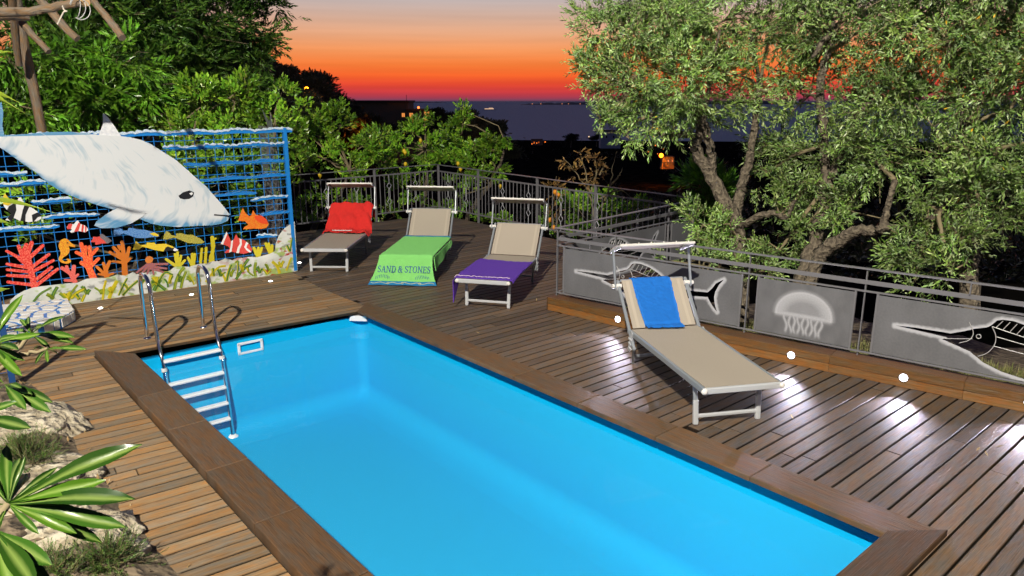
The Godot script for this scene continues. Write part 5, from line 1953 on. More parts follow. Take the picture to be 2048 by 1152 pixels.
func trees() -> void:
	var olive_cols := [Color(0.25, 0.42, 0.085), Color(0.36, 0.55, 0.16), Color(0.12, 0.25, 0.035), Color(0.47, 0.63, 0.28)]
	var citrus_cols := [Color(0.26, 0.48, 0.035), Color(0.36, 0.6, 0.05), Color(0.14, 0.33, 0.024), Color(0.45, 0.66, 0.08)]
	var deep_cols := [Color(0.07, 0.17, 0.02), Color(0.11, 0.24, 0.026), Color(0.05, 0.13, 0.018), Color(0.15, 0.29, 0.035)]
	var lush_cols := [Color(0.13, 0.33, 0.024), Color(0.2, 0.42, 0.034), Color(0.1, 0.26, 0.02)]
	var ol := sprig(0.22, 13, 0.072, 0.021, 1.15, 0.1, 1, olive_cols)
	var ci := sprig(0.2, 8, 0.115, 0.055, 1.0, 0.25, 2, citrus_cols)
	var de := sprig(0.3, 10, 0.14, 0.044, 1.1, 0.45, 3, deep_cols)
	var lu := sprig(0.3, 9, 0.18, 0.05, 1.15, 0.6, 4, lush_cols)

	# ---- the olive trees
	var o := plant("olive_tree", "big forked olive tree standing just behind the jellyfish panel, its crown against the sunset", "olive tree", Vector3(2.784, -0.085, -8.489), "olive trees behind the fence")
	limb(o, "trunk", [Vector3(2.784, -0.114, -8.48), Vector3(2.796, 0.463, -8.687), Vector3(2.789, 0.842, -8.822), Vector3(2.743, 1.13, -8.886), Vector3(2.613, 1.288, -8.948), Vector3(2.49, 1.576, -9.069), Vector3(2.318, 1.818, -9.187), Vector3(2.276, 1.988, -9.209), Vector3(2.334, 2.116, -9.201), Vector3(2.3, 2.32, -9.267), Vector3(2.202, 2.692, -9.342), Vector3(2.112, 3.162, -9.341)], [0.1, 0.095, 0.088, 0.1, 0.078, 0.072, 0.066, 0.05, 0.03, 0.02], M.bark, 12, 0.008, 1)
	limb(o, "bough", [Vector3(2.749, 1.115, -8.903), Vector3(2.817, 1.313, -8.995), Vector3(2.846, 1.521, -9.063), Vector3(2.926, 1.701, -9.108), Vector3(3.01, 2.152, -9.215), Vector3(3.062, 2.632, -9.308), Vector3(2.917, 3.343, -9.423)], [0.07, 0.06, 0.06, 0.05, 0.04, 0.02], M.bark, 10, 0.01, 2)
	limb(o, "bough", [Vector3(2.478, 1.6, -9.075), Vector3(2.452, 1.906, -9.055), Vector3(2.37, 2.135, -9.037), Vector3(2.304, 2.301, -9.008), Vector3(2.329, 2.739, -8.897), Vector3(2.368, 3.283, -8.752)], [0.055, 0.05, 0.045, 0.04, 0.025, 0.015], M.bark, 9, 0.01, 3)
	limb(o, "bough", [Vector3(2.307, 2.061, -9.205), Vector3(2.177, 2.107, -9.136), Vector3(2.021, 2.098, -9.069), Vector3(1.879, 2.045, -9.046), Vector3(1.806, 2.148, -9.014), Vector3(1.67, 2.336, -9.046), Vector3(1.393, 2.628, -9.093)], [0.045, 0.042, 0.04, 0.045, 0.03, 0.015], M.bark, 9, 0.006, 4)
	limb(o, "bough", [Vector3(2.853, 1.048, -8.785), Vector3(3.003, 1.198, -8.598), Vector3(3.112, 1.23, -8.51), Vector3(3.195, 1.156, -8.414), Vector3(3.242, 1.401, -8.323)], [0.045, 0.036, 0.032, 0.018], M.bark, 8, 0.008, 5)
	var b := [blob(Vector3(1.238, 3.377, -9.479), 73, 210), blob(Vector3(1.801, 3.423, -9.077), 92, 301), blob(Vector3(2.543, 3.437, -9.209), 96, 294), blob(Vector3(1.474, 2.802, -9.076), 82, 280), blob(Vector3(2.053, 2.795, -8.861), 92, 308), blob(Vector3(2.766, 2.809, -9.292), 78, 182), blob(Vector3(1.122, 2.932, -9.424), 44, 77), blob(Vector3(1.727, 2.366, -9.036), 53, 133), blob(Vector3(1.208, 2.305, -9.118), 31, 42), blob(Vector3(1.003, 2.814, -9.442), 22, 18), blob(Vector3(2.311, 2.423, -9.214), 50, 98), blob(Vector3(1.648, 3.957, -9.345), 101, 294), blob(Vector3(2.378, 3.986, -9.181), 110, 308), blob(Vector3(3.159, 3.393, -9.34), 73, 182), blob(Vector3(3.422, 2.816, -9.497), 55, 77), blob(Vector3(1.964, 2.249, -8.984), 27, 18), blob(Vector3(1.077, 2.66, -9.236), 18, 14), blob(Vector3(1.383, 2.097, -9.087), 20, 14), blob(Vector3(1.076, 2.305, -9.135), 14, 11)]
	foliage("crown", o, ol, M.olive, b, 101, Vector2(0.75, 1.25), 0.1)
	twigs(o, [Vector3(2.3, 2.32, -9.267), Vector3(2.202, 2.692, -9.342), Vector3(2.112, 3.162, -9.341), Vector3(1.879, 2.045, -9.046), Vector3(1.393, 2.628, -9.093), Vector3(1.67, 2.336, -9.046), Vector3(2.329, 2.739, -8.897), Vector3(3.062, 2.632, -9.308)], b, 102)
	b = [blob(Vector3(2.497, 0.884, -8.6), 38, 62), blob(Vector3(2.297, 1.052, -8.685), 27, 30), blob(Vector3(2.554, 0.675, -8.435), 36, 56), blob(Vector3(2.225, 0.677, -8.422), 29, 25, 0.7), blob(Vector3(2.176, 1.15, -8.836), 20, 15), blob(Vector3(2.991, 0.835, -8.54), 31, 35), blob(Vector3(2.981, 0.59, -8.274), 27, 28), blob(Vector3(1.769, 0.72, -8.226), 23, 11, 0.5)]
	foliage("low_shoots", o, ol, M.olive, b, 103, Vector2(0.7, 1.1), 0.5)
	twigs(o, [Vector3(2.796, 0.463, -8.687), Vector3(2.789, 0.842, -8.822)], b, 104, 0.009)
	o = plant("olive_tree", "leaning olive tree behind the right hand marlin panel with a slender trunk", "olive tree", Vector3(3.224, 0.084, -7.936), "olive trees behind the fence")
	limb(o, "trunk", [Vector3(3.198, 0.026, -7.929), Vector3(3.322, 0.574, -8.14), Vector3(3.488, 0.903, -8.252), Vector3(3.591, 1.221, -8.373), Vector3(3.669, 1.554, -8.493), Vector3(3.646, 2.002, -8.65), Vector3(3.565, 2.511, -8.698), Vector3(3.564, 3.007, -8.683), Vector3(3.58, 3.265, -8.549), Vector3(3.464, 3.68, -8.55)], [0.085, 0.078, 0.072, 0.07, 0.055, 0.05, 0.045, 0.04, 0.03], M.bark, 11, 0.012, 6)
	limb(o, "bough", [Vector3(3.582, 3.254, -8.549), Vector3(3.428, 3.104, -8.516), Vector3(3.334, 2.967, -8.454)], [0.03, 0.035, 0.02], M.bark, 8, 0.008, 7)
	limb(o, "bough", [Vector3(3.669, 1.554, -8.493), Vector3(3.799, 2.239, -8.375), Vector3(3.935, 2.511, -8.316), Vector3(4.041, 2.564, -8.265)], [0.05, 0.045, 0.035, 0.02], M.bark, 8, 0.015, 8)
	b = [blob(Vector3(3.572, 3.266, -9.201), 96, 230), blob(Vector3(3.905, 3.272, -8.626), 105, 294), blob(Vector3(3.644, 2.571, -9.205), 78, 140), blob(Vector3(3.991, 2.566, -8.51), 96, 266), blob(Vector3(3.399, 1.959, -9.389), 60, 91), blob(Vector3(3.664, 1.888, -8.635), 78, 175), blob(Vector3(3.217, 1.589, -9.318), 40, 49), blob(Vector3(3.456, 1.388, -8.887), 55, 98), blob(Vector3(3.728, 1.318, -8.106), 50, 62), blob(Vector3(3.377, 1.035, -8.431), 44, 49), blob(Vector3(3.176, 0.79, -8.463), 33, 30), blob(Vector3(3.484, 3.912, -8.724), 110, 237), blob(Vector3(3.235, 1.167, -8.725), 27, 28)]
	foliage("crown", o, ol, M.olive, b, 105, Vector2(0.75, 1.25), 0.1, 0.45, Vector2(0.35, 1.05))  # leaf tones lowered, painting in the weaker light on this side
	twigs(o, [Vector3(3.669, 1.554, -8.493), Vector3(3.646, 2.002, -8.65), Vector3(3.565, 2.511, -8.698), Vector3(3.564, 3.007, -8.683), Vector3(3.935, 2.511, -8.316)], b, 106)
	o = plant("olive_tree", "olive tree with a bough bent sideways at the right edge of the garden", "olive tree", Vector3(3.22, 0.177, -7.629), "olive trees behind the fence")
	limb(o, "trunk", [Vector3(3.161, 0.092, -7.627), Vector3(3.316, 0.648, -7.827), Vector3(3.443, 0.933, -7.834), Vector3(3.593, 1.12, -7.691), Vector3(3.735, 1.203, -7.525), Vector3(3.844, 1.177, -7.465), Vector3(3.871, 1.357, -7.481), Vector3(3.972, 1.706, -7.586)], [0.075, 0.072, 0.075, 0.06, 0.05, 0.042, 0.03], M.bark, 10, 0.012, 9)
	limb(o, "bough", [Vector3(3.843, 1.228, -7.474), Vector3(4.09, 1.279, -7.235), Vector3(4.241, 1.454, -7.175), Vector3(4.405, 1.756, -7.113), Vector3(4.589, 2.049, -7.021)], [0.035, 0.03, 0.026, 0.018], M.bark, 8, 0.015, 10)
	limb(o, "bough", [Vector3(4.366, 0.478, -6.64), Vector3(4.351, 0.844, -6.75), Vector3(4.364, 1.125, -6.804), Vector3(4.433, 1.582, -6.956), Vector3(4.466, 2.271, -7.346), Vector3(4.371, 2.993, -7.622)], [0.09, 0.08, 0.07, 0.05, 0.03], M.bark, 10, 0.015, 11)
	b = [blob(Vector3(4.238, 3.315, -8.012), 115, 322), blob(Vector3(4.511, 3.163, -7.41), 115, 308), blob(Vector3(4.329, 2.561, -7.89), 105, 294), blob(Vector3(4.647, 2.557, -7.355), 105, 280), blob(Vector3(4.783, 2.86, -6.896), 110, 210), blob(Vector3(4.013, 1.877, -8.032), 80, 175), blob(Vector3(4.358, 1.967, -7.511), 92, 224), blob(Vector3(4.539, 2.009, -6.932), 87, 196), blob(Vector3(4.164, 1.496, -7.226), 66, 105), blob(Vector3(4.379, 1.563, -6.75), 69, 98), blob(Vector3(4.007, 1.083, -7.013), 47, 56), blob(Vector3(4.136, 1.257, -6.615), 46, 49), blob(Vector3(4.023, 0.975, -6.506), 38, 30, 0.6), blob(Vector3(4.742, 1.938, -6.666), 73, 105), blob(Vector3(3.876, 0.832, -6.797), 27, 16), blob(Vector3(4.271, 3.766, -7.82), 119, 266), blob(Vector3(4.623, 3.678, -7.275), 110, 210)]
	foliage("crown", o, ol, M.olive, b, 107, Vector2(0.75, 1.25), 0.05, 0.45, Vector2(0.3, 1.0))  # darker leaf tones stand in for the light fading to the right
	twigs(o, [Vector3(3.972, 1.706, -7.586), Vector3(4.241, 1.454, -7.175), Vector3(4.405, 1.756, -7.113), Vector3(4.589, 2.049, -7.021), Vector3(4.466, 2.271, -7.346), Vector3(4.371, 2.993, -7.622)], b, 108)
	# yellowed olive leaves scattered through the crowns
	var yl := sprig(0.03, 1, 0.055, 0.016, 0.8, 0.2, 9, [Color(0.7, 0.4, 0.02)], false)
	foliage("yellow_leaves", o, yl, M.olive, [blob(Vector3(4.184, 2.879, -7.274), 150, 20), blob(Vector3(4.285, 1.932, -6.732), 110, 8), blob(Vector3(3.825, 2.924, -8.135), 110, 8), blob(Vector3(1.919, 2.898, -8.682), 140, 14)], 109)

	# ---- dark trees and shrubs behind the painted screen
	o = plant("leafy_tree", "huge dark green tree with drooping pointed leaves filling the upper left", "tree", Vector3(-7.539, 0.302, -15.078))
	limb(o, "trunk", [Vector3(-7.765, 0.132, -15.503), Vector3(-7.783, 1.888, -16.219), Vector3(-7.664, 3.377, -16.815), Vector3(-7.516, 4.682, -17.313)], [0.2, 0.16, 0.12, 0.08], M.bark, 10, 0.05, 20)
	b = [blob(Vector3(-8.739, 3.747, -13.94), 110, 420), blob(Vector3(-8.053, 4.015, -14.895), 115, 460), blob(Vector3(-7.499, 4.057, -16.289), 115, 420), blob(Vector3(-6.81, 4.188, -17.657), 95, 360), blob(Vector3(-6.28, 4.032, -18.398), 55, 150), blob(Vector3(-5.841, 4.605, -18.485), 34, 50), blob(Vector3(-7.026, 3.155, -16.559), 90, 330), blob(Vector3(-6.578, 3.036, -17.817), 70, 220), blob(Vector3(-6.076, 3.349, -18.51), 36, 60), blob(Vector3(-5.751, 3.875, -18.582), 20, 16), blob(Vector3(-7.489, 3.007, -15.253), 95, 330), blob(Vector3(-7.98, 3.048, -13.857), 90, 330), blob(Vector3(-6.722, 2.414, -16.697), 60, 140), blob(Vector3(-8.394, 4.946, -14.579), 140, 420), blob(Vector3(-7.193, 5.23, -16.273), 140, 420), blob(Vector3(-6.07, 5.274, -17.789), 80, 200), blob(Vector3(-5.917, 2.631, -16.999), 40, 70)]
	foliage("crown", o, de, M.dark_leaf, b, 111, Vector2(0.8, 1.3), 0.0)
	twigs(o, [Vector3(-7.783, 1.888, -16.219), Vector3(-7.664, 3.377, -16.815), Vector3(-7.516, 4.682, -17.313)], b, 112, 0.03)
	o = plant("leafy_shrub", "bright long-leaved shrub hanging behind the pole frame", "shrub", Vector3(-6.673, 0.79, -11.726))
	b = [blob(Vector3(-7.022, 2.887, -11.641), 60, 110), blob(Vector3(-6.606, 2.97, -11.879), 60, 120), blob(Vector3(-6.859, 2.441, -11.511), 50, 80), blob(Vector3(-6.442, 2.515, -11.75), 55, 110), blob(Vector3(-6.182, 3.143, -12.321), 50, 80), blob(Vector3(-5.961, 2.594, -12.224), 46, 70), blob(Vector3(-6.186, 2.171, -11.769), 34, 36), blob(Vector3(-7.29, 2.443, -11.004), 50, 90), blob(Vector3(-7.369, 3.083, -11.177), 45, 60)]
	foliage("crown", o, lu, M.citrus, b, 113, Vector2(0.7, 1.1), -0.5)
	twigs(o, [Vector3(-6.974, 0.815, -11.554), Vector3(-6.612, 1.738, -11.86)], b, 114, 0.014)

	# ---- citrus trees
	var lemon_no := 0
	var specs := [
		["citrus tree with pale green shoots above the middle of the painted screen", Vector3(-5.278, -0.105, -12.038), [blob(Vector3(-5.637, 2.319, -12.155), 40, 68), blob(Vector3(-5.188, 2.395, -12.463), 48, 105), blob(Vector3(-4.777, 2.475, -12.947), 40, 80), blob(Vector3(-4.603, 2.725, -13.008), 19, 18), blob(Vector3(-5.258, 1.804, -12.087), 60, 130), blob(Vector3(-4.62, 1.789, -12.345), 60, 136), blob(Vector3(-4.797, 1.243, -12.017), 48, 68), blob(Vector3(-5.344, 1.346, -11.794), 40, 43)], []],
		["citrus tree behind the right end of the painted screen", Vector3(-4.312, -0.273, -12.812), [blob(Vector3(-4.369, 2.299, -13.51), 36, 68), blob(Vector3(-4.245, 2.562, -13.76), 20, 22), blob(Vector3(-4.202, 1.744, -13.123), 52, 117), blob(Vector3(-4.266, 1.179, -12.634), 48, 80), blob(Vector3(-4.447, 0.79, -12.31), 36, 37)], []],
		["low dark bushes seen through the lower half of the painted screen", Vector3(-6.209, -0.113, -10.648), [blob(Vector3(-6.586, 1.322, -9.962), 48, 37), blob(Vector3(-6.149, 0.98, -10.427), 56, 43), blob(Vector3(-5.483, 0.561, -10.724), 48, 31), blob(Vector3(-4.752, 0.424, -11.484), 56, 49), blob(Vector3(-6.411, 0.737, -9.749), 40, 18)], []],
		["citrus tree with a bare bent trunk behind the left end of the railing", Vector3(-4.274, -0.28, -15.377), [blob(Vector3(-4.297, 1.851, -15.814), 40, 93), blob(Vector3(-3.732, 1.996, -16.167), 33, 68), blob(Vector3(-4.633, 2.107, -15.936), 27, 37), blob(Vector3(-3.21, 1.576, -16.056), 36, 68), blob(Vector3(-3.973, 1.337, -15.662), 38, 68), blob(Vector3(-3.478, 1.065, -15.757), 28, 37), blob(Vector3(-2.957, 1.723, -16.316), 19, 18), blob(Vector3(-3.761, 2.288, -16.372), 16, 14), blob(Vector3(-4.419, 1.208, -15.323), 32, 43), blob(Vector3(-3.926, 0.403, -15.888), 32, 24)], [Vector3(-3.937, 1.031, -15.023)]],
		["lemon tree with ripe lemons behind the railing corner", Vector3(-2.3, -0.502, -18.007), [blob(Vector3(-3.014, 1.468, -17.919), 33, 68), blob(Vector3(-2.522, 1.788, -18.212), 24, 37), blob(Vector3(-2.224, 2.107, -18.362), 14, 16), blob(Vector3(-2.733, 0.928, -17.925), 38, 74), blob(Vector3(-2.147, 1.329, -18.237), 36, 74), blob(Vector3(-1.792, 1.741, -18.498), 28, 49), blob(Vector3(-3.17, 1.011, -17.656), 24, 31), blob(Vector3(-2.384, 0.381, -17.918), 32, 31)], [Vector3(-2.512, 1.374, -17.181), Vector3(-2.49, 1.339, -17.182), Vector3(-2.471, 1.084, -17.064), Vector3(-2.983, 1.318, -17), Vector3(-2.178, 1.59, -17.643), Vector3(-3.067, 1.51, -17.201)]],
		["rounded lemon tree right of the railing corner post", Vector3(-1.195, -0.553, -18.309), [blob(Vector3(-1.232, 1.946, -18.551), 27, 55), blob(Vector3(-0.926, 1.494, -18.55), 41, 105), blob(Vector3(-1.545, 1.257, -18.393), 38, 80), blob(Vector3(-0.484, 1.321, -18.356), 27, 49), blob(Vector3(-0.149, 1.467, -18.37), 14, 14), blob(Vector3(-0.419, 0.911, -18.126), 20, 24), blob(Vector3(-1.035, 0.913, -18.101), 35, 62), blob(Vector3(-1.196, 2.259, -18.66), 11, 11), blob(Vector3(-1.287, 0.246, -18.014), 32, 24)], [Vector3(-1.227, 0.931, -17.487), Vector3(-1.292, 1.052, -17.593), Vector3(-0.281, 0.573, -17.089)]]]
	for i in specs.size():
		var s: Array = specs[i]
		o = plant("citrus_tree", s[0], "citrus tree", s[1], "citrus trees round the terrace")
		var base: Vector3 = s[1]
		var hub: Vector3 = s[2][s[2].size() / 2][0]
		if i != 2:
			limb(o, "trunk", [base + Vector3(0, -1.4, 0), base + Vector3(-0.1, 0.1, 0), base.lerp(hub, 0.5) + Vector3(0.15, 0, 0), hub], [0.08, 0.065, 0.05, 0.03], M.bark, 9, 0.02, 30 + i)
		else:
			limb(o, "trunk", [base + Vector3(0, -1.0, 0), hub], [0.05, 0.03], M.bark, 7, 0.02, 30 + i)
		foliage("crown", o, ci, M.citrus, s[2], 120 + i, Vector2(0.75, 1.2), 0.55)
		twigs(o, [base.lerp(hub, 0.5) + Vector3(0.15, 0, 0), hub], s[2], 130 + i, 0.014, 2)
		for p in s[3]:
			var st := begin()
			sphere(st, p - o.position, Vector3(0.043, 0.052, 0.043), 10, 7)
			tube(st, [p - o.position + Vector3(0, -0.055, 0), p - o.position + Vector3(0, -0.072, 0)], [0.02, 0.006], 6)
			put("lemon", done(st), M.lemon, o)
	# ---- shrubs outside the railing
	var shrubs := [
		["leafy green bushes outside the long railing behind the purple-towel lounger", Vector3(1.648, -0.242, -15.166), [blob(Vector3(1.372, 0.307, -15.79), 36, 90), blob(Vector3(1.914, 0.476, -14.943), 36, 90), blob(Vector3(2.277, 0.371, -14.263), 30, 60), blob(Vector3(0.831, -0.02, -15.778), 26, 36), blob(Vector3(1.613, 0.116, -14.925), 40, 70)], ci],
		["low ground-hugging shrub under the railing behind the green-towel lounger", Vector3(-0.97, -0.275, -16.642), [blob(Vector3(-1.142, -0.16, -16.65), 26, 40, 0.5), blob(Vector3(-0.658, -0.135, -16.072), 24, 30, 0.5), blob(Vector3(-0.151, -0.077, -15.588), 24, 30, 0.5), blob(Vector3(-1.724, -0.027, -17.332), 26, 40)], ci],
		["leafy shrub outside the railing behind the red-towel lounger", Vector3(-3.342, -0.141, -15.837), [blob(Vector3(-3.371, 0.373, -16.114), 40, 60), blob(Vector3(-3.61, 0.009, -15.595), 30, 40, 0.6), blob(Vector3(-4.234, 0.186, -15.15), 36, 50), blob(Vector3(-2.796, 0.081, -16.593), 36, 40)], ci],
		["bright pale green bush left of the forked olive trunk", Vector3(2.936, 0.126, -10.968), [blob(Vector3(2.975, 1.213, -11.554), 26, 70), blob(Vector3(3.114, 1.011, -11.284), 32, 80), blob(Vector3(2.889, 0.803, -11.106), 26, 40), blob(Vector3(3.178, 0.665, -11.004), 30, 50), blob(Vector3(2.908, 1.267, -11.784), 14, 16)], lu]]
	for i in shrubs.size():
		var s: Array = shrubs[i]
		o = plant("green_shrub", s[0], "shrub", s[1], "shrubs outside the railings")
		foliage("leaves", o, s[3], M.citrus, s[2], 140 + i, Vector2(0.6, 1.0), 0.6)
		twigs(o, [s[1] + Vector3(0, -0.5, 0)], s[2], 150 + i, 0.01, 3)
	# ---- a dead sapling with curled brown leaves
	o = plant("dead_sapling", "dried-out sapling with curled brown leaves outside the long railing", "sapling", Vector3(1.56, 0.132, -13.097))
	var dry := sprig(0.1, 5, 0.06, 0.03, 1.2, 0.9, 10, [Color(0.34, 0.2, 0.06), Color(0.45, 0.28, 0.08), Color(0.24, 0.13, 0.04)])
	var ends := [[Vector3(1.561, 0.043, -13.08), Vector3(1.406, 0.903, -13.129), Vector3(1.125, 1.264, -13.094), Vector3(0.927, 1.499, -13.129)], [Vector3(1.406, 0.903, -13.129), Vector3(1.33, 1.212, -13.17), Vector3(1.217, 1.607, -13.214)], [Vector3(1.407, 0.858, -13.123), Vector3(1.546, 1.204, -13.247), Vector3(1.495, 1.541, -13.282)], [Vector3(1.565, 0.49, -13.156), Vector3(1.776, 1.041, -13.1), Vector3(1.795, 1.393, -13.132), Vector3(1.868, 1.639, -13.14)], [Vector3(1.776, 1.041, -13.1), Vector3(1.916, 1.229, -12.998), Vector3(1.956, 1.36, -13.004)], [Vector3(1.562, 0.759, -13.194), Vector3(1.92, 1.01, -12.974), Vector3(2.115, 0.839, -12.923)], [Vector3(1.59, 1.205, -13.242), Vector3(1.693, 1.428, -13.249)]]
	for i in ends.size():
		limb(o, "stem", ends[i], [0.02, 0.012, 0.005], M.twig, 5, 0.008, 50 + i)
	foliage("dry_leaves", o, dry, M.olive, [blob(Vector3(0.945, 1.464, -13.125), 12, 12), blob(Vector3(1.218, 1.546, -13.21), 14, 16), blob(Vector3(1.125, 1.264, -13.094), 12, 10), blob(Vector3(1.497, 1.452, -13.275), 14, 20), blob(Vector3(1.519, 1.204, -13.25), 18, 24), blob(Vector3(1.358, 1.124, -13.159), 14, 12)], 155, Vector2(0.8, 1.2), -0.3)
	o = plant("dead_bush", "brown withered bush with orange fruit behind the long railing", "bush", Vector3(0.858, 0.103, -14.376))
	foliage("dry_leaves", o, dry, M.olive, [blob(Vector3(0.816, 0.715, -14.669), 22, 36), blob(Vector3(0.876, 0.397, -14.421), 20, 24)], 156)
	for p in [Vector3(0.842, 0.773, -14.271), Vector3(0.901, 0.716, -14.261), Vector3(0.738, 0.263, -14.003), Vector3(0.806, 0.121, -13.976)]:
		var st := begin()
		sphere(st, p - o.position, Vector3(0.05, 0.05, 0.05), 9, 6)
		put("fruit", done(st), mat(lin(0.8, 0.3, 0.015), 0.5), o)
	limb(o, "stem", [Vector3(0.859, -0.093, -14.342), Vector3(0.801, 0.579, -14.552), Vector3(0.887, 1.052, -14.602)], [0.015, 0.01, 0.004], M.twig, 5, 0.02, 60)
	limb(o, "stem", [Vector3(0.859, -0.093, -14.342), Vector3(0.974, 0.594, -14.442), Vector3(1.031, 0.839, -14.468)], [0.012, 0.008, 0.004], M.twig, 5, 0.02, 61)

# ---------------------------------------------------------------- rough poles at the upper left
func pergola() -> void:
	var o := thing("pole_frame", "weathered frame of rough wooden poles with a loop of wire at the upper left", "pole frame", Vector3(-6.066, 1.699, -9.5))
	o.position.y = -0.2
	var poles := [
		[[Vector3(-5.146, 3.309, -7.339), Vector3(-4.93, 3.334, -7.483), Vector3(-4.739, 3.348, -7.604), Vector3(-4.518, 3.395, -7.616), Vector3(-4.219, 3.447, -7.665)], [0.055, 0.055, 0.05, 0.048, 0.044]],
		[[Vector3(-4.372, 3.579, -8.023), Vector3(-4.146, 3.368, -7.828), Vector3(-3.966, 3.199, -7.712), Vector3(-3.885, 3.109, -7.648)], [0.04, 0.042, 0.045, 0.04]],
		[[Vector3(-5.866, 3.88, -9.203), Vector3(-5.955, 3.504, -9.313), Vector3(-6.012, 3.051, -9.434), Vector3(-6.049, 2.574, -9.544), Vector3(-6.072, 1.882, -9.629)], [0.068, 0.068, 0.072, 0.068, 0.068]],
		[[Vector3(-5.54, 3.736, -8.952), Vector3(-5.323, 3.538, -8.874), Vector3(-5.107, 3.313, -8.792), Vector3(-4.969, 3.187, -8.766)], [0.05, 0.055, 0.055, 0.045]],
		[[Vector3(-5.849, 3.431, -9.151), Vector3(-5.664, 3.276, -9.045), Vector3(-5.438, 3.057, -8.965)], [0.05, 0.045, 0.04]],
		[[Vector3(-5.26, 3.285, -7.629), Vector3(-5.156, 3.333, -7.816), Vector3(-5.084, 3.344, -8.099)], [0.045, 0.045, 0.04]],
		[[Vector3(-5.58, 3.751, -8.687), Vector3(-5.847, 3.309, -9.044), Vector3(-5.981, 2.923, -9.222)], [0.05, 0.05, 0.045]]]
	for i in poles.size():
		limb(o, "pole", poles[i][0], poles[i][1].map(func(r): return r * 0.85), M.pole, 12, 0.002, 70 + i)
	var st := begin()
	tube(st, [Vector3(-4.252, 3.447, -7.68) - o.position, Vector3(-4.201, 3.447, -7.651) - o.position], [0.045, 0.043], 12)
	put("sawn_end", done(st), speckle(lin(0.6, 0.36, 0.16), lin(0.74, 0.5, 0.27), 75, 0.02, 6.0), o)
	st = begin()
	for k in 3:
		var pts := []
		for j in 14:
			var a := -1.9 + j * 0.36
			pts.append(Vector3(-4.245, 3.386, -7.542) - o.position + Vector3(cos(a) * (0.05 + 0.015 * k) + 0.02 * k, sin(a) * 0.1 - 0.01 * k, 0.03 * sin(j * 0.5 + k)))
		tube(st, pts, [0.0045], 5)
	put("wire_loop", done(st), mat(lin(0.45, 0.45, 0.43), 0.5, 0.3), o)
	st = begin()
	tube(st, arc_pts([Vector3(-4.393, 3.399, -7.572) - o.position, Vector3(-4.339, 3.349, -7.493) - o.position, Vector3(-4.307, 3.342, -7.512) - o.position, Vector3(-4.34, 3.344, -7.493) - o.position, Vector3(-4.406, 3.218, -7.467) - o.position], 0.02, 3), [0.007], 6)
	put("hook", done(st), mat(lin(0.62, 0.56, 0.46), 0.5), o)

# ---------------------------------------------------------------- bed at the lower left
func big_leaf(mesh_no: int) -> ArrayMesh:
	# unit leaf along +y, broadest near the tip, with a pale midrib and a channelled, bending blade
	var rng := RandomNumberGenerator.new()
	rng.seed = 300 + mesh_no
	var st := begin()
	st.set_smooth_group(0)
	var nl := 9
	var bend := rng.randf_range(0.08, 0.24)
	var twist := rng.randf_range(-0.25, 0.25)
	var green: Color = [Color(0.016, 0.05, 0.006), Color(0.028, 0.08, 0.008), Color(0.013, 0.043, 0.007), Color(0.05, 0.115, 0.011)][mesh_no % 4]
	var rows := []
	for i in nl + 1:
		var t := float(i) / nl
		var wd := 0.07 * pow(sin(PI * pow(clampf(t, 0.0, 1.0), 1.9)), 0.62) + 0.006 * (1.0 - t)
		if i == nl:
			wd = 0.01
		var row := []
		for j in 5:
			var s := (j - 2) * 0.5
			var v := Vector3(s * wd, t, absf(s) * wd * 0.42 - bend * t * t - 0.012 * sin(t * 9.0 + s))
			row.append(Basis(Vector3.UP, twist * t) * v)
		rows.append(row)
	for i in nl:
		for j in 4:
			var q := [[i, j], [i + 1, j], [i + 1, j + 1], [i, j + 1]]
			for k in [0, 1, 2, 0, 2, 3]:
				var jj: int = q[k][1]
				var rib := 1.0 if jj == 2 else 0.0
				st.set_color(green.lerp(Color(0.24, 0.32, 0.08), rib * 0.5))
				st.add_vertex(rows[q[k][0]][jj])
	st.index()
	st.generate_normals()
	return st.commit()

func leaves_from(o: Node3D, hub: Vector3, tips: Array, broad: float, up: Vector3, first: int) -> void:
	var no := first
	for t in tips:
		var d: Vector3 = t - hub
		var l := d.length()
		var y := d / l
		var x := y.cross(up).normalized()
		if x.length() < 0.1:
			x = Vector3.RIGHT
		var z := x.cross(y)
		put("leaf", M.leaves[no % M.leaves.size()], M.glossy_leaf, o, Transform3D(Basis(x * l * broad, y * l, z * l), hub - o.position))
		no += 3

func rock(called: String, label: String, at: Vector3, r: Vector3, sd: int) -> void:
	var o := thing(called, label, "rock", at, 0.0, "rough pale rocks edging the bed")
	var n := noise(1.6, sd, 4)
	var st := begin()
	st.set_smooth_group(0)
	var seg := 26; var rings := 16
	for i in rings:
		for j in seg:
			var p := []
			for q in [[0, 0], [1, 0], [1, 1], [0, 1]]:
				var a: float = PI * (i + q[0]) / rings
				var b: float = TAU * ((j + q[1]) % seg) / seg
				var d := Vector3(sin(a) * cos(b), cos(a), sin(a) * sin(b))
				# flattish faces
				var k := 1.0 + 0.34 * n.get_noise_3dv(d * 1.1) + 0.1 * n.get_noise_3dv(d * 4.0)
				var v := d * r * k
				v.y = minf(v.y, r.y * (0.72 + 0.1 * n.get_noise_3dv(d * 2.2)))
				p.append(v)
			if i > 0:
				tri(st, p[0], p[3], p[2])
			if i < rings - 1:
				tri(st, p[0], p[2], p[1])
	put("stone", done(st), M.rock, o)

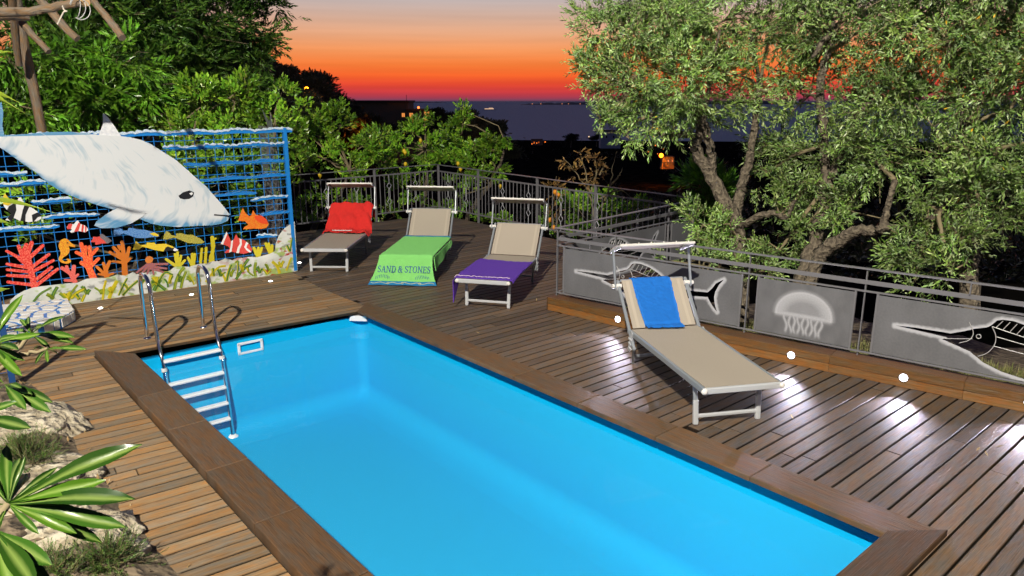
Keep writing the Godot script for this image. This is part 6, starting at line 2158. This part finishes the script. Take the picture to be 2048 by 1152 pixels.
func garden_bed() -> void:
	# earth of the bed, and of the slope behind the fence
	var g := struct("garden_ground")
	var n := noise(0.9, 81, 4)
	var st := begin()
	st.set_smooth_group(0)
	var f := func(i: float, j: float) -> Vector3:
		var a := Vector3(-4.75, 0, -6.2).lerp(Vector3(-1.2, 0, -2.4), i)
		var out := Vector3(-0.75, 0, 0.7) * j * 4.0 + Vector3(0.32, 0, -0.3) * (1.0 - j)
		var p := a + out
		p.y = -0.05 + 0.13 * smoothstep(0.0, 0.09, j) * (1.0 + 0.7 * n.get_noise_3dv(p * 2.0)) + 0.5 * j * j
		return p
	for i in 40:
		for j in 24:
			var q := []
			for e in [[0, 0], [1, 0], [1, 1], [0, 1]]:
				q.append(f.call((i + e[0]) / 40.0, pow((j + e[1]) / 24.0, 1.6)))
			quad(st, q[0], q[3], q[2], q[1])
	put("bed_earth", done(st), M.soil, g)
	st = begin()
	st.set_smooth_group(0)
	for i in 40:
		for j in 14:
			var q := []
			for e in [[0, 0], [1, 0], [1, 1], [0, 1]]:
				var s: float = 0.3 + (i + e[0]) * 0.2
				var t: float = 0.07 + pow((j + e[1]) / 14.0, 1.5) * 6.0
				var p := FO + FD * s - FN * t
				p.y = 0.03 - 0.2 * t + 0.1 * n.get_noise_3dv(p * 1.4)
				q.append(p)
			quad(st, q[0], q[3], q[2], q[1])
	put("slope_earth", done(st), M.soil, g)
	# dry grass on the slope, right behind the fence
	var gst := begin()
	var rng := RandomNumberGenerator.new()
	rng.seed = 91
	for k in 26:
		var b := Basis(Vector3.UP, rng.randf() * TAU) * Basis(Vector3.RIGHT, rng.randf_range(0.1, 1.0))
		leaf(gst, Transform3D(b, Vector3(rng.randfn() * 0.03, 0, rng.randfn() * 0.03)), rng.randf_range(0.06, 0.16), 0.006, 0.3, Color(0.3, 0.27, 0.12).lerp(Color(0.16, 0.2, 0.05), rng.randf()))
	gst.generate_normals()
	var tuft := gst.commit()
	var mm := MultiMesh.new()
	mm.transform_format = MultiMesh.TRANSFORM_3D
	mm.mesh = tuft
	mm.instance_count = 620
	for k in 620:
		var s := rng.randf_range(0.4, 6.5)
		var t := 0.1 + pow(rng.randf(), 1.6) * 2.2
		var p := FO + FD * s - FN * t
		p.y = 0.02 - 0.2 * t
		mm.set_instance_transform(k, Transform3D(Basis(Vector3.UP, rng.randf() * TAU).scaled(Vector3.ONE * rng.randf_range(0.6, 1.3)), p))
	var gr := MultiMeshInstance3D.new()
	gr.name = "dry_grass"
	gr.multimesh = mm
	gr.material_override = M.olive
	gr.set_meta("kind", "stuff")
	gr.set_meta("label", "dry straw-coloured grass on the earth behind the panelled fence")
	gr.set_meta("category", "grass")
	add_child(gr)
	# rocks
	rock("rock", "pale flat-topped rock beside the deck below the dark blue gate", Vector3(-3.937, 0, -5.145), Vector3(0.56, 0.22, 0.46), 1)
	rock("rock", "tan rock under the small heath cushion at the deck edge", Vector3(-3.301, 0, -4.46), Vector3(0.44, 0.13, 0.36), 2)
	rock("rock", "cracked pale rock at the lower left, largest along the deck edge", Vector3(-2.546, 0, -3.764), Vector3(0.36, 0.16, 0.26), 3)
	rock("rock", "small pale rock between the cracked rock and the cushion plant", Vector3(-2.905, 0, -4.121), Vector3(0.26, 0.13, 0.2), 4)
	rock("rock", "narrow pale rock along the deck edge above the spreading needle plant", Vector3(-2.275, 0, -3.582), Vector3(0.24, 0.11, 0.16), 5)
	rock("rock", "dusty low rock half hidden behind the heath cushion", Vector3(-3.182, 0.02, -4.123), Vector3(0.34, 0.16, 0.28), 6)
	# cushions of needle leaves
	var needle := sprig(0.12, 26, 0.022, 0.0034, 0.9, 0.1, 12, [Color(0.1, 0.2, 0.03), Color(0.16, 0.26, 0.05), Color(0.07, 0.15, 0.03)])
	var o := thing("heath_cushion", "small cushion of fine needle leaves on the rock at the deck edge", "cushion plant", Vector3(-3.343, 0.1, -4.604))
	foliage("needles", o, needle, M.olive, [[o.position + Vector3(0, 0.04, 0), Vector3(0.16, 0.09, 0.14), 260], [o.position + Vector3(0.1, 0.02, 0.12), Vector3(0.1, 0.06, 0.1), 90]], 161, Vector2(0.7, 1.1), 0.6)
	o = thing("heath_cushion", "spreading rosemary-like plant with needle leaves at the bottom left corner", "cushion plant", Vector3(-2.195, 0.05, -3.422))
	foliage("needles", o, needle, M.olive, [[o.position + Vector3(0, 0.03, 0), Vector3(0.2, 0.1, 0.12), 260], [o.position + Vector3(-0.2, 0.03, 0.1), Vector3(0.16, 0.09, 0.12), 160], [o.position + Vector3(0.07, 0.02, 0.0), Vector3(0.1, 0.06, 0.08), 60]], 162, Vector2(0.8, 1.3), 0.4)
	var litter_leaf := begin()
	leaf(litter_leaf, Transform3D(Basis(Vector3.RIGHT, 1.3), Vector3.ZERO), 0.05, 0.02, 0.4, Color(0.26, 0.17, 0.07))
	litter_leaf.generate_normals()
	var lm := MultiMesh.new()
	lm.transform_format = MultiMesh.TRANSFORM_3D
	lm.mesh = litter_leaf.commit()
	lm.instance_count = 240
	for k in 240:
		var p: Vector3 = f.call(rng.randf(), 0.02 + rng.randf() * 0.16)
		lm.set_instance_transform(k, Transform3D(Basis(Vector3.UP, rng.randf() * TAU).scaled(Vector3.ONE * rng.randf_range(0.5, 1.2)), p + Vector3(0, 0.01, 0)))
	var li := MultiMeshInstance3D.new()
	li.name = "leaf_litter"
	li.multimesh = lm
	li.material_override = M.olive
	li.set_meta("kind", "stuff")
	li.set_meta("label", "brown leaf litter on the earth between the rocks")
	li.set_meta("category", "leaf litter")
	add_child(li)
	# the two glossy bushes close to the viewer
	M.leaves = []
	for k in 8:
		M.leaves.append(big_leaf(k))
	var up := Vector3(0.25, 0.75, 0.55).normalized()
	o = thing("glossy_bush", "out-of-focus bush with long glossy green leaves at the lower left corner", "bush", Vector3(-1.35, 0.1, -1.0), 0.0, "glossy bushes at the left edge")
	var hub := Vector3(-0.83, 1.857, -1.072)
	limb(o, "stem", [Vector3(-1.3, 0.1, -0.95), Vector3(-1.12, 0.8, -1.05), Vector3(-0.853, 1.819, -1.029), hub], [0.014, 0.011, 0.008, 0.006], M.twig, 7, 0.004, 81)
	leaves_from(o, hub, [Vector3(-0.636, 1.962, -1.1), Vector3(-0.678, 1.904, -1.07), Vector3(-0.618, 1.895, -1.05), Vector3(-0.642, 1.837, -1.053), Vector3(-0.68, 1.803, -1.061), Vector3(-0.712, 1.839, -1.036), Vector3(-0.822, 1.922, -1.114), Vector3(-0.88, 1.933, -1.156), Vector3(-0.898, 1.905, -1.115), Vector3(-0.866, 1.867, -1.187), Vector3(-0.872, 1.871, -1.046), Vector3(-0.761, 1.837, -1.028), Vector3(-0.819, 1.833, -1.007), Vector3(-0.728, 1.848, -1.084), Vector3(-0.781, 1.897, -1.13), Vector3(-0.925, 1.915, -1.168), Vector3(-0.899, 1.893, -1.203)], 1.0, up, 0)
	hub = Vector3(-0.74, 1.908, -0.919)
	limb(o, "stem", [Vector3(-1.3, 0.1, -0.95), Vector3(-1.1, 0.8, -0.95), Vector3(-0.767, 1.871, -0.901), hub], [0.012, 0.01, 0.007, 0.005], M.twig, 7, 0.004, 82)
	leaves_from(o, hub, [Vector3(-0.632, 1.904, -0.857), Vector3(-0.63, 1.9, -0.827), Vector3(-0.656, 1.881, -0.822), Vector3(-0.756, 1.911, -0.878), Vector3(-0.634, 1.864, -0.856)], 1.3, up, 1)
	hub = Vector3(-0.941, 1.963, -1.178)
	limb(o, "stem", [Vector3(-1.3, 0.1, -0.95), Vector3(-1.3, 0.9, -1.1), hub], [0.012, 0.009, 0.006], M.twig, 7, 0.004, 83)
	leaves_from(o, hub, [Vector3(-0.827, 1.973, -1.135), Vector3(-0.873, 1.996, -1.177), Vector3(-0.862, 1.958, -1.101), Vector3(-0.971, 2, -1.169)], 1.35, up, 2)
	o = thing("glossy_bush", "leafy green branch reaching in from the left in front of the stone step", "bush", Vector3(-2.3, 0.1, -1.9), 0.0, "glossy bushes at the left edge")
	limb(o, "stem", [Vector3(-2.25, 0.1, -1.85), Vector3(-1.95, 1.0, -2.0), Vector3(-1.365, 1.783, -1.707), Vector3(-1.302, 1.849, -1.781), Vector3(-1.28, 1.901, -1.84)], [0.016, 0.013, 0.009, 0.007, 0.005], M.twig, 7, 0.004, 84)
	limb(o, "stem", [Vector3(-1.334, 1.816, -1.744), Vector3(-1.248, 1.876, -1.765), Vector3(-1.191, 1.886, -1.77)], [0.007, 0.006, 0.004], M.twig, 6, 0.003, 85)
	limb(o, "stem", [Vector3(-1.302, 1.849, -1.781), Vector3(-1.314, 1.882, -1.847), Vector3(-1.296, 1.895, -1.877)], [0.006, 0.005, 0.004], M.twig, 6, 0.003, 86)
	leaves_from(o, Vector3(-1.278, 1.901, -1.841), [Vector3(-1.185, 1.963, -1.823), Vector3(-1.344, 1.934, -1.906), Vector3(-1.333, 1.934, -1.914), Vector3(-1.144, 1.922, -1.788), Vector3(-1.142, 1.909, -1.785), Vector3(-1.362, 1.911, -1.887), Vector3(-1.202, 1.888, -1.788), Vector3(-1.205, 1.964, -1.761), Vector3(-1.299, 1.883, -1.922)], 0.95, up, 0)
	leaves_from(o, Vector3(-1.193, 1.884, -1.768), [Vector3(-1.086, 1.901, -1.744), Vector3(-1.162, 1.893, -1.767), Vector3(-1.161, 1.881, -1.713), Vector3(-1.18, 1.879, -1.699), Vector3(-1.177, 1.863, -1.796), Vector3(-1.268, 1.878, -1.816)], 0.95, up, 1)
	leaves_from(o, Vector3(-1.25, 1.822, -1.678), [Vector3(-1.111, 1.814, -1.619), Vector3(-1.108, 1.808, -1.593), Vector3(-1.175, 1.853, -1.616), Vector3(-1.277, 1.863, -1.674), Vector3(-1.152, 1.831, -1.623), Vector3(-1.144, 1.821, -1.573), Vector3(-1.289, 1.799, -1.639)], 1.1, up, 2)
	leaves_from(o, Vector3(-1.338, 1.894, -1.77), [Vector3(-1.208, 1.936, -1.75), Vector3(-1.216, 1.924, -1.69), Vector3(-1.229, 1.883, -1.717), Vector3(-1.331, 1.954, -1.794), Vector3(-1.294, 2.015, -1.839), Vector3(-1.306, 1.973, -1.819), Vector3(-1.251, 1.945, -1.722), Vector3(-1.254, 1.88, -1.698), Vector3(-1.213, 1.864, -1.67)], 1.0, up, 3)
	# thin strap leaves at the left edge
	o = thing("strap_leaf_plant", "thin yellow-green strap leaves hanging in at the left edge of the view", "plant", Vector3(-5.6, 0.0, -5.9))
	var strap := mat(lin(0.3, 0.42, 0.03), 0.4)
	strap.backlight_enabled = true
	strap.backlight = Color(0.3, 0.3, 0.3)
	for q in [[Vector3(-4.813, 2.616, -6.7), Vector3(-4.592, 2.552, -6.685), Vector3(-4.342, 2.388, -6.682)], [Vector3(-4.781, 2.638, -6.722), Vector3(-4.559, 2.569, -6.707), Vector3(-4.369, 2.483, -6.666)], [Vector3(-4.756, 2.595, -6.74), Vector3(-4.541, 2.517, -6.719), Vector3(-4.515, 2.395, -6.736)], [Vector3(-4.77, 2.918, -6.718), Vector3(-4.541, 2.921, -6.706), Vector3(-4.425, 2.922, -6.783)], [Vector3(-4.522, 1.706, -6.181), Vector3(-4.244, 1.673, -6.202), Vector3(-3.925, 1.56, -6.238)], [Vector3(-4.53, 1.56, -6.155), Vector3(-4.338, 1.523, -6.114), Vector3(-4.277, 1.483, -6.151)], [Vector3(-4.386, 1.011, -5.81), Vector3(-4.276, 0.975, -5.882), Vector3(-4.22, 0.973, -5.922)]]:
		var pts: Array = arc_pts(q, 0.3, 5)
		var bst := begin()
		bst.set_smooth_group(0)
		var m: int = pts.size()
		for i in m - 1:
			var w0 := 0.024 * sin(PI * clampf(0.25 + 0.75 * i / (m - 1.0), 0, 0.98))
			var w1 := 0.024 * sin(PI * clampf(0.25 + 0.75 * (i + 1) / (m - 1.0), 0, 0.98))
			var a: Vector3 = pts[i] - o.position; var b: Vector3 = pts[i + 1] - o.position
			var s := Vector3(0.1, 0.95, 0.3)
			quad(bst, a + s * w0, b + s * w1, b + Vector3(0, 0, 0.003), a + Vector3(0, 0, 0.003))
			quad(bst, a + Vector3(0, 0, 0.003), b + Vector3(0, 0, 0.003), b - s * w1, a - s * w0)
		put("leaf", done(bst), strap, o)
	limb(o, "stem", [Vector3(-5.6, 0.0, -5.9), Vector3(-5.5, 1.0, -6.3), Vector3(-4.579, 1.69, -6.137), Vector3(-4.81, 2.638, -6.701)], [0.02, 0.016, 0.012, 0.006], M.twig, 6, 0.01, 87)

# ---------------------------------------------------------------- the far hillside
func night_tree(label: String, base: Vector3, h: float, r: float, sd: int, cols: Array) -> void:
	var o := plant("far_tree", label, "tree", base, "dark trees on the hillside")
	limb(o, "trunk", [base, base + Vector3(0.1 * r, h * 0.7, 0)], [0.04 * h, 0.02 * h], M.bark, 6, 0.02, sd)
	var b := []
	var rng := RandomNumberGenerator.new()
	rng.seed = sd
	for k in 7:
		b.append([base + Vector3(rng.randfn() * r * 0.45, h * (0.55 + 0.09 * k * 0.6) + rng.randfn() * h * 0.04, rng.randfn() * r * 0.4), Vector3(r, h * 0.2, r) * rng.randf_range(0.42, 0.64), 620])
	foliage("crown", o, M.far_sprig, M.dark_leaf, b, sd, Vector2(0.045, 0.085) * h * 0.9, 0.3)

func lamp_at(label: String, p: Vector3, r: float, c: Color, e: float, lightpower := 0.0) -> void:
	var o := thing("far_lamp", label, "lamp", p, 0.0, "distant lamps on the coast")
	var st := begin()
	sphere(st, Vector3.ZERO, Vector3(r, r, r), 8, 6)
	put("bulb", done(st), glow(c, e), o)
	st = begin()
	tube(st, [Vector3(0, -r * 0.9, 0), Vector3(0, -r * 5.0, 0)], [r * 0.2], 5)
	put("pole", done(st), M.dark, o)
	if lightpower > 0.0:
		var l := OmniLight3D.new()
		l.name = "far_light"
		l.light_energy = lightpower
		l.light_color = c
		l.light_size = r
		l.omni_range = 200.0
		l.omni_attenuation = 2.0
		l.shadow_enabled = true
		o.add_child(l)

func far_house(called: String, label: String, mid: Vector3, size: Vector3, wall: Material, wins: Array, lit: Material, roof := true) -> Node3D:
	# mid: centre of the top front edge
	var o := thing(called, label, "house", mid - Vector3(0, size.y, 0), 0.0, "houses on the far hillside")
	var st := begin()
	box(st, Transform3D(Basis.IDENTITY, Vector3(0, size.y * 0.5, -size.z * 0.5)), size, 0.02)
	put("wall", done(st, false), wall, o)
	if roof:
		st = begin()
		box(st, Transform3D(Basis.IDENTITY, Vector3(0, size.y + size.y * 0.015, -size.z * 0.48)), Vector3(size.x * 1.05, size.y * 0.04, size.z * 1.12), 0.02)
		put("roof", done(st, false), M.dark, o)
	for w in wins:
		st = begin()
		box(st, Transform3D(Basis.IDENTITY, Vector3(w[0], size.y - w[1], 0.01)), Vector3(w[2], w[3], 0.05), 0.005)
		put("window", done(st, false), lit, o)
		st = begin()
		for s in [-0.5, 0.0, 0.5]:
			bar(st, Vector3(w[0] + s * w[2], size.y - w[1] - w[3] * 0.5, 0.05), Vector3(w[0] + s * w[2], size.y - w[1] + w[3] * 0.5, 0.05), w[2] * 0.08, 0.03)
		put("window_frame", done(st, false), M.dark, o)
	return o

func far_places() -> void:
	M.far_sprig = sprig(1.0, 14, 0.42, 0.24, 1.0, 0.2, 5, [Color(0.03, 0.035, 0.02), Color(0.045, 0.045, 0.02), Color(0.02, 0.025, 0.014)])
	var rng := RandomNumberGenerator.new()
	rng.seed = 66
	# trees along the dark ridge at the left
	var row := [[560.0, 132.0, 62.0, 6.0, 3.2], [590.0, 138.0, 66.0, 6.0, 3.0], [622.0, 142.0, 70.0, 6.0, 3.0], [645.0, 160.0, 74.0, 5.5, 2.6], [668.0, 178.0, 80.0, 5.0, 2.4], [690.0, 196.0, 86.0, 4.6, 2.4], [705.0, 206.0, 90.0, 4.0, 2.0], [540.0, 120.0, 60.0, 7.0, 3.4], [575.0, 150.0, 58.0, 5.0, 3.4], [608.0, 160.0, 62.0, 5.0, 3.4], [632.0, 176.0, 66.0, 4.6, 3.0], [656.0, 192.0, 72.0, 4.6, 3.0], [680.0, 206.0, 78.0, 4.0, 2.8]]
	var say := ["first", "second", "third", "fourth", "fifth", "sixth", "seventh", "eighth", "ninth", "tenth", "eleventh", "twelfth", "last"]
	row.sort_custom(func(a, c): return a[0] < c[0])
	for i in row.size():
		var r: Array = row[i]
		var d: float = r[2]
		var p := Vector3((r[0] - 1024.0) / 1455.0 * d * 1.03, 2.5 + (202.0 - r[1]) / 1455.0 * d - r[3], -d)
		night_tree("dark tree on the ridge against the sunset, %s from the left" % say[i], p, r[3], r[4], 400 + i, [])
	# trees round the house and on the right of it
	row = [[716.0, 232.0, 92.0, 5.0, 2.4, "dark tree at the left end of the dark house"], [770.0, 232.0, 90.0, 5.0, 3.6, "broad dark tree in front of the long dark house"], [870.0, 212.0, 100.0, 6.0, 2.2, "small tree standing above the lit windows"], [893.0, 216.0, 100.0, 6.0, 2.4, "dark tree right of the lit house"], [940.0, 226.0, 60.0, 5.0, 1.8, "dark tree rising behind the rounded lemon tree"], [968.0, 238.0, 56.0, 4.6, 1.7, "dark tree sloping down towards the sea view"], [1000.0, 262.0, 60.0, 4.0, 1.9, "low dark tree at the near edge of the sea view"], [1136.0, 264.0, 640.0, 12.0, 7.0, "lone rounded tree on the shoreline"], [1185.0, 264.0, 640.0, 11.0, 7.0, "twin-topped tree on the shoreline beside the white building"]]
	for i in row.size():
		var r: Array = row[i]
		var d: float = r[2]
		var p := Vector3((r[0] - 1024.0) / 1455.0 * d * 1.03, 2.5 - (r[1] - 202.0) / 1455.0 * d * 1.0 - r[3], -d)
		night_tree(r[5], p, r[3], r[4], 430 + i, [])
	# scattered dark trees over the slope: nobody could count them
	var fo := Node3D.new()
	var blobs := []
	for k in 420:
		var d := 45.0 + pow(rng.randf(), 1.6) * 850.0
		var x := rng.randf_range(-0.28, 0.75) * d
		if d < 170.0 and x < 0.02 * d:
			x = rng.randf_range(0.05, 0.6) * d
		var p := Vector3(x, land_y(x, -d), -d)
		var s := rng.randf_range(1.2, 2.6) * (1.0 + d / 400.0)
		blobs.append([p + Vector3(0, s * 0.5, 0), Vector3(s * 1.3, s, s * 1.3), 16])
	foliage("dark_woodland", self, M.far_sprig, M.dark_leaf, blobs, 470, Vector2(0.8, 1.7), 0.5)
	var wood := get_node("dark_woodland")
	wood.set_meta("label", "dark scrub and trees covering the slope down to the sea")
	wood.set_meta("category", "woodland")
	fo.free()
	# the house with lit windows
	var plaster := mat(lin(0.05, 0.045, 0.045), 0.9)
	var warm := glow(Color(1.0, 0.62, 0.3), 0.9)
	var h := far_house("far_house", "dark flat-roofed house block on the slope left of the lit wing", Vector3(-17.582, 2.306, -100), Vector3(7.4, 8.0, 6.0), plaster, [[3.05, 1.62, 0.42, 0.5]], warm)
	var st := begin()
	bar(st, Vector3(-3.62, 0.0, 0.3), Vector3(-3.62, 7.3, 0.3), 0.6, 0.4)
	put("pillar", done(st, false), mat(lin(0.08, 0.07, 0.065), 0.9), h)
	st = begin()
	tube(st, [Vector3(3.4, 8.2, -1), Vector3(3.4, 9.0, -1)], [0.03], 5)
	put("aerial", done(st), M.dark, h)
	far_house("far_house", "low house wing with two glowing windows", Vector3(-12.296, 1.284, -99), Vector3(3.3, 6.0, 5.0), plaster, [[-1.05, 0.95, 0.5, 1.25], [1.02, 0.7, 0.72, 1.1]], warm)
	lamp_at("warm lamp on the roof of the lit house wing", Vector3(-12.225, 1.677, -98), 0.16, Color(1, 0.5, 0.22), 3.0, 0.6)
	lamp_at("warm lamp behind the tree left of the dark house", Vector3(-18.665, -0.36, -88), 0.12, Color(1, 0.5, 0.1), 2.0, 20.0)
	# street lamp with its orange light in the leaves
	var o := thing("street_lamp", "orange street lamp on a wooden pole with wires at the foot of the ridge", "street lamp", Vector3(-12.917, -0.454, -46))
	st = begin()
	tube(st, [Vector3.ZERO, Vector3(-12.683, 3.268, -46) - o.position], [0.09, 0.06], 8)
	put("pole", done(st), M.pole, o)
	st = begin()
	tube(st, [Vector3(-12.687, 3.209, -46) - o.position, Vector3(-12.59, 3.297, -46) - o.position, Vector3(-12.408, 3.282, -46) - o.position], [0.035, 0.035, 0.06], 6)
	put("arm", done(st), mat(lin(0.4, 0.3, 0.1), 0.6), o)
	st = begin()
	sphere(st, Vector3(-12.582, 3.059, -45.8) - o.position, Vector3(0.11, 0.11, 0.11), 8, 6)
	put("bulb", done(st), glow(Color(1.0, 0.6, 0.16), 6.0), o)
	st = begin()
	var wp: Array = [Vector3(-12.706, 2.944, -46) - o.position, Vector3(-12.398, 2.783, -44) - o.position, Vector3(-11.971, 2.293, -40) - o.position]
	tube(st, wp, [0.02], 4)
	wp = [Vector3(-12.706, 2.944, -46) - o.position, Vector3(-12.943, 2.564, -50) - o.position, Vector3(-13.676, 2.35, -58) - o.position, Vector3(-14.028, 2.244, -66) - o.position]
	tube(st, wp, [0.02], 4)
	put("wires", done(st), M.dark, o)
	var l := OmniLight3D.new()
	l.name = "street_light"
	l.light_energy = 22.0
	l.light_color = Color(1.0, 0.5, 0.1)
	l.light_size = 0.1
	l.omni_range = 60.0
	l.omni_attenuation = 2.0
	l.shadow_enabled = true
	o.add_child(l)
	l.position = Vector3(-12.582, 3.059, -45.8) - o.position
	o = plant("garden_tree", "small tree lit orange from within by the street lamp", "tree", Vector3(-12.684, -0.422, -45.5))
	limb(o, "trunk", [o.position, Vector3(-12.444, 2.118, -45.5)], [0.1, 0.05], M.bark, 6, 0.02, 88)
	foliage("crown", o, M.far_sprig, M.citrus, [blob(Vector3(-12.82, 2.412, -45.4), 9, 60), blob(Vector3(-12.263, 2.5, -45.6), 9, 70), blob(Vector3(-12.151, 2.03, -45.4), 10, 70), blob(Vector3(-12.674, 1.913, -45.4), 12, 80), blob(Vector3(-11.914, 1.621, -45.2), 12, 60)], 475, Vector2(0.35, 0.6), 0.3, 0.45, Vector2(2.0, 3.5))
	# lights and houses towards the shore
	var shore := [[1062.0, 281.0, 640.0, 0.5, "pale lit house front at the left end of the shore lights"], [1066.0, 279.5, 640.0, 0.4, "first orange lamp of the shore lights"], [1071.0, 279.5, 640.0, 0.5, "second orange lamp of the shore lights"], [1087.0, 277.5, 640.0, 0.55, "right-hand red-orange lamp of the shore lights"], [1170.0, 267.5, 640.0, 0.5, "single orange lamp left of the white building"], [1284.0, 295.5, 560.0, 0.45, "orange lamp below the hanging olive sprig"], [1297.0, 284.0, 560.0, 0.5, "orange lamp level with the olive bough"], [1302.0, 299.5, 560.0, 0.35, "faint lamp left of the glaring orange lamp"], [1357.0, 261.0, 640.0, 0.45, "white lamp seen through the olive branches"], [1292.0, 267.0, 640.0, 0.4, "reddish lamp under the olive crown"], [1313.0, 291.0, 560.0, 0.4, "small orange lamp above the glaring orange lamp"], [1362.0, 288.0, 560.0, 0.28, "small white lamp right of the olive bough"]]
	for q in shore:
		var d: float = q[2]
		lamp_at(q[4], Vector3((q[0] - 1024.0) / 1455.0 * d * 1.0325, 2.5 - (q[1] - 202.0) / 1455.0 * d * 1.0325, -d), q[3], Color(1, 0.48, 0.16) if q[4].find("white") < 0 else Color(1, 0.85, 0.65), 1.6)
	lamp_at("glaring orange street lamp on the dark hillside beside the olive trunk", Vector3(60.705, -18.969, -300), 0.9, Color(1.0, 0.5, 0.08), 9.0, 2200.0)
	far_house("far_house", "small house beside the glaring orange lamp on the hillside", Vector3(64.748, -19.939, -305), Vector3(5.0, 5.0, 4.0), mat(lin(0.16, 0.13, 0.1), 0.9), [[0.0, 1.6, 0.5, 0.7], [1.7, 1.6, 0.4, 0.7]], glow(Color(1, 0.75, 0.5), 1.0))
	var pale := mat(lin(0.3, 0.36, 0.44), 0.9)
	h = far_house("far_house", "pale blue-grey stepped building on the shore under the olive sprigs", Vector3(69.223, -17.816, -520), Vector3(14.0, 12.0, 10.0), pale, [[-3.0, 4.0, 1.0, 1.6], [2.0, 4.0, 1.0, 1.6]], M.dark)
	st = begin()
	box(st, Transform3D(Basis.IDENTITY, Vector3(7.0, 14.0, -5.0)), Vector3(5.0, 3.6, 6.0), 0.05)
	put("upper_storey", done(st, false), pale, h)
	far_house("far_house", "low house with lit front among the shore lights", Vector3(21.913, -30.184, -650), Vector3(10.0, 5.0, 8.0), mat(lin(0.2, 0.14, 0.1), 0.9), [[-2.4, 2.4, 1.0, 1.2], [1.6, 2.4, 1.0, 1.2]], glow(Color(1, 0.45, 0.15), 0.5))
	# island lamps
	var isl := [1062.0, 1078.0, 1118.0, 1130.0, 1152.0, 1188.0, 1199.0, 1206.0, 1212.0, 1302.0, 1420.0, 1512.0]
	for i in isl.size():
		var d := 10600.0
		lamp_at("tiny lamp on the far island shore, %s from the left" % ["first", "second", "third", "fourth", "fifth", "sixth", "seventh", "eighth", "ninth", "tenth", "eleventh", "twelfth"][i], Vector3((isl[i] - 1024.0) / 1455.0 * d * 1.0325, -50 + 14.0, -d), 5.5, Color(1, 0.6, 0.4), 1.2)
	# the ferry
	o = thing("ferry", "small white lit ferry far out on the sea", "ferry", Vector3(-130.0, -50.0, -4400.0))
	var hull := begin()
	sheet(hull, pl([-38, 0, 36, 0, 44, 6, -40, 5]), 14.0)
	put("hull", done(hull, false), mat(lin(0.5, 0.5, 0.55), 0.6), o)
	st = begin()
	box(st, Transform3D(Basis.IDENTITY, Vector3(-4, 8.0, 0)), Vector3(54, 5, 11), 0.5)
	box(st, Transform3D(Basis.IDENTITY, Vector3(6, 12.0, 0)), Vector3(24, 4, 9), 0.5)
	put("decks", done(st, false), glow(Color(1.0, 0.82, 0.66), 0.7), o)

func litter() -> void:
	# a few fallen leaves on the boards
	var rng := RandomNumberGenerator.new()
	rng.seed = 19
	var spots := [Vector3(0.316, 0.004, -9.037), Vector3(0.284, 0.004, -8.825), Vector3(0.303, 0.004, -7.086), Vector3(1.385, 0.004, -6.272), Vector3(2.281, 0.004, -5.446), Vector3(3.603, 0.004, -4.961), Vector3(3.417, 0.004, -4.889), Vector3(3.451, 0.004, -4.804), Vector3(3.427, 0.004, -4.426), Vector3(0.854, 0.004, -7.18), Vector3(-0.355, 0.004, -7.685), Vector3(3.187, 0.004, -5.154), Vector3(2.478, 0.004, -4.866), Vector3(-3.768, 0.004, -6.488), Vector3(-3.453, 0.004, -5.26)]
	var st := begin()
	leaf(st, Transform3D(Basis(Vector3.RIGHT, -1.45), Vector3.ZERO), 0.055, 0.016, -0.25, Color(1, 1, 1))
	st.generate_normals()
	var mesh := st.commit()
	var m1 := mat(lin(0.4, 0.3, 0.14), 0.8)
	for i in spots.size():
		var o := put("fallen_leaf", mesh, m1, self, Transform3D(Basis(Vector3.UP, rng.randf() * TAU), spots[i]))
		tag(o, "small dry fallen leaf lying on the deck boards", "leaf", "fallen leaves on the deck")
